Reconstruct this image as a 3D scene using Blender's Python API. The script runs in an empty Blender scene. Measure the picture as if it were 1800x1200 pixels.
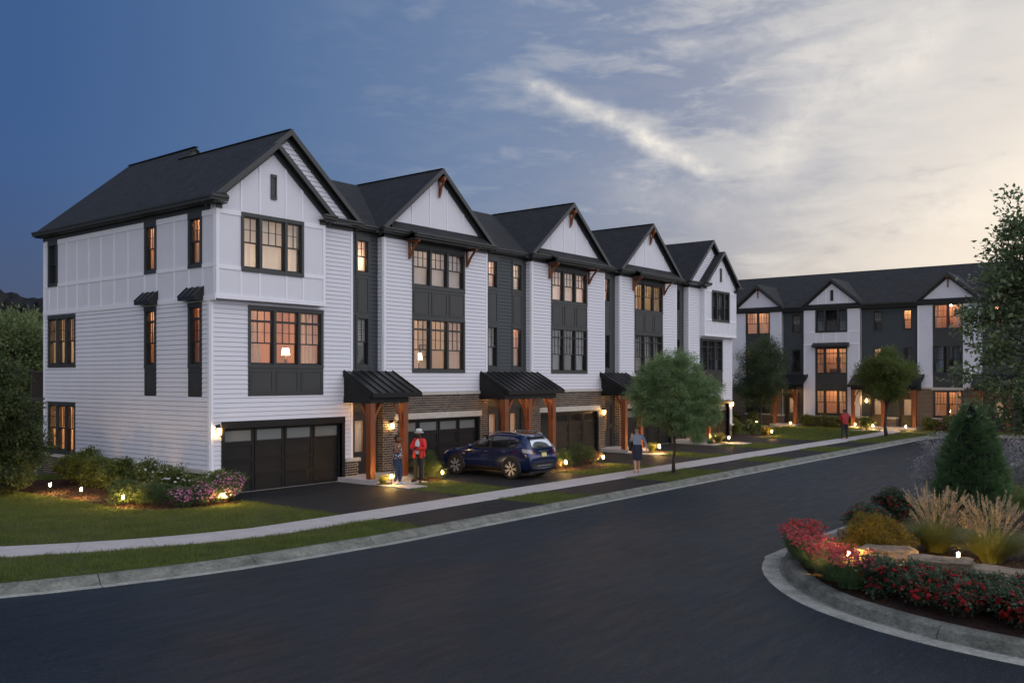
import bpy, bmesh, math, random
import numpy as np
from mathutils import Vector, Matrix, Euler
R = math.radians
random.seed(7)
RNG = np.random.default_rng(11)
SC = bpy.context.scene
COL = SC.collection

# ---------------------------------------------------------------- camera
cam_d = bpy.data.cameras.new('camera')
cam = bpy.data.objects.new('camera', cam_d)
COL.objects.link(cam)
cam.location = (-16.043, -24.571, 3.65)
cam.rotation_euler = (R(90), 0, R(38.564 - 90))
cam_d.sensor_width = 36.0
cam_d.lens = 36.0 * 1603 / 1800
cam_d.shift_y = 63.0 / 1800
cam_d.clip_start = 0.2
cam_d.clip_end = 2000
SC.camera = cam

# ---------------------------------------------------------------- sky
SKY_STRENGTH = 0.10       # strength of the physical sky under the cloud veil
SUN_AZ, SUN_EL = 2.0, 7.0 # degrees, azimuth counted from +X towards +Y

world = bpy.data.worlds.new('World')
SC.world = world
world.use_nodes = True


class NG:
    """small helper for writing node graphs"""
    def __init__(s, tree):
        s.t = tree
        s.n = tree.nodes
        s.l = tree.links

    def put(s, sock, v):
        if v is None:
            return
        if isinstance(v, bpy.types.NodeSocket):
            s.l.new(v, sock)
        elif isinstance(v, (tuple, list)) and hasattr(sock, 'default_value') and not isinstance(sock.default_value, float):
            n = len(sock.default_value)
            v = tuple(v) + (1.0,) * (n - len(v))
            sock.default_value = v[:n]
        else:
            sock.default_value = v

    def m(s, op, a, b=None, c=None, clamp=False):
        n = s.n.new('ShaderNodeMath')
        n.operation = op
        n.use_clamp = clamp
        for i, v in enumerate((a, b, c)):
            if v is not None:
                s.put(n.inputs[i], v)
        return n.outputs[0]

    def dot(s, a, b):
        n = s.n.new('ShaderNodeVectorMath')
        n.operation = 'DOT_PRODUCT'
        s.put(n.inputs[0], a)
        s.put(n.inputs[1], b)
        return n.outputs['Value']

    def vm(s, op, a, b=None):
        n = s.n.new('ShaderNodeVectorMath')
        n.operation = op
        s.put(n.inputs[0], a)
        if b is not None:
            s.put(n.inputs[1], b)
        return n.outputs[0]

    def ramp(s, fac, stops, interp='LINEAR'):
        n = s.n.new('ShaderNodeValToRGB')
        cr = n.color_ramp
        cr.interpolation = interp
        while len(cr.elements) < len(stops):
            cr.elements.new(0.5)
        for e, (p, c) in zip(cr.elements, stops):
            e.position = p
            e.color = tuple(c) + (1,) if len(c) == 3 else c
        s.put(n.inputs[0], fac)
        return n.outputs[0]

    def mix(s, f, a, b, mode='MIX'):
        n = s.n.new('ShaderNodeMix')
        n.data_type = 'RGBA'
        n.blend_type = mode
        s.put(n.inputs[0], f)
        s.put(n.inputs[6], a)
        s.put(n.inputs[7], b)
        return n.outputs[2]

    def noise(s, vec, scale, detail=4, rough=0.55, dist=0.0):
        n = s.n.new('ShaderNodeTexNoise')
        s.put(n.inputs['Vector'], vec)
        n.inputs['Scale'].default_value = scale
        n.inputs['Detail'].default_value = detail
        n.inputs['Roughness'].default_value = rough
        n.inputs['Distortion'].default_value = dist
        return n.outputs[0]

    def maprange(s, v, a, b, c=0.0, d=1.0, smooth=False):
        n = s.n.new('ShaderNodeMapRange')
        if smooth:
            n.interpolation_type = 'SMOOTHSTEP'
        s.put(n.inputs[0], v)
        for i, q in enumerate((a, b, c, d)):
            n.inputs[i + 1].default_value = q
        return n.outputs[0]

    def scalevec(s, vec, sc, rot=(0, 0, 0)):
        n = s.n.new('ShaderNodeMapping')
        s.put(n.inputs[0], vec)
        n.inputs['Scale'].default_value = sc
        n.inputs['Rotation'].default_value = rot
        return n.outputs[0]


def az(deg, el=0.0):
    return (math.cos(R(deg)) * math.cos(R(el)), math.sin(R(deg)) * math.cos(R(el)), math.sin(R(el)))


def build_sky():
    t = world.node_tree
    t.nodes.clear()
    g = NG(t)
    out = t.nodes.new('ShaderNodeOutputWorld')
    bg1 = t.nodes.new('ShaderNodeBackground')
    bg2 = t.nodes.new('ShaderNodeBackground')
    add = t.nodes.new('ShaderNodeAddShader')
    tc = t.nodes.new('ShaderNodeTexCoord')
    D = g.vm('NORMALIZE', tc.outputs['Generated'])
    nis = t.nodes.new('ShaderNodeTexSky')
    nis.sky_type = 'NISHITA'
    nis.sun_disc = False
    nis.sun_elevation = R(SUN_EL)
    nis.sun_rotation = R(90 - SUN_AZ)
    nis.dust_density = 2.0
    g.put(bg1.inputs[0], nis.outputs[0])
    bg1.inputs[1].default_value = SKY_STRENGTH * 0.07
    # veil of high cloud: deep blue in the north, pale in the east and south
    k = g.dot(D, az(88, 14))
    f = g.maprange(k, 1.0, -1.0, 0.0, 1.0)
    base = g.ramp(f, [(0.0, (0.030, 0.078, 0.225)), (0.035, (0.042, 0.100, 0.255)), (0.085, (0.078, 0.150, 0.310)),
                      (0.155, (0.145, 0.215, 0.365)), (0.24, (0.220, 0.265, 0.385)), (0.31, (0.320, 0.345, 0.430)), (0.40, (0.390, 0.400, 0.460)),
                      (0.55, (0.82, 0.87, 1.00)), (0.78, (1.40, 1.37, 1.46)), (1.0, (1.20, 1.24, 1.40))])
    sx = t.nodes.new('ShaderNodeSeparateXYZ')
    g.put(sx.inputs[0], D)
    el = sx.outputs[2]
    # haze band on the horizon
    hz = g.maprange(el, 0.24, -0.02, 0.0, 1.0, True)
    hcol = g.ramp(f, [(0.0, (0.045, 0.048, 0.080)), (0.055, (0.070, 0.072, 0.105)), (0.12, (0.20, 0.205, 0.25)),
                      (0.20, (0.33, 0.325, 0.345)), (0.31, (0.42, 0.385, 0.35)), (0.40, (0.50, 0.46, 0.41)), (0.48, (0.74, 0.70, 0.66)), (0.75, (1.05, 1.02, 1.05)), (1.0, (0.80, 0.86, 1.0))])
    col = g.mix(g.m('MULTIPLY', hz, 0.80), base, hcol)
    # warm glow where the sun sits behind the cloud
    gl = g.dot(D, az(3, 9))
    glow = g.m('POWER', g.maprange(gl, 0.88, 1.0, 0.0, 1.0, True), 1.5)
    col = g.mix(g.m('MULTIPLY', glow, 0.42), col, (0.98, 0.93, 0.82))
    # broad streaky cloud
    dv = g.scalevec(D, (1.0, 1.0, 3.6), (0, R(8), 0))
    n1 = g.noise(dv, 3.2, 7, 0.55, 0.35)
    n2 = g.noise(g.scalevec(D, (1.6, 1.6, 6.0), (R(6), R(-10), 0)), 7.0, 8, 0.60, 0.35)
    cl = g.maprange(g.m('ADD', g.m('MULTIPLY', n1, 0.5), g.m('MULTIPLY', n2, 0.5)), 0.475, 0.62, 0.0, 1.0, True)
    zone = g.m('MULTIPLY', g.maprange(k, 0.86, 0.45, 0.0, 1.0, True), g.maprange(k, -0.35, 0.05, 0.0, 1.0, True))
    col = g.mix(g.m('MULTIPLY', g.m('MULTIPLY', cl, zone), 0.62), col, (0.66, 0.64, 0.62))
    dk = g.maprange(g.m('ADD', g.m('MULTIPLY', n1, 0.55), g.m('MULTIPLY', n2, 0.45)), 0.51, 0.40, 0.0, 1.0, True)
    col = g.mix(g.m('MULTIPLY', g.m('MULTIPLY', dk, zone), 0.48), col, (0.29, 0.31, 0.40))
    # pink streaks low in the north
    lowz = g.m('MULTIPLY', g.maprange(el, 0.10, 0.04, 0, 1, True), g.maprange(k, 0.75, 0.95, 0, 1, True))
    st = g.maprange(g.noise(g.scalevec(D, (1, 1, 14)), 5, 4), 0.48, 0.62, 0, 1, True)
    col = g.mix(g.m('MULTIPLY', g.m('MULTIPLY', lowz, st), 0.35), col, (0.25, 0.17, 0.15))
    # separate bright cirrus wisps, fixed in the sky (tangent-plane coordinates about north-east)
    F_ = (math.cos(R(38.564)), math.sin(R(38.564)), 0.0)
    R_ = (math.sin(R(38.564)), -math.cos(R(38.564)), 0.0)
    df = g.dot(D, F_)
    pos = g.maprange(df, 0.02, 0.1, 0, 1)
    dfm = g.m('MAXIMUM', df, 0.02)
    a = g.m('DIVIDE', g.dot(D, R_), dfm)
    b = g.m('DIVIDE', el, dfm)
    wob = g.noise(D, 9, 5, 0.6)
    wob2 = g.noise(g.scalevec(D, (1, 1, 1.3)), 26, 6, 0.65)
    wisps = None
    for (a0, b0, a1, b1, w, amp) in [(.028, .322, .115, .275, .0095, .75), (.108, .280, .205, .233, .0115, .90),
                                     (.292, .247, .340, .318, .030, .50), (.390, .322, .452, .362, .028, .62),
                                     (.452, .362, .470, .395, .034, .40), (.330, .355, .445, .392, .018, .42),
                                     (.180, .362, .300, .372, .012, .26), (.150, .204, .300, .170, .030, .25),
                                     (.470, .18, .60, .23, .045, .45)]:
        dx, dy = a1 - a0, b1 - b0
        L = math.hypot(dx, dy)
        ux, uy = dx / L, dy / L
        pa = g.m('SUBTRACT', a, a0)
        pb = g.m('ADD', g.m('SUBTRACT', b, b0), g.m('MULTIPLY', g.m('SUBTRACT', wob, 0.5), 0.045))
        along = g.m('ADD', g.m('MULTIPLY', pa, ux), g.m('MULTIPLY', pb, uy))
        perp = g.m('ADD', g.m('MULTIPLY', pa, -uy), g.m('MULTIPLY', pb, ux))
        over = g.m('MAXIMUM', g.m('MAXIMUM', g.m('MULTIPLY', along, -1.0), g.m('SUBTRACT', along, L)), 0.0)
        d2 = g.m('ADD', g.m('MULTIPLY', perp, perp), g.m('MULTIPLY', g.m('MULTIPLY', over, over), 0.35))
        e = g.m('EXPONENT', g.m('MULTIPLY', d2, -1.0 / (w * w)))
        tex = g.maprange(wob2, 0.30, 0.68, 0.25, 1.15)
        e = g.m('MULTIPLY', g.m('MULTIPLY', e, amp), tex)
        wisps = e if wisps is None else g.m('MAXIMUM', wisps, e)
    wf = g.m('MULTIPLY', g.m('MULTIPLY', wisps, pos), 0.95, clamp=True)
    col = g.mix(wf, col, (0.86, 0.81, 0.74))
    # below the horizon the world is simply dim
    col = g.mix(g.maprange(el, 0.0, -0.05, 0, 1), col, (0.06, 0.065, 0.07))
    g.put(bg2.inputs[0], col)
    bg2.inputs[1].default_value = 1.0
    t.links.new(bg1.outputs[0], add.inputs[0])
    t.links.new(bg2.outputs[0], add.inputs[1])
    t.links.new(add.outputs[0], out.inputs[0])


build_sky()
sun_d = bpy.data.lights.new('sun', 'SUN')
sun_d.energy = 0.5
sun_d.angle = R(12)
sun_d.color = (1.0, 0.86, 0.68)
sun = bpy.data.objects.new('sun', sun_d)
COL.objects.link(sun)
sun.rotation_euler = Vector(az(SUN_AZ, SUN_EL)).to_track_quat('Z', 'Y').to_euler()
SC.view_settings.view_transform = 'Standard'
SC.view_settings.look = 'None'
SC.view_settings.exposure = 0.0
SC.view_settings.gamma = 1.0
SC.view_settings.use_curve_mapping = False
SC.render.engine = 'CYCLES'
SC.cycles.use_denoising = True
SC.cycles.sample_clamp_indirect = 4.0
SC.cycles.sample_clamp_direct = 0.0
SC.cycles.max_bounces = 6
SC.cycles.transparent_max_bounces = 12
SC.cycles.caustics_reflective = False
SC.cycles.caustics_refractive = False

# ---------------------------------------------------------------- materials
MATS = {}


def mat(name, base, rough=0.6, metal=0.0, var=0.0, vscale=4.0, bump=0.0, bscale=60.0, spec=0.5, coat=0.0,
        stretch=(1, 1, 1), fine=0.0, fscale=90.0):
    m = bpy.data.materials.new(name)
    m.use_nodes = True
    g = NG(m.node_tree)
    b = m.node_tree.nodes['Principled BSDF']
    b.inputs['Base Color'].default_value = tuple(base) + (1,)
    b.inputs['Roughness'].default_value = rough
    b.inputs['Metallic'].default_value = metal
    b.inputs['Specular IOR Level'].default_value = spec
    b.inputs['Coat Weight'].default_value = coat
    b.inputs['Coat Roughness'].default_value = 0.05
    tc = m.node_tree.nodes.new('ShaderNodeTexCoord')
    P = g.scalevec(tc.outputs['Object'], stretch)
    col = None
    if var > 0:
        n = g.noise(P, vscale, 5, 0.6)
        f = g.maprange(n, 0.3, 0.7, 1 - var, 1 + var)
        col = g.mix(1.0, tuple(base), g.m('ADD', f, 0.0), 'MULTIPLY')
    if fine > 0:
        n = g.noise(P, fscale, 3, 0.7)
        f = g.maprange(n, 0.3, 0.7, 1 - fine, 1 + fine)
        col = g.mix(1.0, col if col is not None else tuple(base), f, 'MULTIPLY')
    if col is not None:
        g.put(b.inputs['Base Color'], col)
    if bump > 0:
        n = g.noise(P, bscale, 4, 0.6)
        bn = m.node_tree.nodes.new('ShaderNodeBump')
        bn.inputs['Strength'].default_value = bump
        bn.inputs['Distance'].default_value = 0.02
        g.put(bn.inputs['Height'], n)
        g.put(b.inputs['Normal'], bn.outputs[0])
    MATS[name] = m
    return m


def emis(name, col, strength):
    m = bpy.data.materials.new(name)
    m.use_nodes = True
    t = m.node_tree
    t.nodes.clear()
    o = t.nodes.new('ShaderNodeOutputMaterial')
    e = t.nodes.new('ShaderNodeEmission')
    e.inputs[0].default_value = tuple(col) + (1,)
    e.inputs[1].default_value = strength
    t.links.new(e.outputs[0], o.inputs[0])
    MATS[name] = m
    return m


def leafmat(name, cols, trans=0.3, rough=0.55):
    """leaf colour picked per leaf between the listed colours"""
    m = bpy.data.materials.new(name)
    m.use_nodes = True
    g = NG(m.node_tree)
    t = m.node_tree
    b = t.nodes['Principled BSDF']
    geo = t.nodes.new('ShaderNodeNewGeometry')
    tc = t.nodes.new('ShaderNodeTexCoord')
    n = g.noise(tc.outputs['Object'], 1.6, 3, 0.5)
    f = g.m('ADD', g.m('MULTIPLY', geo.outputs['Random Per Island'], 0.6), g.m('MULTIPLY', g.maprange(n, .3, .7), 0.4))
    st = [(i / max(1, len(cols) - 1), c) for i, c in enumerate(cols)]
    c = g.ramp(f, st)
    g.put(b.inputs['Base Color'], c)
    b.inputs['Roughness'].default_value = rough
    b.inputs['Specular IOR Level'].default_value = 0.25
    tr = t.nodes.new('ShaderNodeBsdfTranslucent')
    g.put(tr.inputs[0], c)
    mx = t.nodes.new('ShaderNodeMixShader')
    mx.inputs[0].default_value = trans
    t.links.new(b.outputs[0], mx.inputs[1])
    t.links.new(tr.outputs[0], mx.inputs[2])
    t.links.new(mx.outputs[0], t.nodes['Material Output'].inputs[0])
    MATS[name] = m
    return m


def glassmat(name, tint=(1, 1, 1), refl=1.0):
    """architectural pane: a mirror-like coat by viewing angle over clear glass"""
    m = bpy.data.materials.new(name)
    m.use_nodes = True
    t = m.node_tree
    t.nodes.clear()
    g = NG(t)
    o = t.nodes.new('ShaderNodeOutputMaterial')
    tr = t.nodes.new('ShaderNodeBsdfTransparent')
    tr.inputs[0].default_value = tuple(tint) + (1,)
    gl = t.nodes.new('ShaderNodeBsdfGlossy')
    gl.inputs['Roughness'].default_value = 0.02
    geo = t.nodes.new('ShaderNodeNewGeometry')
    cs = g.m('ABSOLUTE', g.dot(geo.outputs['Normal'], geo.outputs['Incoming']))
    f = g.m('ADD', .045, g.m('MULTIPLY', g.m('POWER', g.m('SUBTRACT', 1.0, cs, clamp=True), 4.0), .9))
    f = g.m('MULTIPLY', f, refl, clamp=True)
    mx = t.nodes.new('ShaderNodeMixShader')
    g.put(mx.inputs[0], f)
    t.links.new(tr.outputs[0], mx.inputs[1])
    t.links.new(gl.outputs[0], mx.inputs[2])
    t.links.new(mx.outputs[0], o.inputs[0])
    MATS[name] = m
    return m


mat('white_siding', (.70, .70, .765), .62, var=.035, vscale=1.3, bump=.10, bscale=160, stretch=(.12, 1, 3))
mat('white_panel', (.69, .69, .75), .6, var=.03, vscale=1.5, bump=.06, bscale=120)
mat('white_trim', (.80, .80, .86), .55, var=.02, bump=.05, bscale=90)
mat('dark_siding', (.040, .050, .055), .6, var=.08, vscale=2, bump=.1, bscale=150)
mat('charcoal_trim', (.038, .040, .041), .5, var=.06, vscale=3, bump=.04)
mat('shadow_sheathing', (.05, .05, .055), .9)  # wall backing, coloured dark so gaps between lap boards read as shadow lines
mat('pale_sheathing', (.16, .16, .18), .9)
mat('window_frame', (.016, .017, .018), .42, var=.05)
mat('garage_black', (.008, .008, .0085), .55, spec=.3, var=.06, bump=.05, bscale=120)
mat('frosted_glass', (.15, .165, .165), .22, spec=.6)
mat('canopy_metal', (.022, .023, .025), .34, metal=.3, var=.08, vscale=2)
mat('stone_cap', (.50, .475, .43), .8, var=.12, vscale=9, bump=.5, bscale=50, fine=.08)
mat('cedar', (.21, .058, .016), .5, var=.3, vscale=6, bump=.25, bscale=18, stretch=(6, 6, .5), fine=.15, fscale=40)
mat('cedar_dark', (.12, .042, .016), .5, var=.25, vscale=6, stretch=(6, 6, .6))
mat('mortar', (.58, .48, .36), .95, bump=.2, bscale=200)
mat('concrete_walk', (.42, .405, .42), .85, var=.09, vscale=2.2, bump=.25, bscale=140, fine=.08, fscale=110)
mat('concrete_pan', (.30, .31, .285), .88, var=.30, vscale=2.2, bump=.6, bscale=45, fine=.25, fscale=16, stretch=(1, 1, 2))
mat('concrete_kerb', (.155, .162, .142), .88, var=.45, vscale=2.6, bump=.7, bscale=45, fine=.35, fscale=16, stretch=(1, 1, 2))
mat('interior_wall', (.56, .40, .27), .9)
mat('interior_wall_cream', (.62, .50, .30), .9)
mat('interior_wall_rose', (.50, .31, .24), .9)
mat('interior_wall_grey', (.44, .40, .36), .9)
mat('interior_dim', (.10, .09, .085), .9)  # walls of unlit rooms, their darkness put into the colour
mat('interior_floor', (.16, .085, .045), .6)
mat('furniture', (.10, .045, .025), .6)
mat('picture_board', (.30, .27, .24), .7)
mat('room_pot', (.25, .22, .2), .6)
mat('mulch', (.030, .014, .009), .95, var=.5, vscale=14, bump=1.0, bscale=40, fine=.5, fscale=60)
mat('bark', (.045, .035, .028), .9, var=.3, vscale=8, bump=.7, bscale=30, stretch=(3, 3, 1))
mat('pale_bark', (.20, .19, .20), .9, var=.3, vscale=8)
mat('lamp_black', (.02, .018, .016), .4, metal=.5)
mat('door_black', (.022, .021, .022), .4, var=.05)
mat('metal_handle', (.4, .38, .35), .3, metal=1)
mat('rear_deck', (.05, .04, .035), .8)
emis('lamp_glow', (1.0, .55, .18), 150.0)
emis('path_glow', (1.0, .55, .14), 1100.0)
emis('shade_glow', (1.0, .60, .27), 20.0)
emis('porch_glow', (1.0, .50, .18), 320.0)
glassmat('window_glass')


def brickmat():
    m = mat('brick', (.055, .047, .047), .85, bump=.35, bscale=70)
    t = m.node_tree
    g = NG(t)
    geo = t.nodes.new('ShaderNodeNewGeometry')
    c = g.ramp(geo.outputs['Random Per Island'], [(0, (.026, .024, .027)), (.45, (.050, .042, .040)), (.8, (.085, .066, .054)), (1, (.12, .085, .065))])
    tc = t.nodes.new('ShaderNodeTexCoord')
    n = g.noise(tc.outputs['Object'], 30, 3)
    c = g.mix(1.0, c, g.maprange(n, .3, .7, .75, 1.25), 'MULTIPLY')
    g.put(t.nodes['Principled BSDF'].inputs['Base Color'], c)


brickmat()


def farbrick():
    m = bpy.data.materials.new('far_brick')
    m.use_nodes = True
    t = m.node_tree
    g = NG(t)
    b = t.nodes['Principled BSDF']
    tc = t.nodes.new('ShaderNodeTexCoord')
    sx = t.nodes.new('ShaderNodeSeparateXYZ')
    g.put(sx.inputs[0], tc.outputs['Object'])
    cb = t.nodes.new('ShaderNodeCombineXYZ')
    g.put(cb.inputs[0], g.m('ADD', sx.outputs[0], sx.outputs[1]))
    g.put(cb.inputs[1], sx.outputs[2])
    br = t.nodes.new('ShaderNodeTexBrick')
    g.put(br.inputs[0], cb.outputs[0])
    br.inputs['Color1'].default_value = (.042, .036, .036, 1)
    br.inputs['Color2'].default_value = (.085, .065, .055, 1)
    br.inputs['Mortar'].default_value = (.30, .26, .22, 1)
    br.inputs['Scale'].default_value = 1.0
    br.inputs['Mortar Size'].default_value = .012
    br.inputs['Brick Width'].default_value = .23
    br.inputs['Row Height'].default_value = .09
    g.put(b.inputs['Base Color'], br.outputs[0])
    b.inputs['Roughness'].default_value = .85
    bn = t.nodes.new('ShaderNodeBump')
    bn.inputs['Distance'].default_value = .01
    bn.invert = True
    g.put(bn.inputs['Height'], br.outputs[1])
    g.put(b.inputs['Normal'], bn.outputs[0])
    MATS['far_brick'] = m


farbrick()


def shinglemat(name, k=1.0):
    """asphalt shingles laid in courses up the slope; object z drives the courses"""
    m = bpy.data.materials.new(name)
    m.use_nodes = True
    t = m.node_tree
    g = NG(t)
    b = t.nodes['Principled BSDF']
    tc = t.nodes.new('ShaderNodeTexCoord')
    geo = t.nodes.new('ShaderNodeNewGeometry')
    sx = t.nodes.new('ShaderNodeSeparateXYZ')
    g.put(sx.inputs[0], tc.outputs['Object'])
    nx = t.nodes.new('ShaderNodeSeparateXYZ')
    g.put(nx.inputs[0], geo.outputs['True Normal'])
    ax = g.m('ABSOLUTE', nx.outputs[0])
    ay = g.m('ABSOLUTE', nx.outputs[1])
    sel = g.m('GREATER_THAN', ax, ay)
    u = g.m('ADD', g.m('MULTIPLY', sx.outputs[1], sel), g.m('MULTIPLY', sx.outputs[0], g.m('SUBTRACT', 1.0, sel)))
    cb = t.nodes.new('ShaderNodeCombineXYZ')
    g.put(cb.inputs[0], u)
    g.put(cb.inputs[1], sx.outputs[2])
    br = t.nodes.new('ShaderNodeTexBrick')
    g.put(br.inputs[0], cb.outputs[0])
    c1, c2, c3 = (.020 * k, .023 * k, .030 * k), (.042 * k, .046 * k, .055 * k), (.010 * k, .011 * k, .014 * k)
    br.inputs['Color1'].default_value = c1 + (1,)
    br.inputs['Color2'].default_value = c2 + (1,)
    br.inputs['Mortar'].default_value = c3 + (1,)
    br.inputs['Mortar Size'].default_value = .009
    br.inputs['Mortar Smooth'].default_value = .3
    br.inputs['Brick Width'].default_value = .27
    br.inputs['Row Height'].default_value = .098
    br.inputs['Scale'].default_value = 1.0
    n = g.noise(tc.outputs['Object'], 2.0, 5)
    n3 = g.noise(tc.outputs['Object'], 60, 3)
    c = g.mix(1.0, br.outputs[0], g.maprange(n, .3, .7, .75, 1.3), 'MULTIPLY')
    c = g.mix(1.0, c, g.maprange(n3, .3, .7, .75, 1.25), 'MULTIPLY')
    g.put(b.inputs['Base Color'], c)
    b.inputs['Roughness'].default_value = .8
    bn = t.nodes.new('ShaderNodeBump')
    bn.inputs['Distance'].default_value = .015
    bn.inputs['Strength'].default_value = .8
    bn.invert = True
    g.put(bn.inputs['Height'], br.outputs[1])
    g.put(b.inputs['Normal'], bn.outputs[0])
    MATS[name] = m


shinglemat('shingles', .46)


def asphaltmat(name, base, rough, patch):
    m = bpy.data.materials.new(name)
    m.use_nodes = True
    t = m.node_tree
    g = NG(t)
    b = t.nodes['Principled BSDF']
    tc = t.nodes.new('ShaderNodeTexCoord')
    P = tc.outputs['Object']
    n1 = g.noise(P, .35, 5, .6, .4)
    n2 = g.noise(g.scalevec(P, (1, 5, 1), (0, 0, R(-4))), .8, 6, .65)
    n3 = g.noise(P, 55, 3, .7)
    vo = t.nodes.new('ShaderNodeTexVoronoi')
    g.put(vo.inputs['Vector'], P)
    vo.inputs['Scale'].default_value = 17
    spk = g.maprange(vo.outputs['Distance'], .0, .18, 1.0, 0.0)
    rnd = t.nodes.new('ShaderNodeSeparateColor')
    g.put(rnd.inputs[0], vo.outputs['Color'])
    spk = g.m('MULTIPLY', spk, g.m('GREATER_THAN', rnd.outputs[0], .80))
    c = g.mix(1.0, base, g.maprange(n1, .3, .7, 1 - patch, 1 + patch), 'MULTIPLY')
    c = g.mix(1.0, c, g.maprange(n2, .3, .7, 1 - patch, 1 + patch), 'MULTIPLY')
    c = g.mix(1.0, c, g.maprange(n3, .3, .7, .45, 1.6), 'MULTIPLY')
    n4 = g.noise(P, 16, 5, .78)
    c = g.mix(1.0, c, g.maprange(n4, .34, .66, .50, 1.65), 'MULTIPLY')
    n5 = g.noise(g.scalevec(P, (.55, 4.5, 1), (0, 0, R(12))), 2.2, 5, .7)
    c = g.mix(1.0, c, g.maprange(n5, .38, .66, .8, 1.4), 'MULTIPLY')
    c = g.mix(g.m('MULTIPLY', spk, .9), c, (.26, .27, .29))
    g.put(b.inputs['Base Color'], c)
    g.put(b.inputs['Roughness'], g.maprange(n2, .3, .7, rough - .08, rough + .10))
    b.inputs['Specular IOR Level'].default_value = .27
    bn = t.nodes.new('ShaderNodeBump')
    bn.inputs['Distance'].default_value = .02
    bn.inputs['Strength'].default_value = .8
    g.put(bn.inputs['Height'], g.m('ADD', g.m('ADD', n3, g.m('MULTIPLY', n2, .3)), g.m('MULTIPLY', n4, .7)))
    g.put(b.inputs['Normal'], bn.outputs[0])
    MATS[name] = m


asphaltmat('asphalt', (.0062, .0130, .0220), .56, .24)
asphaltmat('driveway_asphalt', (.0080, .0105, .0145), .7, .2)
mat('lawn_soil', (.042, .052, .012), .95, var=.35, vscale=3, bump=.6, bscale=60, fine=.3)
mat('far_ground', (.035, .045, .016), .95, var=.3, vscale=.4)
leafmat('grass_blade', [(.068, .100, .022), (.125, .165, .040), (.20, .235, .065)], .4)

# ---------------------------------------------------------------- object helpers
ORG = {}


def V(*a):
    return Vector(a)


def tag(o, label=None, cat=None, group=None, kind=None):
    if label:
        o['label'] = label
    if cat:
        o['category'] = cat
    if group:
        o['group'] = group
    if kind:
        o['kind'] = kind
    return o


def root(name, loc=(0, 0, 0), label=None, cat=None, group=None):
    o = bpy.data.objects.new(name, None)
    o.empty_display_size = .3
    COL.objects.link(o)
    o.location = loc
    ORG[o.name] = Vector(loc)
    return tag(o, label, cat, group)


def link(name, me, parent=None, loc=(0, 0, 0)):
    """object at world location loc (before its root is moved)"""
    o = bpy.data.objects.new(name, me)
    COL.objects.link(o)
    loc = Vector(loc)
    if parent is not None:
        o.parent = parent
        o.location = loc - ORG[parent.name]
    else:
        o.location = loc
    ORG[o.name] = loc
    return o


def children(o):
    return [c for c in ALLCH.get(o.name, [])]


def copy_tree(o, par=None):
    c = o.copy()
    COL.objects.link(c)
    if par is not None:
        c.parent = par
    for ch in list(o.children):
        copy_tree(ch, c)
    return c


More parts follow.
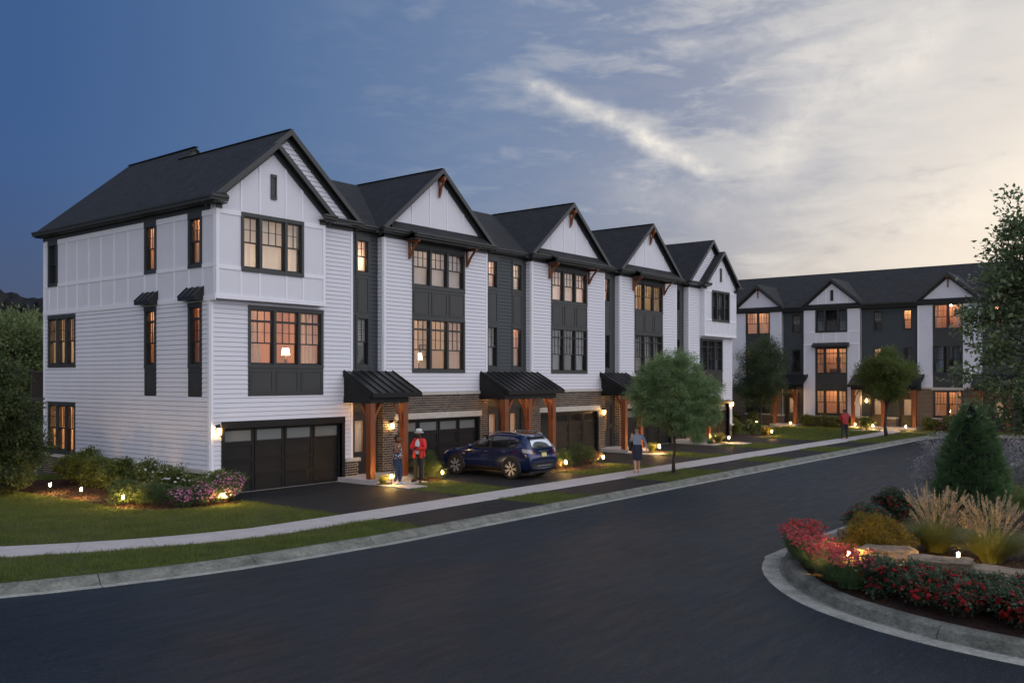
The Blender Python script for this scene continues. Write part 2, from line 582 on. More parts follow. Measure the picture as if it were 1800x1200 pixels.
class MB:
    def __init__(s):
        s.v = []
        s.f = []

    def quad(s, *p):
        n = len(s.v)
        s.v += [tuple(q) for q in p]
        s.f.append(tuple(range(n, n + len(p))))

    def box8(s, p):
        """8 corners: 0-3 bottom ring, 4-7 top ring"""
        n = len(s.v)
        s.v += [tuple(q) for q in p]
        s.f += [(n, n + 3, n + 2, n + 1), (n + 4, n + 5, n + 6, n + 7), (n, n + 1, n + 5, n + 4),
                (n + 1, n + 2, n + 6, n + 5), (n + 2, n + 3, n + 7, n + 6), (n + 3, n, n + 4, n + 7)]

    def box(s, x0, x1, y0, y1, z0, z1):
        s.box8([(x0, y0, z0), (x1, y0, z0), (x1, y1, z0), (x0, y1, z0), (x0, y0, z1), (x1, y0, z1), (x1, y1, z1), (x0, y1, z1)])

    def beam(s, a, b, w, h, up=(0, 0, 1)):
        a, b = Vector(a), Vector(b)
        d = (b - a).normalized()
        up = Vector(up)
        if abs(d.dot(up)) > .98:
            up = Vector((0, 1, 0))
        r = d.cross(up).normalized()
        u = r.cross(d).normalized()
        r *= w / 2
        u *= h / 2
        s.box8([a - r - u, a + r - u, b + r - u, b - r - u, a - r + u, a + r + u, b + r + u, b - r + u])

    def prism(s, poly, axis, a0, a1):
        """extrude a polygon of 3D points by vector axis from a0 to a1"""
        ax = Vector(axis)
        n = len(s.v)
        k = len(poly)
        for t in (a0, a1):
            s.v += [tuple(Vector(p) + ax * t) for p in poly]
        s.f.append(tuple(range(n, n + k))[::-1])
        s.f.append(tuple(range(n + k, n + 2 * k)))
        for i in range(k):
            j = (i + 1) % k
            s.f.append((n + i, n + j, n + k + j, n + k + i))

    def tube(s, pts, rad, seg=8, cap=True):
        pts = [Vector(p) for p in pts]
        if not isinstance(rad, (list, tuple)):
            rad = [rad] * len(pts)
        rings = []
        prev = None
        for i, p in enumerate(pts):
            d = (pts[min(i + 1, len(pts) - 1)] - pts[max(i - 1, 0)])
            d = d.normalized() if d.length > 1e-9 else Vector((0, 0, 1))
            if prev is None:
                up = Vector((0, 0, 1)) if abs(d.z) < .9 else Vector((1, 0, 0))
                r = d.cross(up).normalized()
            else:
                r = (prev - d * prev.dot(d))
                r = r.normalized() if r.length > 1e-6 else d.orthogonal().normalized()
            prev = r
            u = d.cross(r)
            n = len(s.v)
            for k in range(seg):
                an = 2 * math.pi * k / seg
                s.v.append(tuple(p + (r * math.cos(an) + u * math.sin(an)) * rad[i]))
            rings.append(n)
        for a, b in zip(rings, rings[1:]):
            for k in range(seg):
                k2 = (k + 1) % seg
                s.f.append((a + k, a + k2, b + k2, b + k))
        if cap:
            s.f.append(tuple(rings[0] + k for k in range(seg))[::-1])
            s.f.append(tuple(rings[-1] + k for k in range(seg)))

    def lathe(s, prof, c=(0, 0, 0), seg=14):
        n0 = len(s.v)
        for r, z in prof:
            for k in range(seg):
                an = 2 * math.pi * k / seg
                s.v.append((c[0] + r * math.cos(an), c[1] + r * math.sin(an), c[2] + z))
        for i in range(len(prof) - 1):
            for k in range(seg):
                k2 = (k + 1) % seg
                a, b = n0 + i * seg, n0 + (i + 1) * seg
                s.f.append((a + k, a + k2, b + k2, b + k))
        s.f.append(tuple(n0 + k for k in range(seg))[::-1])
        s.f.append(tuple(n0 + (len(prof) - 1) * seg + k for k in range(seg)))

    def mesh(s, name, m, org=(0, 0, 0), smooth=False, recalc=True):
        me = bpy.data.meshes.new(name)
        o = Vector(org)
        me.from_pydata([(x - o[0], y - o[1], z - o[2]) for x, y, z in s.v], [], s.f)
        if recalc:
            bm = bmesh.new()
            bm.from_mesh(me)
            bmesh.ops.recalc_face_normals(bm, faces=bm.faces)
            bm.to_mesh(me)
            bm.free()
        me.materials.append(MATS[m])
        if smooth:
            me.polygons.foreach_set('use_smooth', [True] * len(me.polygons))
        me.update()
        return me

    def build(s, name, m, parent=None, smooth=False, kind=None, label=None, recalc=True, bevel=0):
        org = ORG[parent.name] if parent is not None else Vector((0, 0, 0))
        me = s.mesh(name, m, org, smooth, recalc)
        o = link(name, me, parent, org)
        if kind:
            o['kind'] = kind
        if label:
            o['label'] = label
        if bevel:
            md = o.modifiers.new('bevel', 'BEVEL')
            md.width = bevel
            md.segments = 2
        return o


def fastmesh(name, verts, faces, m):
    """numpy mesh: verts (n,3), faces (k, c) all of one size"""
    me = bpy.data.meshes.new(name)
    nv, (nf, c) = len(verts), faces.shape
    me.vertices.add(nv)
    me.vertices.foreach_set('co', np.ascontiguousarray(verts, dtype=np.float32).ravel())
    me.loops.add(nf * c)
    me.loops.foreach_set('vertex_index', np.ascontiguousarray(faces, dtype=np.int32).ravel())
    me.polygons.add(nf)
    me.polygons.foreach_set('loop_start', np.arange(0, nf * c, c, dtype=np.int32))
    me.polygons.foreach_set('loop_total', np.full(nf, c, dtype=np.int32))
    me.update(calc_edges=True)
    me.materials.append(MATS[m])
    return me


# a wall frame: u along the wall, d outwards, z up
class Frame:
    def __init__(s, O, u, n):
        s.O, s.u, s.n = Vector(O), Vector(u), Vector(n)

    def P(s, u, d, z):
        return s.O + s.u * u + s.n * d + Vector((0, 0, z))

    def box(s, mb, u0, u1, d0, d1, z0, z1):
        mb.box8([s.P(u0, d0, z0), s.P(u1, d0, z0), s.P(u1, d1, z0), s.P(u0, d1, z0),
                 s.P(u0, d0, z1), s.P(u1, d0, z1), s.P(u1, d1, z1), s.P(u0, d1, z1)])

    def moved(s, d):
        return Frame(s.O + s.n * d, s.u, s.n)


BOXC = {}


def wedge_mesh(F, L, h, db, dt, m, name):
    """a lap board of length L and height h, db thick below and dt above, in the frame's directions"""
    key = (tuple(F.u), tuple(F.n), round(L, 3), round(h, 3), round(db, 3), round(dt, 3), m)
    if key not in BOXC:
        mb = MB()
        G = Frame((0, 0, 0), F.u, F.n)
        mb.box8([G.P(0, 0, 0), G.P(L, 0, 0), G.P(L, db, 0), G.P(0, db, 0), G.P(0, 0, h), G.P(L, 0, h), G.P(L, dt, h), G.P(0, dt, h)])
        BOXC[key] = mb.mesh(name, m)
    return BOXC[key]


def block(F, parent, name, m, u0, u1, d0, d1, z0, z1):
    """one separate box piece, mesh shared between equal pieces"""
    key = ('b', tuple(F.u), tuple(F.n), round(u1 - u0, 3), round(d1 - d0, 3), round(z1 - z0, 3), m)
    if key not in BOXC:
        mb = MB()
        G = Frame((0, 0, 0), F.u, F.n)
        G.box(mb, 0, u1 - u0, 0, d1 - d0, 0, z1 - z0)
        BOXC[key] = mb.mesh(name, m)
    return link(name, BOXC[key], parent, F.P(u0, d0, z0))


def cells(u0, u1, z0, z1, holes):
    """rectangles of the wall left over between the holes"""
    us = sorted({u0, u1} | {min(max(h[i], u0), u1) for h in holes for i in (0, 1)})
    out = []
    for a, b in zip(us, us[1:]):
        if b - a < 1e-4:
            continue
        m = (a + b) / 2
        hs = sorted((max(h[2], z0), min(h[3], z1)) for h in holes if h[0] < m < h[1] and h[3] > z0 and h[2] < z1)
        z = z0
        for p, q in hs:
            if p > z + 1e-4:
                out.append((a, b, z, p))
            z = max(z, q)
        if z < z1 - 1e-4:
            out.append((a, b, z, z1))
    return out


def wall_core(F, parent, u0, u1, z0, z1, holes, m='shadow_sheathing', th=.16, name='wall'):
    mb = MB()
    for a, b, p, q in cells(u0, u1, z0, z1, holes):
        F.box(mb, a, b, -th, 0, p, q)
    return mb.build(name, m, parent)


def lap_boards(F, parent, u0, u1, z0, z1, holes, m='white_siding', ex=.148, gap=.010, singly=True, name='siding_board'):
    n = max(1, round((z1 - z0) / ex))
    if not singly:
        gap = .004
    e = (z1 - z0) / n
    mb = MB()
    cnt = 0
    for i in range(n):
        a0, a1 = z0 + i * e, z0 + (i + 1) * e
        row = cells(u0, u1, a0 + gap, a1, holes)  # gap bares the dark backing, standing in for the shadow under each board
        # merge neighbours of the same height
        merged = []
        for r in row:
            if r[3] - r[2] < .015:
                continue
            if merged and abs(merged[-1][1] - r[0]) < 1e-4 and abs(merged[-1][2] - r[2]) < 1e-4 and abs(merged[-1][3] - r[3]) < 1e-4:
                merged[-1] = (merged[-1][0], r[1], r[2], r[3])
            else:
                merged.append(r)
        for a, b, p, q in merged:
            if b - a < .02:
                continue
            k0, k1 = (p - a0) / e, (q - a0) / e
            db, dt = .030 - .020 * k0, .030 - .020 * k1
            if singly:
                link(name, wedge_mesh(F, b - a, q - p, db, dt, m, name), parent, F.P(a, .001, p))
                cnt += 1
            else:
                mb.box8([F.P(a, .001, p), F.P(b, .001, p), F.P(b, db, p), F.P(a, db, p), F.P(a, .001, q), F.P(b, .001, q), F.P(b, dt, q), F.P(a, dt, q)])
    if not singly:
        return mb.build('lap_siding', m, parent, kind='stuff')
    return cnt


def bricks(F, parent, u0, u1, z0, z1, holes, bw=.235, bh=.088, j=.019, proud=.03):
    """running-bond bricks, each with its own edges, on a mortar bed"""
    bed = MB()
    for a, b, p, q in cells(u0, u1, z0, z1, holes):
        F.box(bed, a, b, .0, proud - .012, p, q)
    mo = bed.build('mortar', 'mortar', parent)
    mb = MB()
    n = max(1, round((z1 - z0) / bh))
    h = (z1 - z0) / n
    rnd = random.Random(int(u0 * 100 + z0 * 7))
    for i in range(n):
        a0, a1 = z0 + i * h, z0 + (i + 1) * h
        off = 0 if i % 2 else -bw / 2
        u = u0 + off
        while u < u1:
            a, b = max(u + j / 2, u0), min(u + bw - j / 2, u1)
            if b - a > .03:
                for c in cells(a, b, a0 + j / 2, a1 - j / 2, holes):
                    if c[1] - c[0] > .02 and c[3] - c[2] > .02:
                        F.box(mb, c[0], c[1], 0, proud + rnd.uniform(-.003, .003), c[2], c[3])
            u += bw
    return mb.build('brick', 'brick', parent, kind='stuff')


def room(F, house, u0, u1, z0, z1, depth, style, zlamp=None):
    """the space behind a window: walls, curtains or blind, and a lamp that lights it"""
    if style is None:
        style = 'dark'
    lit = style != 'dark'
    wm = random.choice(('interior_wall', 'interior_wall', 'interior_wall_cream', 'interior_wall_rose', 'interior_wall_grey')) if lit else 'interior_dim'
    d0 = -.17
    mb = MB()
    F.box(mb, u0 - .05, u0, -depth, d0, z0, z1)
    F.box(mb, u1, u1 + .05, -depth, d0, z0, z1)
    F.box(mb, u0 - .05, u1 + .05, -depth - .05, -depth, z0, z1)
    F.box(mb, u0 - .05, u1 + .05, -depth, d0, z1, z1 + .05)
    F.box(mb, u0 - .05, u1 + .05, -depth, d0, z0 - .05, z0)
    mb.build('room', wm, house)
    return lit


def folds(F, house, u0, u1, z0, z1, d, m, amp=.035, per=.16, name='curtain'):
    n = max(6, int((u1 - u0) / .02))
    mb = MB()
    ph = random.uniform(0, 6)
    for i in range(n):
        a, b = u0 + (u1 - u0) * i / n, u0 + (u1 - u0) * (i + 1) / n
        f = lambda x: d + amp * math.sin(x / per * 2 * math.pi + ph) + .3 * amp * math.sin(x / per * 5.1 + ph)
        mb.quad(F.P(a, f(a), z0), F.P(b, f(b), z0), F.P(b, f(b), z1), F.P(a, f(a), z1))
    return mb.build(name, m, house, recalc=False)


def lampshade_obj(loc, label, size=1.0, group=None):
    r = root('table_lamp', (0, 0, 0), label, 'table lamp', group)
    b = MB()
    b.lathe([(.0, 0), (.07, 0), (.075, .02), (.02, .04), (.045, .12), (.05, .18), (.015, .25), (.012, .34)], seg=10)
    b.build('base', 'furniture', r, smooth=True)
    s = MB()
    s.lathe([(.15, .33), (.145, .34), (.105, .56), (.10, .565)], seg=16)
    s.build('lamp_shade', 'shade_glow', r, smooth=True)
    r.location = loc
    r.scale = (size,) * 3
    return r


def pane(F, parent, u0, u1, z0, z1, d=-.055, m='window_glass'):
    return block(F, parent, 'pane', m, u0, u1, d, d + .006, z0, z1)


def window(F, house, u0, u1, z0, z1, units, trim=.11, cols=(3, 3, 3), transom=False, head=.14, sill=.11, m='window_frame',
           tm='charcoal_trim', split=.5, mull=.10, single_casing=None):
    """double-hung window group. F sits on the sheathing; returns the window object"""
    mb = MB()
    # casing around the whole group
    cz = .045
    F.box(mb, u0, u1, 0.0, cz + .008, z1 - head, z1)
    F.box(mb, u0, u1, 0.0, cz + .006, z0, z0 + sill)
    F.box(mb, u0, u0 + trim, 0.0, cz, z0 + sill, z1 - head)
    F.box(mb, u1 - trim, u1, 0.0, cz, z0 + sill, z1 - head)
    a, b = u0 + trim, u1 - trim
    tot = sum(units)
    free = (b - a) - mull * (len(units) - 1)
    x = a
    spans = []
    for i, w in enumerate(units):
        ww = free * w / tot
        spans.append((x, x + ww))
        x += ww + mull
    for i in range(len(spans) - 1):
        F.box(mb, spans[i][1], spans[i + 1][0], -.10, cz - .003, z0 + sill, z1 - head)
    o = mb.build('window', tm, house)
    fr = MB()
    Z0, Z1 = z0 + sill, z1 - head
    for (p, q), c in zip(spans, cols):
        # reveal frame
        s = .034
        F.box(fr, p, p + s, -.12, .004, Z0, Z1)
        F.box(fr, q - s, q, -.12, .004, Z0, Z1)
        F.box(fr, p + s, q - s, -.12, .002, Z1 - s, Z1)
        F.box(fr, p + s, q - s, -.12, .002, Z0, Z0 + s)
        i0, i1 = p + s, q - s
        top = Z1 - s
        if transom:
            th = .30 * min(1, (Z1 - Z0) / 1.8)
            F.box(fr, i0, i1, -.09, .001, top - th - .07, top - th)
            for k in range(c):
                g0, g1 = i0 + (i1 - i0) * k / c, i0 + (i1 - i0) * (k + 1) / c
                pane(F, o, g0 + (.006 if k else 0), g1 - (.006 if k < c - 1 else 0), top - th, top)
                if k:
                    F.box(fr, g0 - .009, g0 + .009, -.066, -.036, top - th, top)
            top = top - th - .07
        zm = Z0 + s + (top - Z0 - s) * split
        F.box(fr, i0, i1, -.085, -.02, zm - .022, zm + .022)
        up0, up1 = zm + .022, top
        zc = (up0 + up1) / 2
        for k in range(c):
            g0, g1 = i0 + (i1 - i0) * k / c, i0 + (i1 - i0) * (k + 1) / c
            for (za, zb) in ((up0, zc - .006), (zc + .006, up1)):
                pane(F, o, g0 + (.006 if k else 0), g1 - (.006 if k < c - 1 else 0), za, zb)
            if k:
                F.box(fr, g0 - .009, g0 + .009, -.066, -.036, up0, up1)
        F.box(fr, i0, i1, -.064, -.038, zc - .009, zc + .009)
        pane(F, o, i0 + .02, i1 - .02, Z0 + s + .03, zm - .022, d=-.085)
        F.box(fr, i0, i1, -.10, -.06, Z0 + s, Z0 + s + .03)
        F.box(fr, i0, i0 + .02, -.10, -.06, Z0 + s + .03, zm - .022)
        F.box(fr, i1 - .02, i1, -.10, -.06, Z0 + s + .03, zm - .022)
    fr.build('sash', m, o)
    return o


def spandrel(F, house, u0, u1, z0, z1, n, m='charcoal_trim', units=None):
    """row of framed flat panels below or between windows"""
    mb = MB()
    F.box(mb, u0, u1, 0, .030, z0, z1)
    o = mb.build('panel_surround', m, house)
    w = (u1 - u0) / n
    for i in range(n):
        a, b = u0 + i * w + .06, u0 + (i + 1) * w - .06
        p, q = z0 + .10, z1 - .08
        k = MB()
        t = .05
        F.box(k, a, b, .030, .048, q - t, q)
        F.box(k, a, b, .030, .048, p, p + t)
        F.box(k, a, a + t, .030, .047, p + t, q - t)
        F.box(k, b - t, b, .030, .047, p + t, q - t)
        F.box(k, a + t + .03, b - t - .03, .030, .036, p + t + .03, q - t - .03)
        k.build('panel', m, o)
    return o


def garage(F, house, u0, u1, z1, lit=False, panes='frosted_glass', z0=.02):
    d0 = -.13
    dr = MB()
    F.box(dr, u0, u1, d0 - .05, d0, z0, z1)
    o = dr.build('garage_door', 'garage_black', house)
    seal = MB()
    F.box(seal, u0, u1, d0 - .02, d0 + .02, .001, z0)
    seal.build('bottom_seal', 'stone_cap', o)
    rows, cols = 4, 4
    H, W = (z1 - z0) / rows, (u1 - u0) / cols
    for r in range(rows):
        for c in range(cols):
            a, b = u0 + c * W + .035, u0 + (c + 1) * W - .035
            p, q = z0 + r * H + .012, z0 + (r + 1) * H - .012
            k = MB()
            t = .075 if r == rows - 1 else .055
            for (x0, x1, y0, y1) in ((a, b, q - t, q), (a, b, p, p + t), (a, a + t, p + t, q - t), (b - t, b, p + t, q - t)):
                F.box(k, x0, x1, d0, d0 + .022, y0, y1)
            k.build('panel', 'garage_black', o)
            if r == rows - 1:
                block(F, o, 'pane', panes, a + t, b - t, d0, d0 + .008, p + t, q - t)
    return o


def coach_light(loc, n, label, energy_scale=1.0, group='coach lights on the townhouse walls'):
    """wall lantern: n is the outward direction"""
    r = root('wall_lantern', (0, 0, 0), label, 'wall lantern', group)
    k = MB()
    k.box(-.05, .05, -.012, 0, -.10, .16)
    k.beam((0, -.012, .13), (0, -.11, .17), .02, .02)
    k.box(-.03, .03, -.14, -.08, .14, .19)
    k.build('bracket', 'lamp_black', r)
    c = MB()
    w = .062
    for sx in (-1, 1):
        for sy in (-1, 1):
            c.box(sx * w - .006, sx * w + .006, -.11 + sy * w - .006, -.11 + sy * w + .006, -.17, .08)
    c.box(-w, w, -.11 - w, -.11 + w, -.18, -.165)
    c.lathe([(.105, .08), (.10, .09), (.03, .135), (.02, .14)], (0, -.11, 0), 8)
    c.build('cage', 'lamp_black', r)
    g = MB()
    g.lathe([(.03, -.14), (.042, -.12), (.045, .03), (.03, .06)], (0, -.11, 0), 10)
    g.build('bulb', 'lamp_glow', r, smooth=True)
    r.location = loc
    r.rotation_euler.z = math.atan2(n[1], n[0]) + math.pi / 2
    return r

# ---------------------------------------------------------------- townhouse row, facade on y=0
emis('room_glow', (1.0, .60, .32), 170.0)
emis('room_glow_gold', (1.0, .66, .30), 200.0)
emis('room_glow_dim', (1.0, .60, .36), 110.0)
emis('soft_glow', (1.0, .72, .48), 30.0)


def clothmat(name, col, f=.55):
    m = bpy.data.materials.new(name)
    m.use_nodes = True
    t = m.node_tree
    t.nodes.clear()
    o = t.nodes.new('ShaderNodeOutputMaterial')
    a = t.nodes.new('ShaderNodeBsdfDiffuse')
    b = t.nodes.new('ShaderNodeBsdfTranslucent')
    a.inputs[0].default_value = tuple(col) + (1,)
    b.inputs[0].default_value = tuple(col) + (1,)
    x = t.nodes.new('ShaderNodeMixShader')
    x.inputs[0].default_value = f
    t.links.new(a.outputs[0], x.inputs[1])
    t.links.new(b.outputs[0], x.inputs[2])
    t.links.new(x.outputs[0], o.inputs[0])
    MATS[name] = m


clothmat('curtain_cloth', (.72, .60, .50))
clothmat('blind_cloth', (.80, .78, .74))
clothmat('blue_cloth', (.30, .36, .46))


def ceiling_lamp(F, house, u, z, d, m=None, r=.11):
    m = m or random.choice(('room_glow', 'room_glow', 'room_glow_gold', 'room_glow_dim'))
    mb = MB()
    P = F.P(u, -d, z)
    mb.lathe([(.02, r), (r * .8, r * .55), (r, 0), (r * .8, -r * .55), (.02, -r)], P, 10)
    mb.build('ceiling_lamp', m, house, smooth=True)


def fit_room(F, house, u0, u1, z0, z1, style, depth=1.7, pad=.35):
    """room behind the window opening u0..u1, z0..z1"""
    a, b, p, q = u0 - pad, u1 + pad, z0 - .35, min(z1 + .55, 8.88)
    dark = style in ('dark', 'darkcurtain', 'bluecurtain', 'darkblind')
    room(F, house, a, b, p, q, depth, 'dark' if dark else 'lit')
    w = u1 - u0
    if style == 'lamp':
        folds(F, house, u0 - .05, u0 + .20 * w, p, q, -.27, 'curtain_cloth')
        folds(F, house, u1 - .26 * w, u1 + .05, p, q, -.27, 'curtain_cloth')
        ceiling_lamp(F, house, (u0 + u1) / 2, q - .14, depth * .55)
    elif style == 'curtain':
        folds(F, house, u0 - .02, u1 + .02, p, q, -.27, 'curtain_cloth', amp=.03, per=.13)
        ceiling_lamp(F, house, (u0 + u1) / 2, q - .14, depth * .6)
    elif style == 'sides':
        k = MB()
        F.box(k, u0 + .42 * w, u0 + .60 * w, -depth + .02, -depth + .05, p + 1.2, p + 1.6)
        F.box(k, u0 + .30 * w, u0 + .72 * w, -depth + .3, -depth + .7, p, p + .70)
        k.build('room_furniture', 'furniture', house)
        folds(F, house, u0 - .05, u0 + .22 * w, p, q, -.27, 'curtain_cloth', per=.12)
        folds(F, house, u1 - .22 * w, u1 + .05, p, q, -.27, 'curtain_cloth', per=.12)
        ceiling_lamp(F, house, (u0 + u1) / 2, q - .14, depth * .5)
    elif style == 'blind':
        folds(F, house, u0 - .02, u1 + .02, p, q, -.24, 'blind_cloth', amp=.008, per=.35, name='blind')
        ceiling_lamp(F, house, u0 + .35 * w, q - .5, depth * .62, 'soft_glow', .10)
    elif style == 'palelamp':
        folds(F, house, u0 - .02, u1 + .02, p, q, -.24, 'blind_cloth', amp=.012, per=.3, name='blind')
        ceiling_lamp(F, house, u0 + .22 * w, p + .75, depth * .55, 'soft_glow', .10)
        ceiling_lamp(F, house, u0 + .84 * w, p + .75, depth * .55, 'soft_glow', .10)
    elif style == 'open':
        k = MB()
        F.box(k, u0 + .1 * w, u0 + .45 * w, -depth + .3, -depth + .7, p, p + .75)
        F.box(k, u0 + .55 * w, u0 + .80 * w, -depth + .02, -depth + .05, p + 1.1, p + 1.6)
        k.build('room_furniture', 'furniture', house)
        ceiling_lamp(F, house, u0 + .3 * w, p + .95, depth * .75, 'room_glow_gold', .10)
        ceiling_lamp(F, house, (u0 + u1) / 2, q - .14, depth * .5)
    elif style == 'darkcurtain':
        folds(F, house, u0 - .02, u0 + .3 * w, p, q, -.27, 'blue_cloth', per=.12)
        folds(F, house, u1 - .3 * w, u1 + .02, p, q, -.27, 'blue_cloth', per=.12)
    elif style == 'bluecurtain':
        folds(F, house, u0 - .02, u1 + .02, p, q, -.27, 'blind_cloth', per=.14)
    elif style == 'darkblind':
        mb = MB()
        n = 26
        zz0 = z0 + (z1 - z0) * .42
        for i in range(n):
            z = zz0 + (q - zz0) * i / n
            mb.quad(F.P(u0 - .02, -.22, z), F.P(u1 + .02, -.22, z), F.P(u1 + .02, -.25, z + .03), F.P(u0 - .02, -.25, z + .03))
        mb.build('slat_blind', 'blind_cloth', house, recalc=False, kind='stuff')


ZE = 9.13   # gutter top
FR = Frame((0, 0, 0), (1, 0, 0), (0, -1, 0))
FREC = Frame((0, .30, 0), (1, 0, 0), (0, -1, 0))
FBUMP = Frame((0, -.28, 0), (1, 0, 0), (0, -1, 0))
FSIDE = Frame((0, 0, 0), (0, 1, 0), (-1, 0, 0))


def house_root(x, label):
    return root('townhouse', (x, 0, 0), label, 'townhouse', 'attached white townhouses in the near row')


H1 = house_root(0, 'nearest white townhouse, at the left end of the near row, showing its long side wall')
H2 = house_root(7.2, 'second white townhouse of the near row, behind the red-jacketed man, with amber lit middle windows')
H3 = house_root(14.6, 'third white townhouse of the near row, behind the flower bed right of the blue car')
H4 = house_root(22.1, 'fourth white townhouse of the near row, partly hidden by the round feathery tree')
H5 = house_root(29.5, 'farthest white townhouse of the near row, with a boxed-out gable at the right end')


def roofpoly(mb, pts, th=.10):
    mb.prism([(x, y, z - th) for x, y, z in pts], (0, 0, 1), 0, th)


def rake(mb, a, b, y, h, t=.035):
    """fascia board hanging under the roof edge from a to b (x,z), its face at y"""
    (x0, z0), (x1, z1) = a, b
    mb.prism([(x0, y, z0), (x1, y, z1), (x1, y, z1 - h), (x0, y, z0 - h)], (0, 1, 0), 0, t)


def gutter(mb, x0, x1, y, z1=ZE, d=.13, h=.15):
    """K-profile gutter along x with its back at y, opening forward"""
    mb.prism([(x0, y, z1), (x0, y - d, z1), (x0, y - d, z1 - .05), (x0, y - d * .78, z1 - .09), (x0, y - d * .70, z1 - h), (x0, y, z1 - h)], (1, 0, 0), 0, x1 - x0)


def gable(house, cx, half, zap, ywall, yedge, yback, left=True, right=True, rakes=(True, True), rh=.20, xin=None):
    s = (zap - ZE) / half
    mb = MB()
    if left:
        roofpoly(mb, [(cx - half, yedge, ZE), (cx, yedge, zap), (cx, yback, zap), (cx - half, yback, ZE)])
    if right:
        roofpoly(mb, [(cx, yedge, zap), (cx + half, yedge, ZE), (cx + half, yback, ZE), (cx, yback, zap)])
    if left or right:
        mb.build('roof', 'shingles', house)
    rk = MB()
    e = .03
    if rakes[0]:
        rake(rk, (cx - half, ZE + .01), (cx, zap + .01), yedge - .035, rh)
    if rakes[1]:
        rake(rk, (cx, zap + .01), (cx + half, ZE + .01), yedge - .035, rh)
    o = rk.build('rake_board', 'charcoal_trim', house)
    fz = MB()
    for sg in (-1, 1):
        if (sg < 0 and not rakes[0]) or (sg > 0 and not rakes[1]):
            continue
        # frieze on the wall just below the soffit
        a = (cx + sg * (half - .05), ZE - .06)
        b = (cx, zap - .102)
        hh = .24
        fz.prism([(a[0], ywall - .05, a[1]), (b[0], ywall - .05, b[1]), (b[0], ywall - .05, b[1] - hh), (a[0], ywall - .05, a[1] - hh)], (0, 1, 0), 0, .045)
    fz.build('frieze_board', 'charcoal_trim', house)
    return s


def gable_wall(house, cx, half, zap, y, z0, m='white_panel', battens=(), bm='white_trim', boards=False, xlim=None, bw=.05):
    s = (zap - ZE) / half
    zt = lambda x: zap - .12 - s * abs(x - cx)
    xs = half - (z0 - ZE + .12) / s
    mb = MB()
    if xlim:
        a, b = xlim
        mb.prism([(a, y, z0), (b, y, z0), (b, y, zt(b)), (cx, y, zap - .12), (a, y, zt(a))], (0, 1, 0), 0, .12)
    else:
        mb.prism([(cx - xs, y, z0), (cx + xs, y, z0), (cx, y, zap - .12)], (0, 1, 0), 0, .12)
    if not boards:
        w = mb.build('gable_wall', m, house)
        for bx in battens:
            k = MB()
            k.box(bx - bw / 2, bx + bw / 2, y - .022, y, z0, zt(bx) - .01)
            k.build('batten', bm, w)
        return w
    w = mb.build('gable_wall', 'shadow_sheathing', house)
    n = int((zap - z0) / .148)
    for i in range(n):
        a0, a1 = z0 + i * .148 + .01, z0 + (i + 1) * .148  # dark slit below each board drawn in place of its lap shadow
        xa = half - (a0 - ZE + .12) / s
        xb = half - (a1 - ZE + .12) / s
        if xb < .05:
            break
        k = MB()
        k.box8([(cx - xa, y - .030, a0), (cx + xa, y - .030, a0), (cx + xa, y, a0), (cx - xa, y, a0),
                (cx - xb, y - .008, a1), (cx + xb, y - .008, a1), (cx + xb, y, a1), (cx - xb, y, a1)])
        k.build('siding_board', 'white_siding', w)
    return w


def corner_board(F, house, u0, u1, z0, z1, m='white_trim', d=.036, name='corner_board'):
    return block(F, house, name, m, u0, u1, .0015, d, z0, z1)


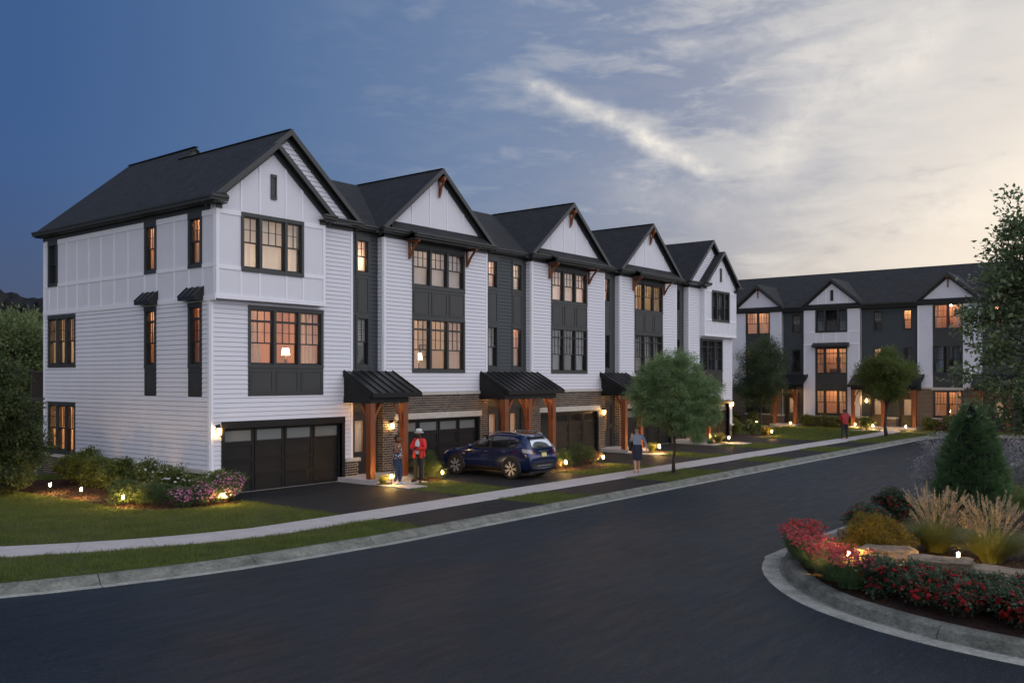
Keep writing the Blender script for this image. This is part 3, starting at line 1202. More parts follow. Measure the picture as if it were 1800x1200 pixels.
def porch_canopy(F, house, u0, u1, posts, ztop=3.88, zf=3.10, dep=1.5, ridge=.40, base=.16, rev=False, light=True):
    """lean-to standing-seam canopy on timber posts"""
    mb = MB()
    sl = (ztop - zf) / dep
    mb.box8([F.P(u0, .01, ztop - .05), F.P(u1, .01, ztop - .05), F.P(u1, dep, zf - .05), F.P(u0, dep, zf - .05),
             F.P(u0, .01, ztop), F.P(u1, .01, ztop), F.P(u1, dep, zf), F.P(u0, dep, zf)])
    o = mb.build('canopy_roof', 'canopy_metal', house)
    n = max(2, round((u1 - u0) / ridge))
    for i in range(n + 1):
        u = u0 + .02 + (u1 - u0 - .04) * i / n
        k = MB()
        k.box8([F.P(u - .011, .02, ztop - .012), F.P(u + .011, .02, ztop - .012), F.P(u + .011, dep + .005, zf - .005), F.P(u - .011, dep + .005, zf - .005),
                F.P(u - .011, .02, ztop + .042), F.P(u + .011, .02, ztop + .042), F.P(u + .011, dep + .005, zf + .042), F.P(u - .011, dep + .005, zf + .042)])
        k.build('seam', 'canopy_metal', o)
    f = MB()
    F.box(f, u0 - .012, u1 + .012, dep + .001, dep + .03, zf - .15, zf + .006)
    # raking side boards
    for (a, b) in ((u0 - .03, u0), (u1, u1 + .03)):
        f.box8([F.P(a, .01, ztop - .20), F.P(b, .01, ztop - .20), F.P(b, dep, zf - .15), F.P(a, dep, zf - .15),
                F.P(a, .01, ztop + .02), F.P(b, .01, ztop + .02), F.P(b, dep, zf + .004), F.P(a, dep, zf + .004)])
    f.build('canopy_fascia', 'garage_black', house)
    bm = MB()
    a, b = posts[0] - .13, posts[-1] + .13
    F.box(bm, a, b, dep - .33, dep - .11, zf - .34, zf - .12)
    F.box(bm, a, a + .10, .02, dep - .33, zf - .34, zf - .12)
    F.box(bm, b - .10, b, .02, dep - .33, zf - .34, zf - .12)
    # triangular cheeks over the side beams, and the ceiling
    for q in (a + .02, b - .08):
        bm.prism([F.P(q, .02, zf - .12), F.P(q, dep - .15, zf - .12), F.P(q, dep - .15, zf - .055), F.P(q, .02, ztop - .07)], F.u, 0, .06)
    F.box(bm, a + .1, b - .1, .02, dep - .33, zf - .20, zf - .16)
    bm.build('canopy_beam', 'garage_black', house)
    zb = zf - .34
    for i, p in enumerate(posts):
        k = MB()
        F.box(k, p - .115, p + .115, dep - .335, dep - .105, base, zb)
        po = k.build('post', 'cedar', house, bevel=.008)
        c = dep - .22
        for sg, ln in ((-1, .34), (1, .34)):
            br = MB()
            # curved knee brace along the wall direction
            A = F.P(p + sg * .115, c, zb - .85)
            Bm = F.P(p + sg * .20, c, zb - .42)
            B = F.P(p + sg * (.13 + ln), c, zb - .01)
            br.beam(A, Bm, .09, .085, F.n)
            br.beam(Bm, B, .09, .085, F.n)
            if (sg < 0 and i == 0) or (sg > 0 and i == len(posts) - 1):
                continue
            br.build('brace', 'cedar', po)
        br = MB()
        br.beam(F.P(p, c - .13, zb - .85), F.P(p, c - .20, zb - .42), .085, .09, F.u)
        br.beam(F.P(p, c - .20, zb - .42), F.P(p, c - .47, zb - .01), .085, .09, F.u)
        br.build('brace', 'cedar', po)
    if light:
        for q in ([(posts[0] + posts[-1]) / 2] if len(posts) == 2 else [(posts[0] + posts[1]) / 2, (posts[1] + posts[2]) / 2]):
            k = MB()
            k.lathe([(.03, -.05), (.05, -.045), (.055, 0)], F.P(q, .62, zf - .20), 12)
            k.build('downlight', 'porch_glow', house)
    return o


def front_door(F, house, u0, u1, z0, z1, glass, side=None, m='door_black', lit='blind'):
    mb = MB()
    t = .10
    F.box(mb, u0 - t, u0, 0, .04, z0, z1)
    F.box(mb, u1, u1 + t, 0, .04, z0, z1)
    F.box(mb, u0 - t, u1 + t, 0, .045, z1, z1 + .14)
    F.box(mb, u0, u1, -.08, .02, z0, z0 + .04)
    mb.build('door_frame', 'window_frame', house)
    dd = MB()
    g0, g1 = glass
    F.box(dd, u0, g0, -.07, -.02, z0 + .04, z1)
    F.box(dd, g1, u1, -.07, -.02, z0 + .04, z1)
    F.box(dd, g0, g1, -.07, -.02, z0 + .04, z0 + .80)
    F.box(dd, g0, g1, -.07, -.02, z1 - .22, z1)
    F.box(dd, g0 + .02, g1 - .02, -.02, -.008, z0 + .22, z0 + .68)
    d = dd.build('front_door', m, house)
    block(F, d, 'pane', 'window_glass', g0, g1, -.05, -.042, z0 + .80, z1 - .22)
    h = MB()
    F.box(h, u1 - .07, u1 - .045, -.02, .05, z0 + .95, z0 + 1.16)
    h.build('handle', 'metal_handle', d)
    # entry hall behind the glass
    r = MB()
    for (a, b, c1, c2, p, q) in ((u0 - .1, u0 - .05, -1.2, -.1, z0, z1), (u1 + .05, u1 + .1, -1.2, -.1, z0, z1), (u0 - .1, u1 + .1, -1.25, -1.2, z0, z1),
                                 (u0 - .1, u1 + .1, -1.2, -.1, z1, z1 + .05)):
        F.box(r, a, b, c1, c2, p, q)
    r.build('hall', 'interior_wall', house)
    folds(F, house, g0 - .02, g1 + .02, z0 + .7, z1 - .1, -.16, 'blind_cloth', amp=.01, per=.2, name='blind')
    ceiling_lamp(F, house, (g0 + g1) / 2, z1 - .5, .8, 'soft_glow', .07)


def timber_bracket(house, x, y0, reach=.55, z=8.74, h=.62, king=False):
    k = MB()
    w = .085
    k.box(x - w / 2, x + w / 2, y0 - .07, y0 - .001, z - h, z)
    k.box(x - w / 2 - .004, x + w / 2 + .004, y0 - reach, y0 - .001, z, z + .11)
    k.beam((x, y0 - .06, z - h + .08), (x, y0 - reach * .40, z - h * .42), w * .8, .07, (1, 0, 0))
    k.beam((x, y0 - reach * .40, z - h * .42), (x, y0 - reach + .07, z + .02), w * .8, .07, (1, 0, 0))
    return k.build('timber_bracket', 'cedar', house)


# ---- H1 -------------------------------------------------------------
def build_h1():
    h = H1
    up = (.89, 3.31, 6.96, 8.80)
    mid = (1.33, 4.37, 3.05, 5.95)
    gar = (.47, 5.20, 0.0, 2.06)
    garc = (.36, 5.33, 0.0, 2.28)
    # front wall
    wall_core(FR, h, 0, 5.70, 0, 8.95, [(1.40, 4.30, 3.98, 5.9), gar, (.9, 3.3, 7.0, 8.75)])
    hol = [mid, garc]
    lap_boards(FR, h, .085, 5.60, .80, 6.06, hol)
    lap_boards(FR, h, 4.25, 5.60, 6.06, 8.80, [])
    # box-out with flat panels
    mb = MB()
    for a, b, p, q in cells(0, 4.24, 6.06, 8.80, [(1.0, 3.2, 7.07, 8.66)]):
        FBUMP.box(mb, a, b, -.14, 0, p, q)
    mb.box(0, .14, -.14, .0, 6.06, 8.95)
    mb.box(4.10, 4.24, -.14, .0, 6.06, 8.95)
    mb.box(.14, 4.10, -.139, 0, 6.061, 6.10)
    w = mb.build('box_out', 'white_panel', h)
    S = FBUMP
    for (a, b, p, q, d) in [(-.0, .11, 6.20, 8.80, .026), (4.13, 4.24, 6.20, 8.80, .026), (-.02, 4.26, 6.06, 6.20, .034),
                            (.11, .89, 6.97, 7.09, .022), (3.31, 4.13, 6.97, 7.09, .022), (.11, .89, 8.66, 8.80, .022), (3.31, 4.13, 8.66, 8.80, .022)]:
        block(S, w, 'trim_board', 'white_trim', a, b, .001, d, p, q)
    for x in (.86, 1.55, 2.58, 3.26):
        block(S, w, 'batten', 'white_trim', x, x + .075, .001, .020, 6.20, 6.96)
    # front gable of the box-out
    gable(h, 2.12, 2.37, 11.16, -.28, -.53, .06, left=False)
    gw = gable_wall(h, 2.12, 2.37, 11.16, -.28, 8.80, battens=(.90, 1.59, 2.60, 3.26), bw=.065, xlim=(0, 4.24))
    v = MB()
    v.box(2.0, 2.22, -.33, -.28, 9.36, 9.45)
    v.box(2.0, 2.22, -.33, -.28, 10.06, 10.16)
    v.box(2.0, 2.03, -.32, -.28, 9.45, 10.06)
    v.box(2.19, 2.22, -.32, -.28, 9.45, 10.06)
    vo = v.build('gable_vent', 'charcoal_trim', h)
    lv = MB()
    for i in range(11):
        z = 9.46 + i * .055
        lv.box8([(2.03, -.315, z), (2.19, -.315, z), (2.19, -.285, z + .02), (2.03, -.285, z + .02), (2.03, -.310, z + .012), (2.19, -.310, z + .012), (2.19, -.282, z + .035), (2.03, -.282, z + .035)])
    lv.build('louvre', 'window_frame', vo)
    # big gable behind
    gable(h, 2.85, 3.10, 11.78, 0, -.25, 5.0, left=False, rakes=(True, True))
    gable_wall(h, 2.85, 3.10, 11.78, 0.0, 8.95, boards=True)
    # left slope, one sheet from the box-out to the rear
    s = (11.78 - ZE) / 3.10
    zz = lambda x: ZE + s * (x + .25)
    mb = MB()
    roofpoly(mb, [(x, y, zz(x)) for x, y in [(-.25, -.53), (2.12, -.53), (2.12, -.25), (2.85, -.25), (2.85, 6.4), (3.55, 6.4), (3.55, 11.2), (-.25, 11.2)]])
    roofpoly(mb, [(3.55, 6.4, zz(3.55)), (7.35, 6.4, ZE), (7.35, 11.2, ZE), (3.55, 11.2, zz(3.55))])
    mb.build('roof', 'shingles', h)
    gb = MB()
    gb.prism([(2.8, 6.45, 11.6), (3.55, 6.45, zz(3.55) - .05), (7.2, 6.45, 9.2), (2.8, 6.45, 9.2)], (0, 1, 0), 0, .1)
    gb.build('rear_gable_wall', 'charcoal_trim', h)
    rc = MB()
    rc.beam((3.55, 6.35, zz(3.55) + .01), (3.55, 11.25, zz(3.55) - .005), .16, .02)
    rc.beam((2.85, -.26, 11.782), (2.85, 6.4, 11.782), .14, .018)
    rc.build('ridge_cap', 'shingles', h)
    bk = MB()
    rake(bk, (-.25, ZE), (3.55, zz(3.55)), 11.2, .22)
    bk.build('rake_board', 'charcoal_trim', h)
    # gutters, soffit, frieze
    g = MB()
    g.prism([(-.25, -.53, ZE), (-.38, -.53, ZE), (-.38, -.53, ZE - .05), (-.355, -.53, ZE - .09), (-.345, -.53, ZE - .16), (-.25, -.53, ZE - .16)], (0, 1, 0), 0, 11.75)
    gutter(g, -.38, .22, -.53)
    gutter(g, 3.95, 4.50, -.53)
    gutter(g, 4.50, 5.95, -.25)
    g.build('gutter', 'charcoal_trim', h)
    sf = MB()
    sf.box(-.25, 0.0, -.53, 11.2, 8.93, 8.97)
    sf.box(0.0, .25, -.53, -.28, 8.93, 8.97)
    sf.box(3.95, 4.50, -.53, .0, 8.93, 8.97)
    sf.box(4.50, 5.95, -.25, 0, 8.93, 8.97)
    # small shingled returns on the corners
    sf.build('soffit', 'charcoal_trim', h)
    rt = MB()
    rt.box8([(-.36, -.65, ZE), (.22, -.65, ZE), (.22, -.28, ZE), (-.36, -.28, ZE), (-.30, -.55, ZE + .05), (.14, -.55, ZE + .14), (.14, -.29, ZE + .2), (-.30, -.29, ZE + .02)])
    rt.build('eave_return', 'shingles', h)
    fz = MB()
    FSIDE.box(fz, .0, 11.0, .001, .045, 8.78, 8.93)
    FR.box(fz, 4.25, 5.70, .001, .045, 8.80, 8.93)
    FBUMP.box(fz, 0, .20, .001, .045, 8.80, 8.93)
    FBUMP.box(fz, 4.0, 4.24, .001, .045, 8.80, 8.93)
    fz.build('frieze_board', 'charcoal_trim', h)
    corner_board(FR, h, 0.0, .085, .80, 6.05)
    corner_board(FR, h, 5.60, 5.70, .80, 8.80)
    # windows
    window(FBUMP, h, *up, (2.0, 3.1, 2.0), cols=(2, 3, 2), trim=.09, head=.12)
    fit_room(FBUMP, h, 1.0, 3.2, 7.05, 8.68, 'palelamp', depth=1.5, pad=.12)
    window(FR, h, mid[0], mid[1], 3.95, mid[3], (1, 1, 1), transom=True, trim=.10)
    spandrel(FR, h, mid[0], mid[1], 3.05, 3.95, 3)
    fit_room(FR, h, 1.43, 4.27, 4.05, 5.8, 'lamp', depth=2.4, pad=.30)
    # garage
    garage(FR, h, .47, 5.20, 2.06)
    gc = MB()
    FR.box(gc, .36, .47, -.1, .045, 0, 2.06)
    FR.box(gc, 5.20, 5.33, -.1, .045, 0, 2.06)
    FR.box(gc, .36, 5.33, -.1, .055, 2.06, 2.28)
    gc.build('garage_casing', 'garage_black', h)
    # base: brick and stone cap at the corner and the side
    bricks(FR, h, -.028, .36, 0, .68, [])
    bricks(FR, h, 5.34, 5.95, 0, .68, [])
    c = MB()
    c.box(-.10, .40, -.10, -.002, .68, .80)
    c.box(-.10, -.002, -.002, 11.05, .68, .80)
    c.box(5.33, 6.02, -.10, .05, .68, .80)
    c.build('stone_ledge', 'stone_cap', h, bevel=.01)
    pb = MB()
    pb.box(5.70, 5.95, .0, .28, 0, .68)
    pb.build('pier_core', 'mortar', h)
    # side wall
    sh = [(.42, 1.18, 7.05, 8.78), (3.03, 3.76, 7.05, 8.78), (9.86, 10.62, 7.05, 8.78),
          (.42, 1.18, 3.06, 5.97), (3.03, 3.76, 3.06, 5.97), (8.48, 10.62, 4.02, 5.97), (8.50, 10.62, .82, 2.74)]
    openings = [(a + .08, b - .08, (p + .95 if q - p > 2.5 else p + .06), q - .1) for a, b, p, q in sh]
    wall_core(FSIDE, h, 0, 11.0, 0, 8.95, openings)
    lap_boards(FSIDE, h, .10, 10.9, .80, 6.02, sh)
    pp = MB()
    for a, b, p, q in cells(-.14, 11.0, 6.02, 8.78, sh[:3]):
        FSIDE.box(pp, a, b, .001, .014, p, q)
    w = pp.build('panel_cladding', 'white_panel', h)
    for (a, b, p, q, d) in [(-.30, 11.0, 6.0, 6.16, .045), (-.28, -.17, 6.16, 8.78, .036), (10.88, 11.0, 6.16, 8.78, .036)]:
        block(FSIDE, w, 'trim_board', 'white_trim', a, b, .016, d, p, q)
    for u0, u1 in ((-.17, .42), (1.18, 3.03), (3.76, 9.86), (10.62, 10.88)):
        block(FSIDE, w, 'trim_board', 'white_trim', u0, u1, .015, .032, 8.60, 8.775)
        block(FSIDE, w, 'trim_board', 'white_trim', u0, u1, .015, .032, 7.02, 7.14)
    for u in (1.96, 4.80, 5.72, 6.62, 7.50, 8.36, 9.16):
        block(FSIDE, w, 'batten', 'white_trim', u, u + .075, .015, .028, 7.14, 8.60)
    for u in (.36, 1.12, 1.96, 3.0, 3.74, 4.80, 5.72, 6.62, 7.50, 8.36, 9.16, 9.86, 10.52):
        block(FSIDE, w, 'batten', 'white_trim', u, u + .075, .015, .028, 6.16, 7.02)
    corner_board(FSIDE, h, .0, .10, .80, 6.0)
    corner_board(FSIDE, h, 10.9, 11.0, .80, 6.0)
    bricks(FSIDE, h, 0, 11.0, 0, .68, [])
    for i, (a, b, p, q) in enumerate(sh[:3]):
        window(FSIDE, h, a, b, p, q, (1,), cols=(2,), trim=.11, head=.20)
    for i, (a, b, p, q) in enumerate(sh[3:5]):
        window(FSIDE, h, a, b, 3.95, q, (1,), cols=(2,), trim=.11, head=.14, transom=True)
        spandrel(FSIDE, h, a, b, 3.06, 3.95, 1)
        # little metal hood
        k = MB()
        for sgn, (u0, u1) in ((0, (a - .10, b + .10)),):
            k.prism([FSIDE.P(u0, .02, 6.45), FSIDE.P(u0, .34, 6.14), FSIDE.P(u0, .34, 6.02), FSIDE.P(u0, .02, 6.02)], FSIDE.u, 0, u1 - u0)
            for j in range(4):
                u = u0 + (u1 - u0 - .02) * j / 3
                k.box8([FSIDE.P(u, .02, 6.44), FSIDE.P(u + .02, .02, 6.44), FSIDE.P(u + .02, .35, 6.13), FSIDE.P(u, .35, 6.13),
                        FSIDE.P(u, .02, 6.48), FSIDE.P(u + .02, .02, 6.48), FSIDE.P(u + .02, .35, 6.17), FSIDE.P(u, .35, 6.17)])
        k.build('window_hood', 'canopy_metal', h)
    window(FSIDE, h, *sh[5], (1, 1, 1), cols=(2, 2, 2), trim=.10, mull=.16)
    window(FSIDE, h, *sh[6], (1, 1, 1), cols=(2, 2, 2), trim=.10, mull=.16)
    fit_room(FSIDE, h, .52, 1.08, 7.1, 8.6, 'curtain', depth=.85, pad=.04)
    fit_room(FSIDE, h, 3.12, 3.66, 7.1, 8.6, 'curtain', depth=1.2)
    fit_room(FSIDE, h, 9.96, 10.52, 7.1, 8.6, 'darkcurtain', depth=1.2, pad=.2)
    fit_room(FSIDE, h, .52, 1.08, 4.05, 5.8, 'curtain', depth=.85, pad=.03)
    fit_room(FSIDE, h, 3.12, 3.66, 4.05, 5.8, 'curtain', depth=1.2)
    fit_room(FSIDE, h, 8.6, 10.5, 4.1, 5.85, 'open', depth=1.8, pad=.3)
    fit_room(FSIDE, h, 8.6, 10.5, .95, 2.6, 'open', depth=1.8, pad=.3)
    # back and floor slab so that the block is closed
    b = MB()
    b.box(0, 7.2, 10.9, 11.0, 0, 8.95)
    b.prism([(.0, 10.9, 8.95), (7.1, 10.9, 8.95), (3.55, 10.9, 12.2)], (0, 1, 0), 0, .1)
    b.build('rear_wall', 'pale_sheathing', h)
    # rear deck with balusters
    dk = MB()
    dk.box(.4, 5.6, 11.0, 13.2, 2.70, 2.86)
    for x in (.5, 5.5):
        dk.box(x - .07, x + .07, 13.0, 13.14, 0, 3.95)
    d = dk.build('rear_deck', 'rear_deck', h)
    rl = MB()
    rl.box(.4, 5.6, 13.02, 13.10, 3.82, 3.90)
    rl.box(.44, .52, 11.0, 13.1, 3.82, 3.90)
    for i in range(40):
        x = .5 + i * .128
        rl.box(x, x + .035, 13.04, 13.08, 2.86, 3.82)
    for i in range(16):
        y = 11.1 + i * .125
        rl.box(.46, .50, y, y + .035, 2.86, 3.82)
    rl.build('railing', 'rear_deck', d)


def recess(house, u0, u1, cols, zr=(7.40, 8.70), zm=(4.02, 5.88), styles=('blind', 'dark'), ends=(True, True), core=True, roomw=.05):
    """dark set-back wall between two bays; cols = window columns (a, b, top style, mid style)"""
    holes, op = [], []
    for a, b, st, sm in cols:
        holes.append((a, b, 3.86, 8.80))
        op += [(a + .08, b - .08, 7.45, 8.62), (a + .08, b - .08, 4.08, 5.78)]
    wall_core(FREC, house, u0, u1, 0, 8.95, op + [DOORS.get(house.name, (0, 0, 0, 0))])
    lap_boards(FREC, house, u0, u1, 2.95, 8.80, holes, m='dark_siding')
    for a, b, st, sm in cols:
        window(FREC, house, a, b, 7.36, 8.80, (1,), cols=(2,), trim=.09, head=.20, sill=.10)
        window(FREC, house, a, b, 4.0, 5.90, (1,), cols=(2,), trim=.09, head=.12, sill=.10)
        spandrel(FREC, house, a, b, 5.90, 7.36, 1)
        k = MB()
        FREC.box(k, a, b, 0, .03, 3.86, 4.0)
        k.build('apron_board', 'charcoal_trim', house)
        fit_room(FREC, house, a + .1, b - .1, 7.5, 8.55, st, depth=1.0, pad=roomw)
        fit_room(FREC, house, a + .1, b - .1, 4.15, 5.75, sm, depth=1.0, pad=roomw)
    g = MB()
    gutter(g, u0 - .02, u1 + .02, .05)
    g.build('gutter', 'charcoal_trim', house)
    f = MB()
    f.box(u0, u1, .05, .30, 8.93, 8.97)
    FREC.box(f, u0, u1, .001, .04, 8.80, 8.93)
    f.build('frieze_board', 'charcoal_trim', house)


DOORS = {H1.name: (5.98, 6.86, .16, 2.30), H2.name: (13.45, 14.33, .16, 2.30), H3.name: (14.87, 15.75, .16, 2.30), H4.name: (22.30, 23.18, .16, 2.30), H5.name: (29.75, 30.63, .16, 2.30)}


def porch_wall(house, u0, u1, glass):
    """entrance wall under the canopy"""
    a, b, p, q = DOORS[house.name]
    lap_boards(FREC, house, u0, u1, .16, 2.95, [(a - .10, b + .10, 0, q + .14)], m='dark_siding')
    front_door(FREC, house, a, b, p, q, glass)


def bay(house, u0, u1, win, top, mid, garage_u, kind='bracket', panes='frosted_glass', apex=11.80, rbx=()):
    """brick-footed bay with three-light windows under a shingled eyebrow and a panelled gable"""
    F = FR
    wu0, wu1 = win
    g0, g1 = garage_u
    wall_core(F, house, u0, u1, 0, 8.95, [(wu0 + .1, wu1 - .1, 7.15, 8.5), (wu0 + .1, wu1 - .1, 3.95, 5.85), (g0, g1, 0, 2.06)])
    # side cheeks of the bay
    ck = MB()
    ck.box(u0, u0 + .16, .001, .30, 0, 8.95)
    ck.build('bay_cheek', 'shadow_sheathing', house)
    ck = MB()
    ck.box(u1 - .16, u1, .001, .30, 0, 8.95)
    ck.build('bay_cheek', 'shadow_sheathing', house)
    FL = Frame((u0, 0, 0), (0, 1, 0), (-1, 0, 0))
    FRt = Frame((u1, 0, 0), (0, 1, 0), (1, 0, 0))
    lap_boards(FL, house, .08, .29, 3.09, 8.80, [])
    corner_board(FL, house, .0, .08, 3.09, 8.80)
    corner_board(FRt, house, .0, .29, 3.09, 8.80)
    lap_boards(F, house, u0 + .10, u1 - .10, 3.09, 8.80, [(wu0, wu1, 3.83, 8.80)])
    corner_board(F, house, u0, u0 + .10, 3.09, 8.80)
    corner_board(F, house, u1 - .10, u1, 3.09, 8.80)
    bricks(F, house, u0 - .028, u1 + .028, 0, 2.97, [(g0, g1, 0, 2.06), (g0 - .12, g1 + .06, 2.06, 2.29)])
    bricks(FL, house, 0, .30, 0, 2.97, [])
    bricks(FRt, house, 0, .30, 0, 2.97, [])
    s = MB()
    s.box(u0 - .03, u1 + .03, -.075, -.002, 2.97, 3.09)
    s.build('stone_ledge', 'stone_cap', house, bevel=.008)
    s = MB()
    s.box(g0 - .12, g1 + .06, -.055, .10, 2.06, 2.29)
    s.build('stone_lintel', 'stone_cap', house, bevel=.008)
    rv = MB()
    rv.box(g0 - .0, g0 + .045, -.01, .14, 0, 2.06)
    rv.box(g1 - .09, g1, -.01, .14, 0, 2.06)
    rv.box(g0 + .045, g1 - .09, -.01, .14, 2.00, 2.06)
    rv.build('garage_casing', 'garage_black', house)
    garage(F, house, g0 + .045, g1 - .09, 2.00, panes=panes)
    window(F, house, wu0, wu1, 7.06, 8.72, (1, 1, 1), trim=.09, head=.12)
    spandrel(F, house, wu0, wu1, 5.94, 7.06, 3)
    window(F, house, wu0, wu1, 3.83, 5.94, (1, 1, 1), trim=.09, head=.08, transom=True)
    fit_room(F, house, wu0 + .1, wu1 - .1, 7.2, 8.55, top, depth=1.6)
    fit_room(F, house, wu0 + .1, wu1 - .1, 3.98, 5.8, mid, depth=2.2)
    cx, half = (u0 + u1) / 2, (u1 - u0) / 2 + .25
    gable(house, cx, half, apex, 0, -.25, 4.75)
    gable_wall(house, cx, half, apex, 0.0, 8.95, battens=[cx + (i - 1.5) * .98 for i in range(4)])
    rd = MB()
    rd.beam((cx, -.26, apex + .002), (cx, 4.7, apex + .002), .14, .018)
    rd.build('ridge_cap', 'shingles', house)
    # king bracket in the peak
    k = MB()
    zc = apex - .50
    k.box(cx - .045, cx + .045, -.07, -.052, zc - .62, zc + .05)
    k.box(cx - .05, cx + .05, -.36, -.052, zc + .03, zc + .17)
    k.beam((cx, -.08, zc - .55), (cx, -.16, zc - .2), .07, .07, (1, 0, 0))
    k.beam((cx, -.16, zc - .2), (cx, -.32, zc + .05), .07, .07, (1, 0, 0))
    k.build('peak_bracket', 'cedar', house)
    # eyebrow roof between the brackets
    e0, e1 = wu0 - .42, wu1 + .22
    m = MB()
    roofpoly(m, [(cx - half + .42, -.30, ZE + .05), (e0, -.30, ZE + .05), (e0, -.64, ZE - .10), (e1, -.64, ZE - .10), (e1, -.30, ZE + .05), (cx + half - .42, -.30, ZE + .05), (cx + half - .60, -.02, ZE + .33), (cx - half + .60, -.02, ZE + .33)], .05)
    m.box8([(e0, -.62, 8.86), (e1, -.62, 8.86), (e1, -.02, 8.86), (e0, -.02, 8.86), (e0, -.62, ZE - .12), (e1, -.62, ZE - .12), (e1, -.02, ZE + .10), (e0, -.02, ZE + .10)])
    m.build('eyebrow_roof', 'shingles', house)
    g = MB()
    gutter(g, cx - half - .02, e0, -.25)
    gutter(g, e1, cx + half + .02, -.25)
    gutter(g, e0 - .04, e1 + .04, -.62, z1=ZE - .09)
    g.build('gutter', 'charcoal_trim', house)
    f = MB()
    f.box(cx - half, cx + half, -.25, 0, 8.93, 8.965)
    f.box(e0, e1, -.62, 0, 8.82, 8.858)
    f.box(e0, e0 + .03, -.62, 0, 8.86, ZE - .1)
    F.box(f, u0, wu0 - .02, .001, .045, 8.80, 8.93)
    F.box(f, wu1 + .02, u1, .001, .045, 8.80, 8.93)
    F.box(f, wu0 - .02, wu1 + .02, .001, .050, 8.72, 8.82)
    f.build('frieze_board', 'charcoal_trim', house)
    timber_bracket(house, wu0 - .17, -.032)
    timber_bracket(house, wu1 + .10, -.032)


def cross_roof(house, u0, u1):
    m = MB()
    roofpoly(m, [(u0, .05, ZE), (u1, .05, ZE), (u1, 4.6, 11.76), (u0, 4.6, 11.76)])
    roofpoly(m, [(u0, 4.6, 11.76), (u1, 4.6, 11.76), (u1, 11.2, ZE), (u0, 11.2, ZE)])
    m.build('roof', 'shingles', house)
    b = MB()
    b.box(u0, u1, 10.9, 11.0, 0, 8.95)
    b.box(u0, u1, .6, 10.9, 8.90, 8.94)
    b.build('rear_wall', 'pale_sheathing', house)


build_h1()
recess(H1, 5.70, 7.20, [(6.10, 6.78, 'palelamp', 'darkblind')])
porch_wall(H1, 5.70, 7.20, (6.10, 6.52))
cross_roof(H1, 2.9, 7.20)
porch_canopy(FR, H1, 5.28, 7.66, (5.40, 6.98))

recess(H2, 13.10, 14.60, [(13.42, 14.16, 'blind', 'bluecurtain')])
porch_wall(H2, 13.10, 14.60, (13.62, 14.05))
bay(H2, 7.20, 13.10, (8.66, 11.68), 'blind', 'lamp', (7.90, 12.65))
cross_roof(H2, 7.20, 14.60)
recess(H3, 14.60, 16.15, [(15.12, 15.86, 'blind', 'curtain')])
porch_wall(H3, 14.60, 16.15, (15.05, 15.48))
bay(H3, 16.15, 22.10, (17.61, 20.56), 'palelamp', 'darkcurtain', (16.82, 21.60), panes='window_glass')
cross_roof(H3, 14.60, 22.10)
porch_canopy(FR, H2, 12.66, 16.55, (12.70, 14.28, 15.98))
recess(H4, 22.10, 23.55, [(22.42, 23.10, 'blind', 'dark')])
porch_wall(H4, 22.10, 23.55, (22.48, 22.90))
bay(H4, 23.55, 29.50, (24.95, 27.92), 'lamp', 'bluecurtain', (24.20, 28.95))
cross_roof(H4, 22.10, 29.50)
porch_canopy(FR, H4, 21.68, 24.06, (21.92, 23.40))


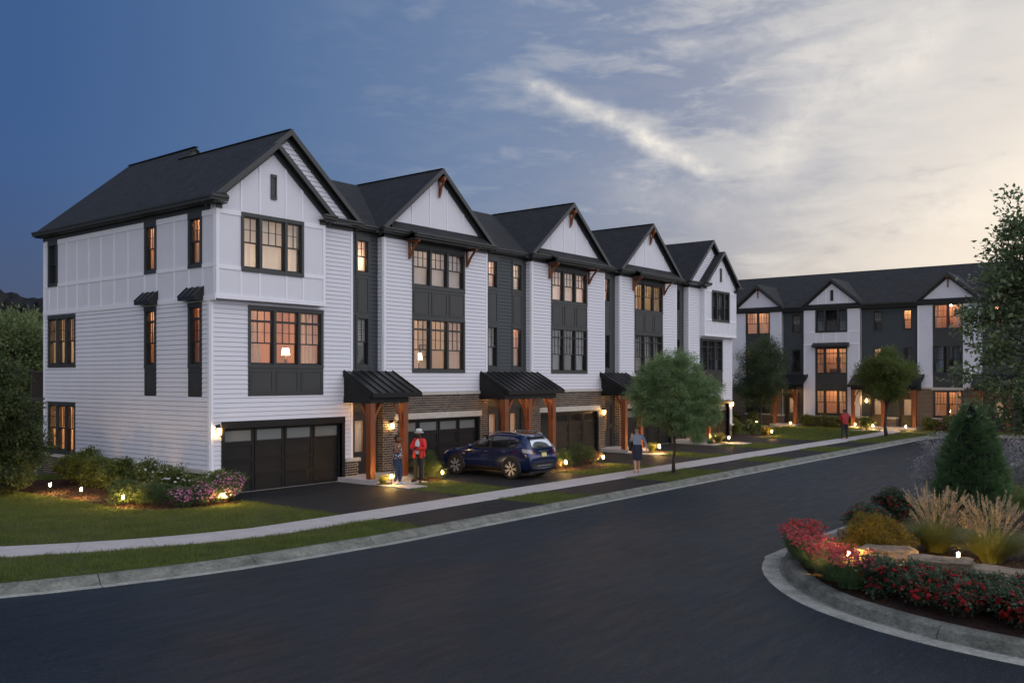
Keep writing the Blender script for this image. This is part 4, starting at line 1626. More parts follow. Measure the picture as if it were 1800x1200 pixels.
def build_h5():
    h = H5
    recess(h, 29.50, 30.90, [(29.80, 30.46, 'dark', 'dark')])
    porch_wall(h, 29.50, 30.90, (29.95, 30.38))
    cross_roof(h, 29.50, 36.5)
    porch_canopy(FR, h, 29.12, 31.5, (29.24, 30.82))
    wall_core(FR, h, 30.90, 36.60, 0, 8.95, [(32.4, 35.2, 3.98, 5.9), (31.4, 36.13, 0, 2.06), (33.35, 35.6, 7.0, 8.75)])
    ck = MB()
    ck.box(30.90, 31.06, .001, .30, 0, 8.95)
    ck.build('bay_cheek', 'shadow_sheathing', h)
    FL = Frame((30.90, 0, 0), (0, 1, 0), (-1, 0, 0))
    lap_boards(FL, h, .0, .29, .8, 8.80, [])
    mid = (32.28, 35.27, 3.05, 5.95)
    lap_boards(FR, h, 31.0, 36.52, .80, 6.06, [mid, (31.27, 36.24, 0, 2.28)])
    lap_boards(FR, h, 31.0, 32.35, 6.06, 8.80, [])
    corner_board(FR, h, 30.90, 31.0, .80, 8.80)
    corner_board(FR, h, 36.52, 36.60, .80, 6.05)
    mb = MB()
    for a, b, p, q in cells(32.35, 36.60, 6.06, 8.80, [(33.4, 35.55, 7.07, 8.66)]):
        FBUMP.box(mb, a, b, -.14, 0, p, q)
    mb.box(32.35, 32.49, -.14, 0, 6.06, 8.95)
    mb.box(36.46, 36.60, -.14, 0, 6.06, 8.95)
    mb.box(32.49, 36.46, -.139, 0, 6.061, 6.10)
    w = mb.build('box_out', 'white_panel', h)
    for (a, b, p, q, d) in [(32.35, 32.46, 6.20, 8.80, .026), (36.49, 36.60, 6.20, 8.80, .026), (32.33, 36.62, 6.06, 6.20, .034),
                            (32.46, 33.29, 6.97, 7.09, .022), (35.64, 36.49, 6.97, 7.09, .022), (32.46, 33.29, 8.66, 8.80, .022), (35.64, 36.49, 8.66, 8.80, .022)]:
        block(FBUMP, w, 'trim_board', 'white_trim', a, b, .001, d, p, q)
    for x in (33.26, 33.95, 34.9, 35.6):
        block(FBUMP, w, 'batten', 'white_trim', x, x + .075, .001, .020, 6.20, 6.96)
    gable(h, 34.48, 2.37, 11.16, -.28, -.53, 5.0)
    gable_wall(h, 34.48, 2.37, 11.16, -.28, 8.80, battens=(33.28, 33.97, 34.96, 35.65), bw=.065, xlim=(32.35, 36.60))
    v = MB()
    v.box(34.37, 34.59, -.33, -.28, 9.36, 10.16)
    v.build('gable_vent', 'charcoal_trim', h)
    gable(h, 33.62, 3.02, 11.78, 0, -.25, 5.0)
    gable_wall(h, 33.62, 3.02, 11.78, 0.0, 8.95, boards=True)
    m = MB()
    s = .855
    zr = 12.38
    roofpoly(m, [(29.25, 6.4, ZE), (33.05, 6.4, zr), (33.05, 11.2, zr), (29.25, 11.2, ZE)])
    roofpoly(m, [(33.05, 6.4, zr), (36.85, 6.4, ZE), (36.85, 11.2, ZE), (33.05, 11.2, zr)])
    m.build('roof', 'shingles', h)
    g = MB()
    gutter(g, 30.60, 32.10, -.25)
    gutter(g, 32.10, 32.65, -.53)
    gutter(g, 36.30, 36.90, -.53)
    g.build('gutter', 'charcoal_trim', h)
    f = MB()
    f.box(30.6, 32.1, -.25, 0, 8.93, 8.965)
    f.box(32.1, 32.65, -.53, 0, 8.93, 8.965)
    f.box(36.3, 36.85, -.53, 0, 8.93, 8.965)
    FR.box(f, 30.9, 32.35, .001, .045, 8.80, 8.93)
    FBUMP.box(f, 32.35, 32.6, .001, .045, 8.80, 8.93)
    FBUMP.box(f, 36.35, 36.6, .001, .045, 8.80, 8.93)
    f.build('frieze_board', 'charcoal_trim', h)
    window(FBUMP, h, 33.29, 35.64, 6.96, 8.80, (2, 3.1, 2), cols=(2, 3, 2), trim=.09, head=.12)
    fit_room(FBUMP, h, 33.4, 35.5, 7.05, 8.68, 'darkcurtain', depth=1.5, pad=.12)
    window(FR, h, mid[0], mid[1], 3.95, mid[3], (1, 1, 1), transom=True, trim=.10)
    spandrel(FR, h, mid[0], mid[1], 3.05, 3.95, 3)
    fit_room(FR, h, 32.4, 35.1, 4.05, 5.8, 'darkcurtain', depth=2.0, pad=.3)
    garage(FR, h, 31.4, 36.13, 2.06)
    gc = MB()
    FR.box(gc, 31.27, 31.4, -.1, .045, 0, 2.06)
    FR.box(gc, 36.13, 36.24, -.1, .045, 0, 2.06)
    FR.box(gc, 31.27, 36.24, -.1, .055, 2.06, 2.28)
    gc.build('garage_casing', 'garage_black', h)
    bricks(FR, h, 36.25, 36.60, 0, .68, [])
    bricks(FR, h, 30.65, 31.26, 0, .68, [])
    c = MB()
    c.box(36.22, 36.70, -.10, -.002, .68, .80)
    c.box(30.60, 31.27, -.10, -.002, .68, .80)
    c.build('stone_ledge', 'stone_cap', h)
    # far end wall
    e = MB()
    e.box(36.44, 36.60, .001, 11.0, 0, 8.95)
    e.build('end_wall', 'white_panel', h)


build_h5()
# lanterns
coach_light((.205, -.035, 2.03), (0, -1), 'black wall lantern at the left corner of the nearest garage door')
coach_light((7.52, -.035, 1.90), (0, -1), 'black wall lantern on brick beside the porch where the two people talk')
coach_light((21.88, -.035, 1.98), (0, -1), 'black wall lantern on brick right of the garage behind the flower bed')
coach_light((36.42, -.035, 2.05), (0, -1), 'black wall lantern at the far right corner of the near row')
lampshade_obj((3.92, 1.45, 4.10), 'lit white-shaded table lamp behind the middle window of the nearest townhouse', 1.0, None)
tb = root('side_table', (0, 0, 0), 'dark wooden side table under the lamp in the nearest townhouse window', 'side table')
k = MB()
k.box(3.17, 4.17, 1.2, 1.75, 4.03, 4.09)
k.build('table_top', 'furniture', tb)
for (x, y) in ((3.22, 1.25), (4.12, 1.25), (3.22, 1.7), (4.12, 1.7)):
    k = MB()
    k.box(x - .03, x + .03, y - .03, y + .03, 3.70, 4.03)
    k.build('leg', 'furniture', tb)
lampshade_obj((10.25, 1.2, 4.0), 'lit table lamp at the left behind the amber windows of the second townhouse', 1.1, None)
tb = root('side_table', (0, 0, 0), 'dark low table under the lamp in the second townhouse window', 'side table')
k = MB()
k.box(9.9, 10.65, 1.0, 1.5, 3.93, 3.99)
k.build('table_top', 'furniture', tb)
for (x, y) in ((9.95, 1.05), (10.6, 1.05), (9.95, 1.45), (10.6, 1.45)):
    k = MB()
    k.box(x - .025, x + .025, y - .025, y + .025, 3.63, 3.93)
    k.build('leg', 'furniture', tb)
for (x, z, w_, hh, lb) in ((11.55, 4.75, .5, .55, 'framed picture on the wall seen through the amber windows of the second townhouse'),):
    r = root('wall_picture', (0, 0, 0), lb, 'picture')
    k = MB()
    k.box(x - w_ / 2, x + w_ / 2, 2.14, 2.19, z - hh / 2, z + hh / 2)
    k.build('frame', 'furniture', r)
    k = MB()
    k.box(x - w_ / 2 + .05, x + w_ / 2 - .05, 2.13, 2.139, z - hh / 2 + .05, z + hh / 2 - .05)
    k.build('print', 'picture_board', r)

# ---------------------------------------------------------------- far row, facade on x=52 facing the camera side
FB = Frame((52, 0, 0), (0, -1, 0), (-1, 0, 0))
FBR = Frame((52.3, 0, 0), (0, -1, 0), (-1, 0, 0))


def far_root(u, label):
    return root('townhouse', (52, -u, 0), label, 'townhouse', 'attached townhouses in the far row')


def far_recess(h, u0, u1, cols, doors):
    op = []
    hs = []
    for a, b, st, sm in cols:
        op += [(a + .08, b - .08, 7.1, 8.42), (a + .08, b - .08, 4.1, 5.7)]
        hs += [(a, b, 7.0, 8.55), (a, b, 4.0, 5.85)]
    wall_core(FBR, h, u0, u1, 0, 8.95, op + [(a, b, .16, 2.3) for a, b in doors], th=.12)
    lap_boards(FBR, h, u0, u1, .16, 8.85, hs + [(a - .1, b + .1, 0, 2.44) for a, b in doors], m='dark_siding', singly=False)
    for a, b, st, sm in cols:
        window(FBR, h, a, b, 7.0, 8.55, (1,), cols=(2,), trim=.08, head=.10, sill=.08)
        window(FBR, h, a, b, 4.0, 5.85, (1,), cols=(2,), trim=.08, head=.10, sill=.08)
        fit_room(FBR, h, a + .1, b - .1, 7.2, 8.4, st, depth=1.0, pad=.1)
        fit_room(FBR, h, a + .1, b - .1, 4.15, 5.7, sm, depth=1.0, pad=.1)
    for a, b in doors:
        front_door(FBR, h, a, b, .16, 2.3, (a + .2, b - .2))


def far_bay(h, u0, u1, wu, top, mid, low, brick_h, kind):
    a, b = wu
    wins = [(a, b, 7.0 if kind == 'B' else 6.95, 8.78), (a, b, 3.85, 5.9), (a, b, .84, 2.76)]
    op = [(p + .08, q - .08, r + .08, s - .1) for p, q, r, s in wins]
    wall_core(FB, h, u0, u1, 0, 8.95, op, th=.14)
    ck = MB()
    FB.box(ck, u0, u0 + .12, -.30, -.001, 0, 8.95)
    ck.build('bay_cheek', 'white_panel', h)
    ck = MB()
    FB.box(ck, u1 - .12, u1, -.30, -.001, 0, 8.95)
    ck.build('bay_cheek', 'white_panel', h)
    zt = 6.06 if kind == 'B' else 8.80
    lap_boards(FB, h, u0 + .1, u1 - .1, max(brick_h, .80), zt, [(a, b, .80, 8.80)], singly=False)
    if kind == 'B':
        w = MB()
        for p, q, r, s in cells(u0, u1, 6.06, 8.95, [wins[0]]):
            FB.box(w, p, q, .001, .02, r, s)
        wo = w.build('panel_cladding', 'white_panel', h)
        for u in (u0 + .9, a + .55, (a + b) / 2 + .3, b + .02):
            block(FB, wo, 'batten', 'white_trim', u, u + .07, .021, .04, 6.2, 6.98)
        block(FB, wo, 'trim_board', 'white_trim', u0, u1, .021, .05, 6.06, 6.2)
        for (p, q) in ((u0 + .1, a), (b, u1 - .1)):
            block(FB, wo, 'trim_board', 'white_trim', p, q, .021, .038, 8.62, 8.75)
            block(FB, wo, 'trim_board', 'white_trim', p, q, .021, .038, 6.98, 7.1)
    corner_board(FB, h, u0, u0 + .1, max(brick_h, .8), 6.05 if kind == 'B' else 8.8)
    corner_board(FB, h, u1 - .1, u1, max(brick_h, .8), 6.05 if kind == 'B' else 8.8)
    n = (2.0, 3.1, 2.0) if kind == 'B' else (1, 1)
    cc = (2, 3, 2) if kind == 'B' else (4, 4)
    for i, (p, q, r, s) in enumerate(wins):
        window(FB, h, p, q, r, s, n, cols=cc, trim=.08, head=.10, sill=.08, transom=(i == 1 and kind == 'B'))
        fit_room(FB, h, p + .1, q - .1, r + .1, s - .1, (top, mid, low)[i], depth=1.6, pad=.2)
    k = MB()
    FB.box(k, a, b, 0, .03, 5.9, 6.95) if kind != 'B' else None
    if kind == 'B':
        FB.box(k, a, b, 0, .03, 2.76, 3.85)
        for j in range(3):
            c0 = a + (b - a) * j / 3
            FB.box(k, c0 + .08, c0 + (b - a) / 3 - .08, .03, .042, 2.9, 3.7)
        hd = MB()
        hd.prism([FB.P(a - .15, .02, 6.24), FB.P(a - .15, .42, 6.0), FB.P(a - .15, .42, 5.90), FB.P(a - .15, .02, 5.90)], FB.u, 0, b - a + .3)
        for j in range(8):
            u = a - .15 + (b - a + .28) * j / 7
            hd.box8([FB.P(u, .02, 6.23), FB.P(u + .02, .02, 6.23), FB.P(u + .02, .43, 5.99), FB.P(u, .43, 5.99),
                     FB.P(u, .02, 6.27), FB.P(u + .02, .02, 6.27), FB.P(u + .02, .43, 6.03), FB.P(u, .43, 6.03)])
        hd.build('window_hood', 'canopy_metal', h)
    k.build('panel', 'charcoal_trim', h)
    bw = MB()
    for p, q, r, s in cells(u0, u1, 0, brick_h - .11, [wins[2]]):
        FB.box(bw, p, q, .001, .03, r, s)
    bw.build('brick_facing', 'far_brick', h)
    st = MB()
    for p, q, r, s in cells(u0 - .03, u1 + .03, brick_h - .11, brick_h, [(a, b, .84, 2.76)] if brick_h > 1 else []):
        FB.box(st, p, q, .002, .07, r, s)
    if kind != 'B':
        FB.box(st, a - .08, b + .08, .031, .06, 2.765, 2.97 - .02)
        FB.box(st, a - .05, b + .05, .031, .08, .74, .835)
    st.build('stone_ledge', 'stone_cap', h)


def far_gable(h, uc, half, zap, kind):
    """dormer or full gable facing the street: ridge runs back into the main slope"""
    s = (zap - 9.02) / half
    back = (zap - 9.02) / .515 + .1
    d0 = .30
    m = MB()
    for sg in (-1, 1):
        pts = [FB.P(uc + sg * half, d0, 9.02), FB.P(uc, d0, zap), FB.P(uc, -back, zap), FB.P(uc + sg * half, .0, 9.02)]
        m.prism([p - Vector((0, 0, .09)) for p in pts], (0, 0, 1), 0, .09)
    m.build('dormer_roof', 'shingles', h)
    r = MB()
    for sg in (-1, 1):
        r.prism([FB.P(uc + sg * half, d0 + .002, 9.03), FB.P(uc, d0 + .002, zap + .01), FB.P(uc, d0 + .002, zap - .22), FB.P(uc + sg * (half - .05), d0 + .002, 8.84)], FB.n, 0, .035)
        r.prism([FB.P(uc + sg * (half - .1), .03, 9.0), FB.P(uc, .03, zap - .1), FB.P(uc, .03, zap - .42), FB.P(uc + sg * (half - .1), .03, 8.72)], FB.n, 0, .04)
    r.build('rake_board', 'charcoal_trim', h)
    z0 = 9.08 if kind != 'B' else 8.8
    xs = half - (z0 - 9.02 + .1) / s
    w = MB()
    if kind == 'B':
        w.prism([FB.P(uc - 2.1, -.1, z0), FB.P(uc + 2.1, -.1, z0), FB.P(uc + 2.1, -.1, zap - .1 - s * 2.1), FB.P(uc, -.1, zap - .1), FB.P(uc - 2.1, -.1, zap - .1 - s * 2.1)], FB.n, 0, .125)
    else:
        w.prism([FB.P(uc - xs, -.1, z0), FB.P(uc + xs, -.1, z0), FB.P(uc, -.1, zap - .1)], FB.n, 0, .10)
    wo = w.build('gable_wall', 'shadow_sheathing' if kind != 'B' else 'white_panel', h)
    if kind == 'B':
        for u in (uc - 1.1, uc - .5, uc + .5, uc + 1.1):
            block(FB, wo, 'batten', 'white_trim', u, u + .07, .026, .045, z0, zap - .12 - s * abs(u - uc) - .05)
        v = MB()
        FB.box(v, uc - .11, uc + .11, .026, .06, 9.35, 10.15)
        v.build('gable_vent', 'window_frame', h)
    else:
        k = MB()
        for i in range(14):
            p, q = z0 + i * .148 + .01, z0 + (i + 1) * .148  # slit over the dark backing imitates the shadow of the lap
            xa = half - (p - 9.02 + .1) / s
            if xa < .1:
                break
            xb = max(half - (q - 9.02 + .1) / s, .02)
            k.box8([FB.P(uc - xa, .001, p), FB.P(uc + xa, .001, p), FB.P(uc + xa, .03, p), FB.P(uc - xa, .03, p),
                    FB.P(uc - xb, .001, q), FB.P(uc + xb, .001, q), FB.P(uc + xb, .01, q), FB.P(uc - xb, .01, q)])
        k.build('lap_siding', 'white_siding', wo, kind='stuff')
        b = MB()
        FB.box(b, uc - .05, uc + .05, .05, .36, zap - .42, zap - .30)
        FB.box(b, uc - .045, uc + .045, .05, .10, zap - 1.05, zap - .42)
        b.build('peak_bracket', 'cedar', h)


def far_roof(h, u0, u1, gut):
    m = MB()
    pts = [FB.P(u0, .28, 9.0), FB.P(u1, .28, 9.0), FB.P(u1, -5.65, 12.05), FB.P(u0, -5.65, 12.05)]
    m.prism([p - Vector((0, 0, .1)) for p in pts], (0, 0, 1), 0, .1)
    pts = [FB.P(u0, -5.65, 12.05), FB.P(u1, -5.65, 12.05), FB.P(u1, -11.6, 9.0), FB.P(u0, -11.6, 9.0)]
    m.prism([p - Vector((0, 0, .1)) for p in pts], (0, 0, 1), 0, .1)
    m.build('roof', 'shingles', h)
    g = MB()
    for a, b in gut:
        g.prism([FB.P(a, .28, 9.03), FB.P(a, .41, 9.03), FB.P(a, .41, 8.98), FB.P(a, .37, 8.88), FB.P(a, .28, 8.88)], FB.u, 0, b - a)
    g.build('gutter', 'charcoal_trim', h)
    f = MB()
    FB.box(f, u0, u1, -.3, .28, 8.84, 8.88)
    FB.box(f, u0, u1, .04, .075, 8.70, 8.84)
    f.build('frieze_board', 'charcoal_trim', h)
    w = MB()
    FB.box(w, u0, u1, -11.4, -11.3, 0, 8.95)
    w.build('rear_wall', 'pale_sheathing', h)


def far_pier(h, u0, u1):
    m = MB()
    FB.box(m, u0, u1, -.28, .35, 0, .68)
    m.build('brick_pier', 'far_brick', h)
    m = MB()
    FB.box(m, u0 - .04, u1 + .04, -.28, .40, .681, .80)
    m.build('pier_cap', 'stone_cap', h)


B1 = far_root(-7.6, 'far townhouse at the left of the far row, partly behind the dark tree')
B2 = far_root(-1.3, 'far townhouse with tall white panelled gable and small hood over its middle window')
B3 = far_root(4.9, 'far townhouse with dormer and brick base, behind the cone-shaped evergreen')
B4 = far_root(11.0, 'last far townhouse at the right edge, hidden behind the large leafy tree')
far_bay(B1, -7.6, -3.04, (-5.98, -3.98), 'curtain', 'lamp', 'dark', 2.95, 'A')
far_recess(B1, -3.04, -1.3, [(-2.37, -1.61, 'darkblind', 'dark')], [(-2.75, -1.85)])
far_gable(B1, -4.95, 2.25, 10.93, 'A')
far_roof(B1, -9.5, -1.3, [(-9.5, -7.2), (-2.7, -1.5)])
ew = MB()
FB.box(ew, -7.6, -7.45, -11.3, -.3, 0, 8.9)
ew.build('end_wall', 'white_panel', B1)
far_bay(B2, -1.3, 2.9, (-.41, 1.98), 'darkcurtain', 'sides', 'lamp', .80, 'B')
far_recess(B2, 2.9, 4.9, [(3.71, 4.44, 'darkblind', 'curtain')], [(3.62, 4.52)])
far_gable(B2, .84, 2.40, 11.04, 'B')
far_roof(B2, -1.3, 4.9, [(3.25, 4.9)])
far_recess(B3, 4.9, 6.86, [(5.78, 6.45, 'curtain', 'dark')], [(5.66, 6.56)])
far_bay(B3, 6.86, 10.95, (7.87, 9.80), 'lamp', 'darkcurtain', 'lamp', 2.95, 'A')
far_gable(B3, 8.86, 2.2, 10.93, 'A')
far_roof(B3, 4.9, 11.0, [(4.9, 6.6)])
far_recess(B4, 10.95, 14.6, [(11.6, 12.3, 'curtain', 'dark'), (13.4, 14.1, 'dark', 'curtain')], [(11.5, 12.4), (13.2, 14.1)])
far_bay(B4, 14.6, 18.8, (15.6, 17.9), 'curtain', 'lamp', 'sides', .80, 'B')
far_gable(B4, 16.7, 2.4, 11.04, 'B')
far_roof(B4, 11.0, 19.1, [(11.1, 14.2)])
ew = MB()
FB.box(ew, 18.65, 18.8, -11.3, -.3, 0, 8.9)
ew.build('end_wall', 'white_panel', B4)
porch_canopy(FB, B1, -3.35, -1.0, (-3.1, -1.5), dep=1.4)
porch_canopy(FB, B2, 2.50, 7.3, (2.8, 4.9, 7.0), dep=1.5)
porch_canopy(FB, B4, 10.6, 14.9, (10.9, 12.8, 14.6), dep=1.5)
far_pier(B1, -3.6, -2.95)
far_pier(B2, 2.86, 3.5)
far_pier(B3, 4.62, 5.5)
coach_light((52.26, -3.3, 2.0), (-1, 0), 'wall lantern beside the left door under the far double porch', group=None)

# ---------------------------------------------------------------- ground


def catmull(pts, step=.5):
    P = [Vector((x, y, 0)) for x, y in pts]
    P = [P[0] * 2 - P[1]] + P + [P[-1] * 2 - P[-2]]
    out = []
    for i in range(1, len(P) - 2):
        n = max(1, int((P[i + 1] - P[i]).length / step))
        for k in range(n):
            t = k / n
            a, b, c, d = P[i - 1], P[i], P[i + 1], P[i + 2]
            out.append(.5 * ((2 * b) + (c - a) * t + (2 * a - 5 * b + 4 * c - d) * t * t + (3 * b - a - 3 * c + d) * t ** 3))
    out.append(P[-2])
    return out


def normals(path):
    out = []
    for i in range(len(path)):
        d = (path[min(i + 1, len(path) - 1)] - path[max(i - 1, 0)]).normalized()
        out.append(Vector((-d.y, d.x, 0)))
    return out


def resample(path, step):
    out = [path[0].copy()]
    acc = 0
    cur = path[0]
    for p in path[1:]:
        while (p - cur).length + acc >= step:
            cur = cur + (p - cur).normalized() * (step - acc)
            out.append(cur.copy())
            acc = 0
        acc += (p - cur).length
        cur = p
    return out


def sweep(path, nrm, prof, gap=.0):
    mb = MB()
    k = len(prof)
    n0 = 0
    path = [p.copy() for p in path]
    if gap:
        path[0] = path[0] + (path[1] - path[0]).normalized() * gap
        path[-1] = path[-1] + (path[-2] - path[-1]).normalized() * gap
    for p, n in zip(path, nrm):
        for d, z in prof:
            mb.v.append(tuple(p + n * d + Vector((0, 0, z))))
    for i in range(len(path) - 1):
        for j in range(k):
            j2 = (j + 1) % k
            mb.f.append((i * k + j, i * k + j2, (i + 1) * k + j2, (i + 1) * k + j))
    mb.f.append(tuple(range(k)))
    mb.f.append(tuple((len(path) - 1) * k + j for j in range(k))[::-1])
    return mb


def structure(name, parent_empty=True):
    o = bpy.data.objects.new(name, None)
    COL.objects.link(o)
    ORG[o.name] = Vector((0, 0, 0))
    o['kind'] = 'structure'
    return o


def pieces(parent, name, m, path, prof, length, gap=.007, smooth=False):
    fine = resample(path, .25)
    nr = normals(fine)
    k = max(1, int(length / .25))
    i = 0
    while i < len(fine) - 2:
        j = min(i + k, len(fine) - 1)
        mb = sweep(fine[i:j + 1], nr[i:j + 1], prof, gap)
        o = mb.build(name, m, parent, smooth=False)
        i = j


ZR = -.12
kerb_north = catmull([(-20, 4), (-17, -1.2), (-14, -4.6), (-11.2, -7.0), (-9.32, -8.03), (-7.6, -8.68), (-5.4, -9.25), (-2.5, -9.54), (1, -9.65), (20, -9.65), (36, -9.65), (42.5, -9.70), (45.2, -10.3), (47.2, -12.2), (47.9, -15.0), (48, -20), (48, -34)])
PANP = [(0, -.24), (0, ZR + .004), (.02, ZR + .010), (.20, ZR + .006), (.20, -.24)]
KP = [(.202, -.24), (.202, ZR + .005), (.25, ZR + .016), (.33, -.070), (.41, -.012), (.48, .018), (.60, .022), (.61, .015), (.61, -.24)]
kn = structure('kerb')
pieces(kn, 'kerb_stone', 'concrete_kerb', kerb_north, KP, 3.0)
pieces(kn, 'gutter_pan', 'concrete_pan', kerb_north, PANP, 3.0)
island = catmull([(60, -16.78), (30, -16.78), (12, -16.78), (3.3, -16.72), (2.15, -16.85), (1.11, -17.20), (0, -17.85), (-1.05, -18.75), (-1.75, -19.75), (-2.25, -20.9), (-2.5, -22.0), (-2.6, -23.5), (-2.4, -26), (-1.2, -29), (1.5, -32), (6, -33.6), (14, -34), (40, -34)])
island_in = island
ki = structure('island_kerb')
PANI = [(0, -.24), (0, ZR + .004), (.03, ZR + .014), (.33, ZR + .002), (.33, -.24)]
KI = [(.332, -.24), (.332, ZR + .001), (.40, ZR + .004), (.43, -.05), (.46, .02), (.51, .055), (.56, .065), (.70, .060), (.73, .04), (.73, -.24)]
pieces(ki, 'kerb_stone', 'concrete_kerb', [p for p in island if p.x < 44], KI, 3.0)
pieces(ki, 'gutter_pan', 'concrete_pan', [p for p in island if p.x < 44], PANI, 3.0)

# sheets
g = MB()
g.quad((-420, -420, -.26), (420, -420, -.26), (420, 420, -.26), (-420, 420, -.26))
g.build('ground', 'far_ground', kind='structure')
# road: laid between the kerb lines
kn_f = resample(kerb_north, .5)
g = MB()
g.v = [tuple(p + n * .02 + Vector((0, 0, ZR))) for p, n in zip(kn_f, normals(kn_f))]
g.v += [(60, -34, ZR), (60, -60, ZR), (-60, -60, ZR), (-60, 4, ZR)]
g.f = [tuple(range(len(g.v)))]
g.build('road', 'asphalt', kind='structure')
# yard behind the kerb
g = MB()
ny = normals(kn_f)
g.v = [tuple(p + n * .60 + Vector((0, 0, .0))) for p, n in zip(kn_f, ny)]
g.v += [(90, -34, 0), (90, 70, 0), (-20, 70, 0), (-45, 30, 0)]
g.f = [tuple(range(len(g.v)))]
g.build('yard', 'lawn_soil', kind='structure')
g = MB()
isl = resample([p for p in island if p.x < 45], .5)
g.v = [tuple(p + n * .70 + Vector((0, 0, .02))) for p, n in zip(isl, normals(isl))]
g.f = [tuple(range(len(g.v)))]
g.build('island_soil', 'lawn_soil', kind='structure')

sw = structure('sidewalk')
walk = catmull([(-17.5, 7), (-13.0, .6), (-10.5, -2.2), (-7.85, -4.35), (-5.45, -5.78), (-3.4, -6.42), (-1.5, -6.6), (10, -6.6), (30, -6.6), (44, -6.6), (47.5, -6.3), (49.5, -5.6), (50.6, -4.8)])
WP = [(-.6, -.1), (-.6, .022), (-.59, .030), (.59, .030), (.6, .022), (.6, -.1)]
pieces(sw, 'paving_slab', 'concrete_walk', walk, WP, 1.5, .005)
# driveways
for i, (a, b, c) in enumerate(((.10, 5.02, .35), (7.48, 12.30, 7.9), (16.78, 21.45, 16.8), (23.85, 28.50, 24.2), (31.8, 36.1, 31.4))):
    g = MB()
    g.box(a, b, -6.0, .12, -.05, .012)
    g.box(a, b, -9.06, -7.2, -.05, .012)
    g.build('driveway', 'driveway_asphalt', kind='structure')
# porch slabs and entry walks
pv = structure('entry_walk')


def slab(x0, x1, y0, y1, z1, m='concrete_walk', name='paving_slab'):
    k = MB()
    k.box(x0, x1, y0, y1, -.05, z1)
    return k.build(name, m, pv, bevel=.01)


for (a, b) in ((5.12, 7.45), (12.75, 16.35), (21.75, 23.85), (29.15, 31.3)):
    slab(a, b, -1.55, .30, .16, name='porch_slab')
WALKS = ((5.10, 6.95, -2.5, -1.57), (5.10, 6.0, -3.4, -2.51), (12.45, 13.0, -2.4, -1.57), (21.5, 23.4, -2.5, -1.57), (21.5, 22.5, -3.4, -2.51), (29.0, 31.2, -2.6, -1.57), (30.2, 31.7, -3.5, -2.61))
for (a, b, c, d) in WALKS:
    slab(a, b, c, d, .035)
for (a, b, c, d) in ((50.4, 51.95, -7.2, -2.6), (50.3, 51.95, 1.3, 3.3)):
    slab(a, b, c, d, .14, name='porch_slab')
for (a, b, c, d) in ((48.6, 50.35, -5.2, -3.9), (47.0, 48.55, -4.6, -3.6), (48.4, 50.25, 1.8, 2.9), (45.6, 48.35, 1.9, 2.7)):
    slab(a, b, c, d, .03)

# mulch beds


def bed(name, pts, z=.02, h=.06, m='mulch'):
    """gently domed bed with an irregular rim"""
    P = catmull(pts + [pts[0]], .25)[:-1]
    c = sum((p for p in P), Vector()) / len(P)
    mb = MB()
    rings = [1.0, .93, .8, .6, .35]
    for r in rings:
        for p in P:
            q = c + (p - c) * r
            mb.v.append((q.x + random.uniform(-.02, .02), q.y + random.uniform(-.02, .02), z - .03 + (0 if r == 1 else h * (1 - r ** 3)) + random.uniform(-.008, .008)))
    n = len(P)
    for k in range(len(rings) - 1):
        for i in range(n):
            j = (i + 1) % n
            mb.f.append((k * n + i, k * n + j, (k + 1) * n + j, (k + 1) * n + i))
    mb.v.append((c.x, c.y, z + h))
    L = (len(rings) - 1) * n
    for i in range(n):
        mb.f.append((L + i, L + (i + 1) % n, len(mb.v) - 1))
    return mb.build(name, m, kind='structure', smooth=True)


BEDS = {
    'corner': [(.25, -.1), (.15, -1.3), (-.3, -2.0), (-1.5, -2.0), (-2.5, -1.5), (-3.1, -.2), (-2.95, 2), (-3.1, 5), (-3.4, 8.5), (-1.5, 9.0), (-.1, 8.0), (-.1, 4), (-.1, .0)],
    'porch': [(5.05, -1.6), (5.05, -2.15), (5.6, -2.25), (6.0, -1.9), (5.9, -1.58)],
    'manside': [(7.0, -1.6), (6.95, -2.5), (7.45, -2.7), (7.85, -1.9), (7.8, -.3), (7.3, -.3)],
    'middle': [(12.4, -1.9), (12.45, -3.2), (13.2, -4.5), (14.6, -4.75), (16.0, -4.3), (16.6, -3.2), (16.7, -1.7), (14.6, -1.5)],
    'fourth': [(21.6, -1.6), (21.6, -2.6), (22.6, -3.3), (23.7, -2.8), (23.8, -1.6)],
    'fifth': [(29.2, -1.6), (29.1, -2.4), (30.3, -3.0), (31.4, -2.6), (31.4, -1.0)],
    'endwall': [(36.7, 1.5), (36.3, -1.2), (38.0, -2.2), (39.4, -1.9), (39.2, .5), (38.0, 3.0), (36.8, 4.0)],
    'farleft': [(51.8, 1.2), (50.6, .9), (50.3, -.8), (50.6, -2.4), (51.8, -2.5)],
    'farright': [(51.8, -7.3), (50.3, -7.5), (50.0, -9.5), (50.4, -11), (51.8, -11)],
    'fartop': [(51.8, 7.4), (50.3, 7.2), (49.6, 5.2), (50.2, 3.5), (51.8, 3.4)],
}
for k_, pts in BEDS.items():
    bed('mulch_bed', pts)
ISL = [(3.6, -17.42), (2.2, -17.52), (.95, -18.05), (-.15, -18.8), (-.98, -19.75), (-1.5, -20.9), (-1.82, -22.4), (-1.85, -24.5), (1, -25.5), (5, -24.5), (9, -23.4), (11.5, -21.8), (11.8, -19.3), (9.6, -17.8), (6.5, -17.6)]
bed('mulch_bed', ISL, .06, .16)

# rear fence line, wood and hills far to the north


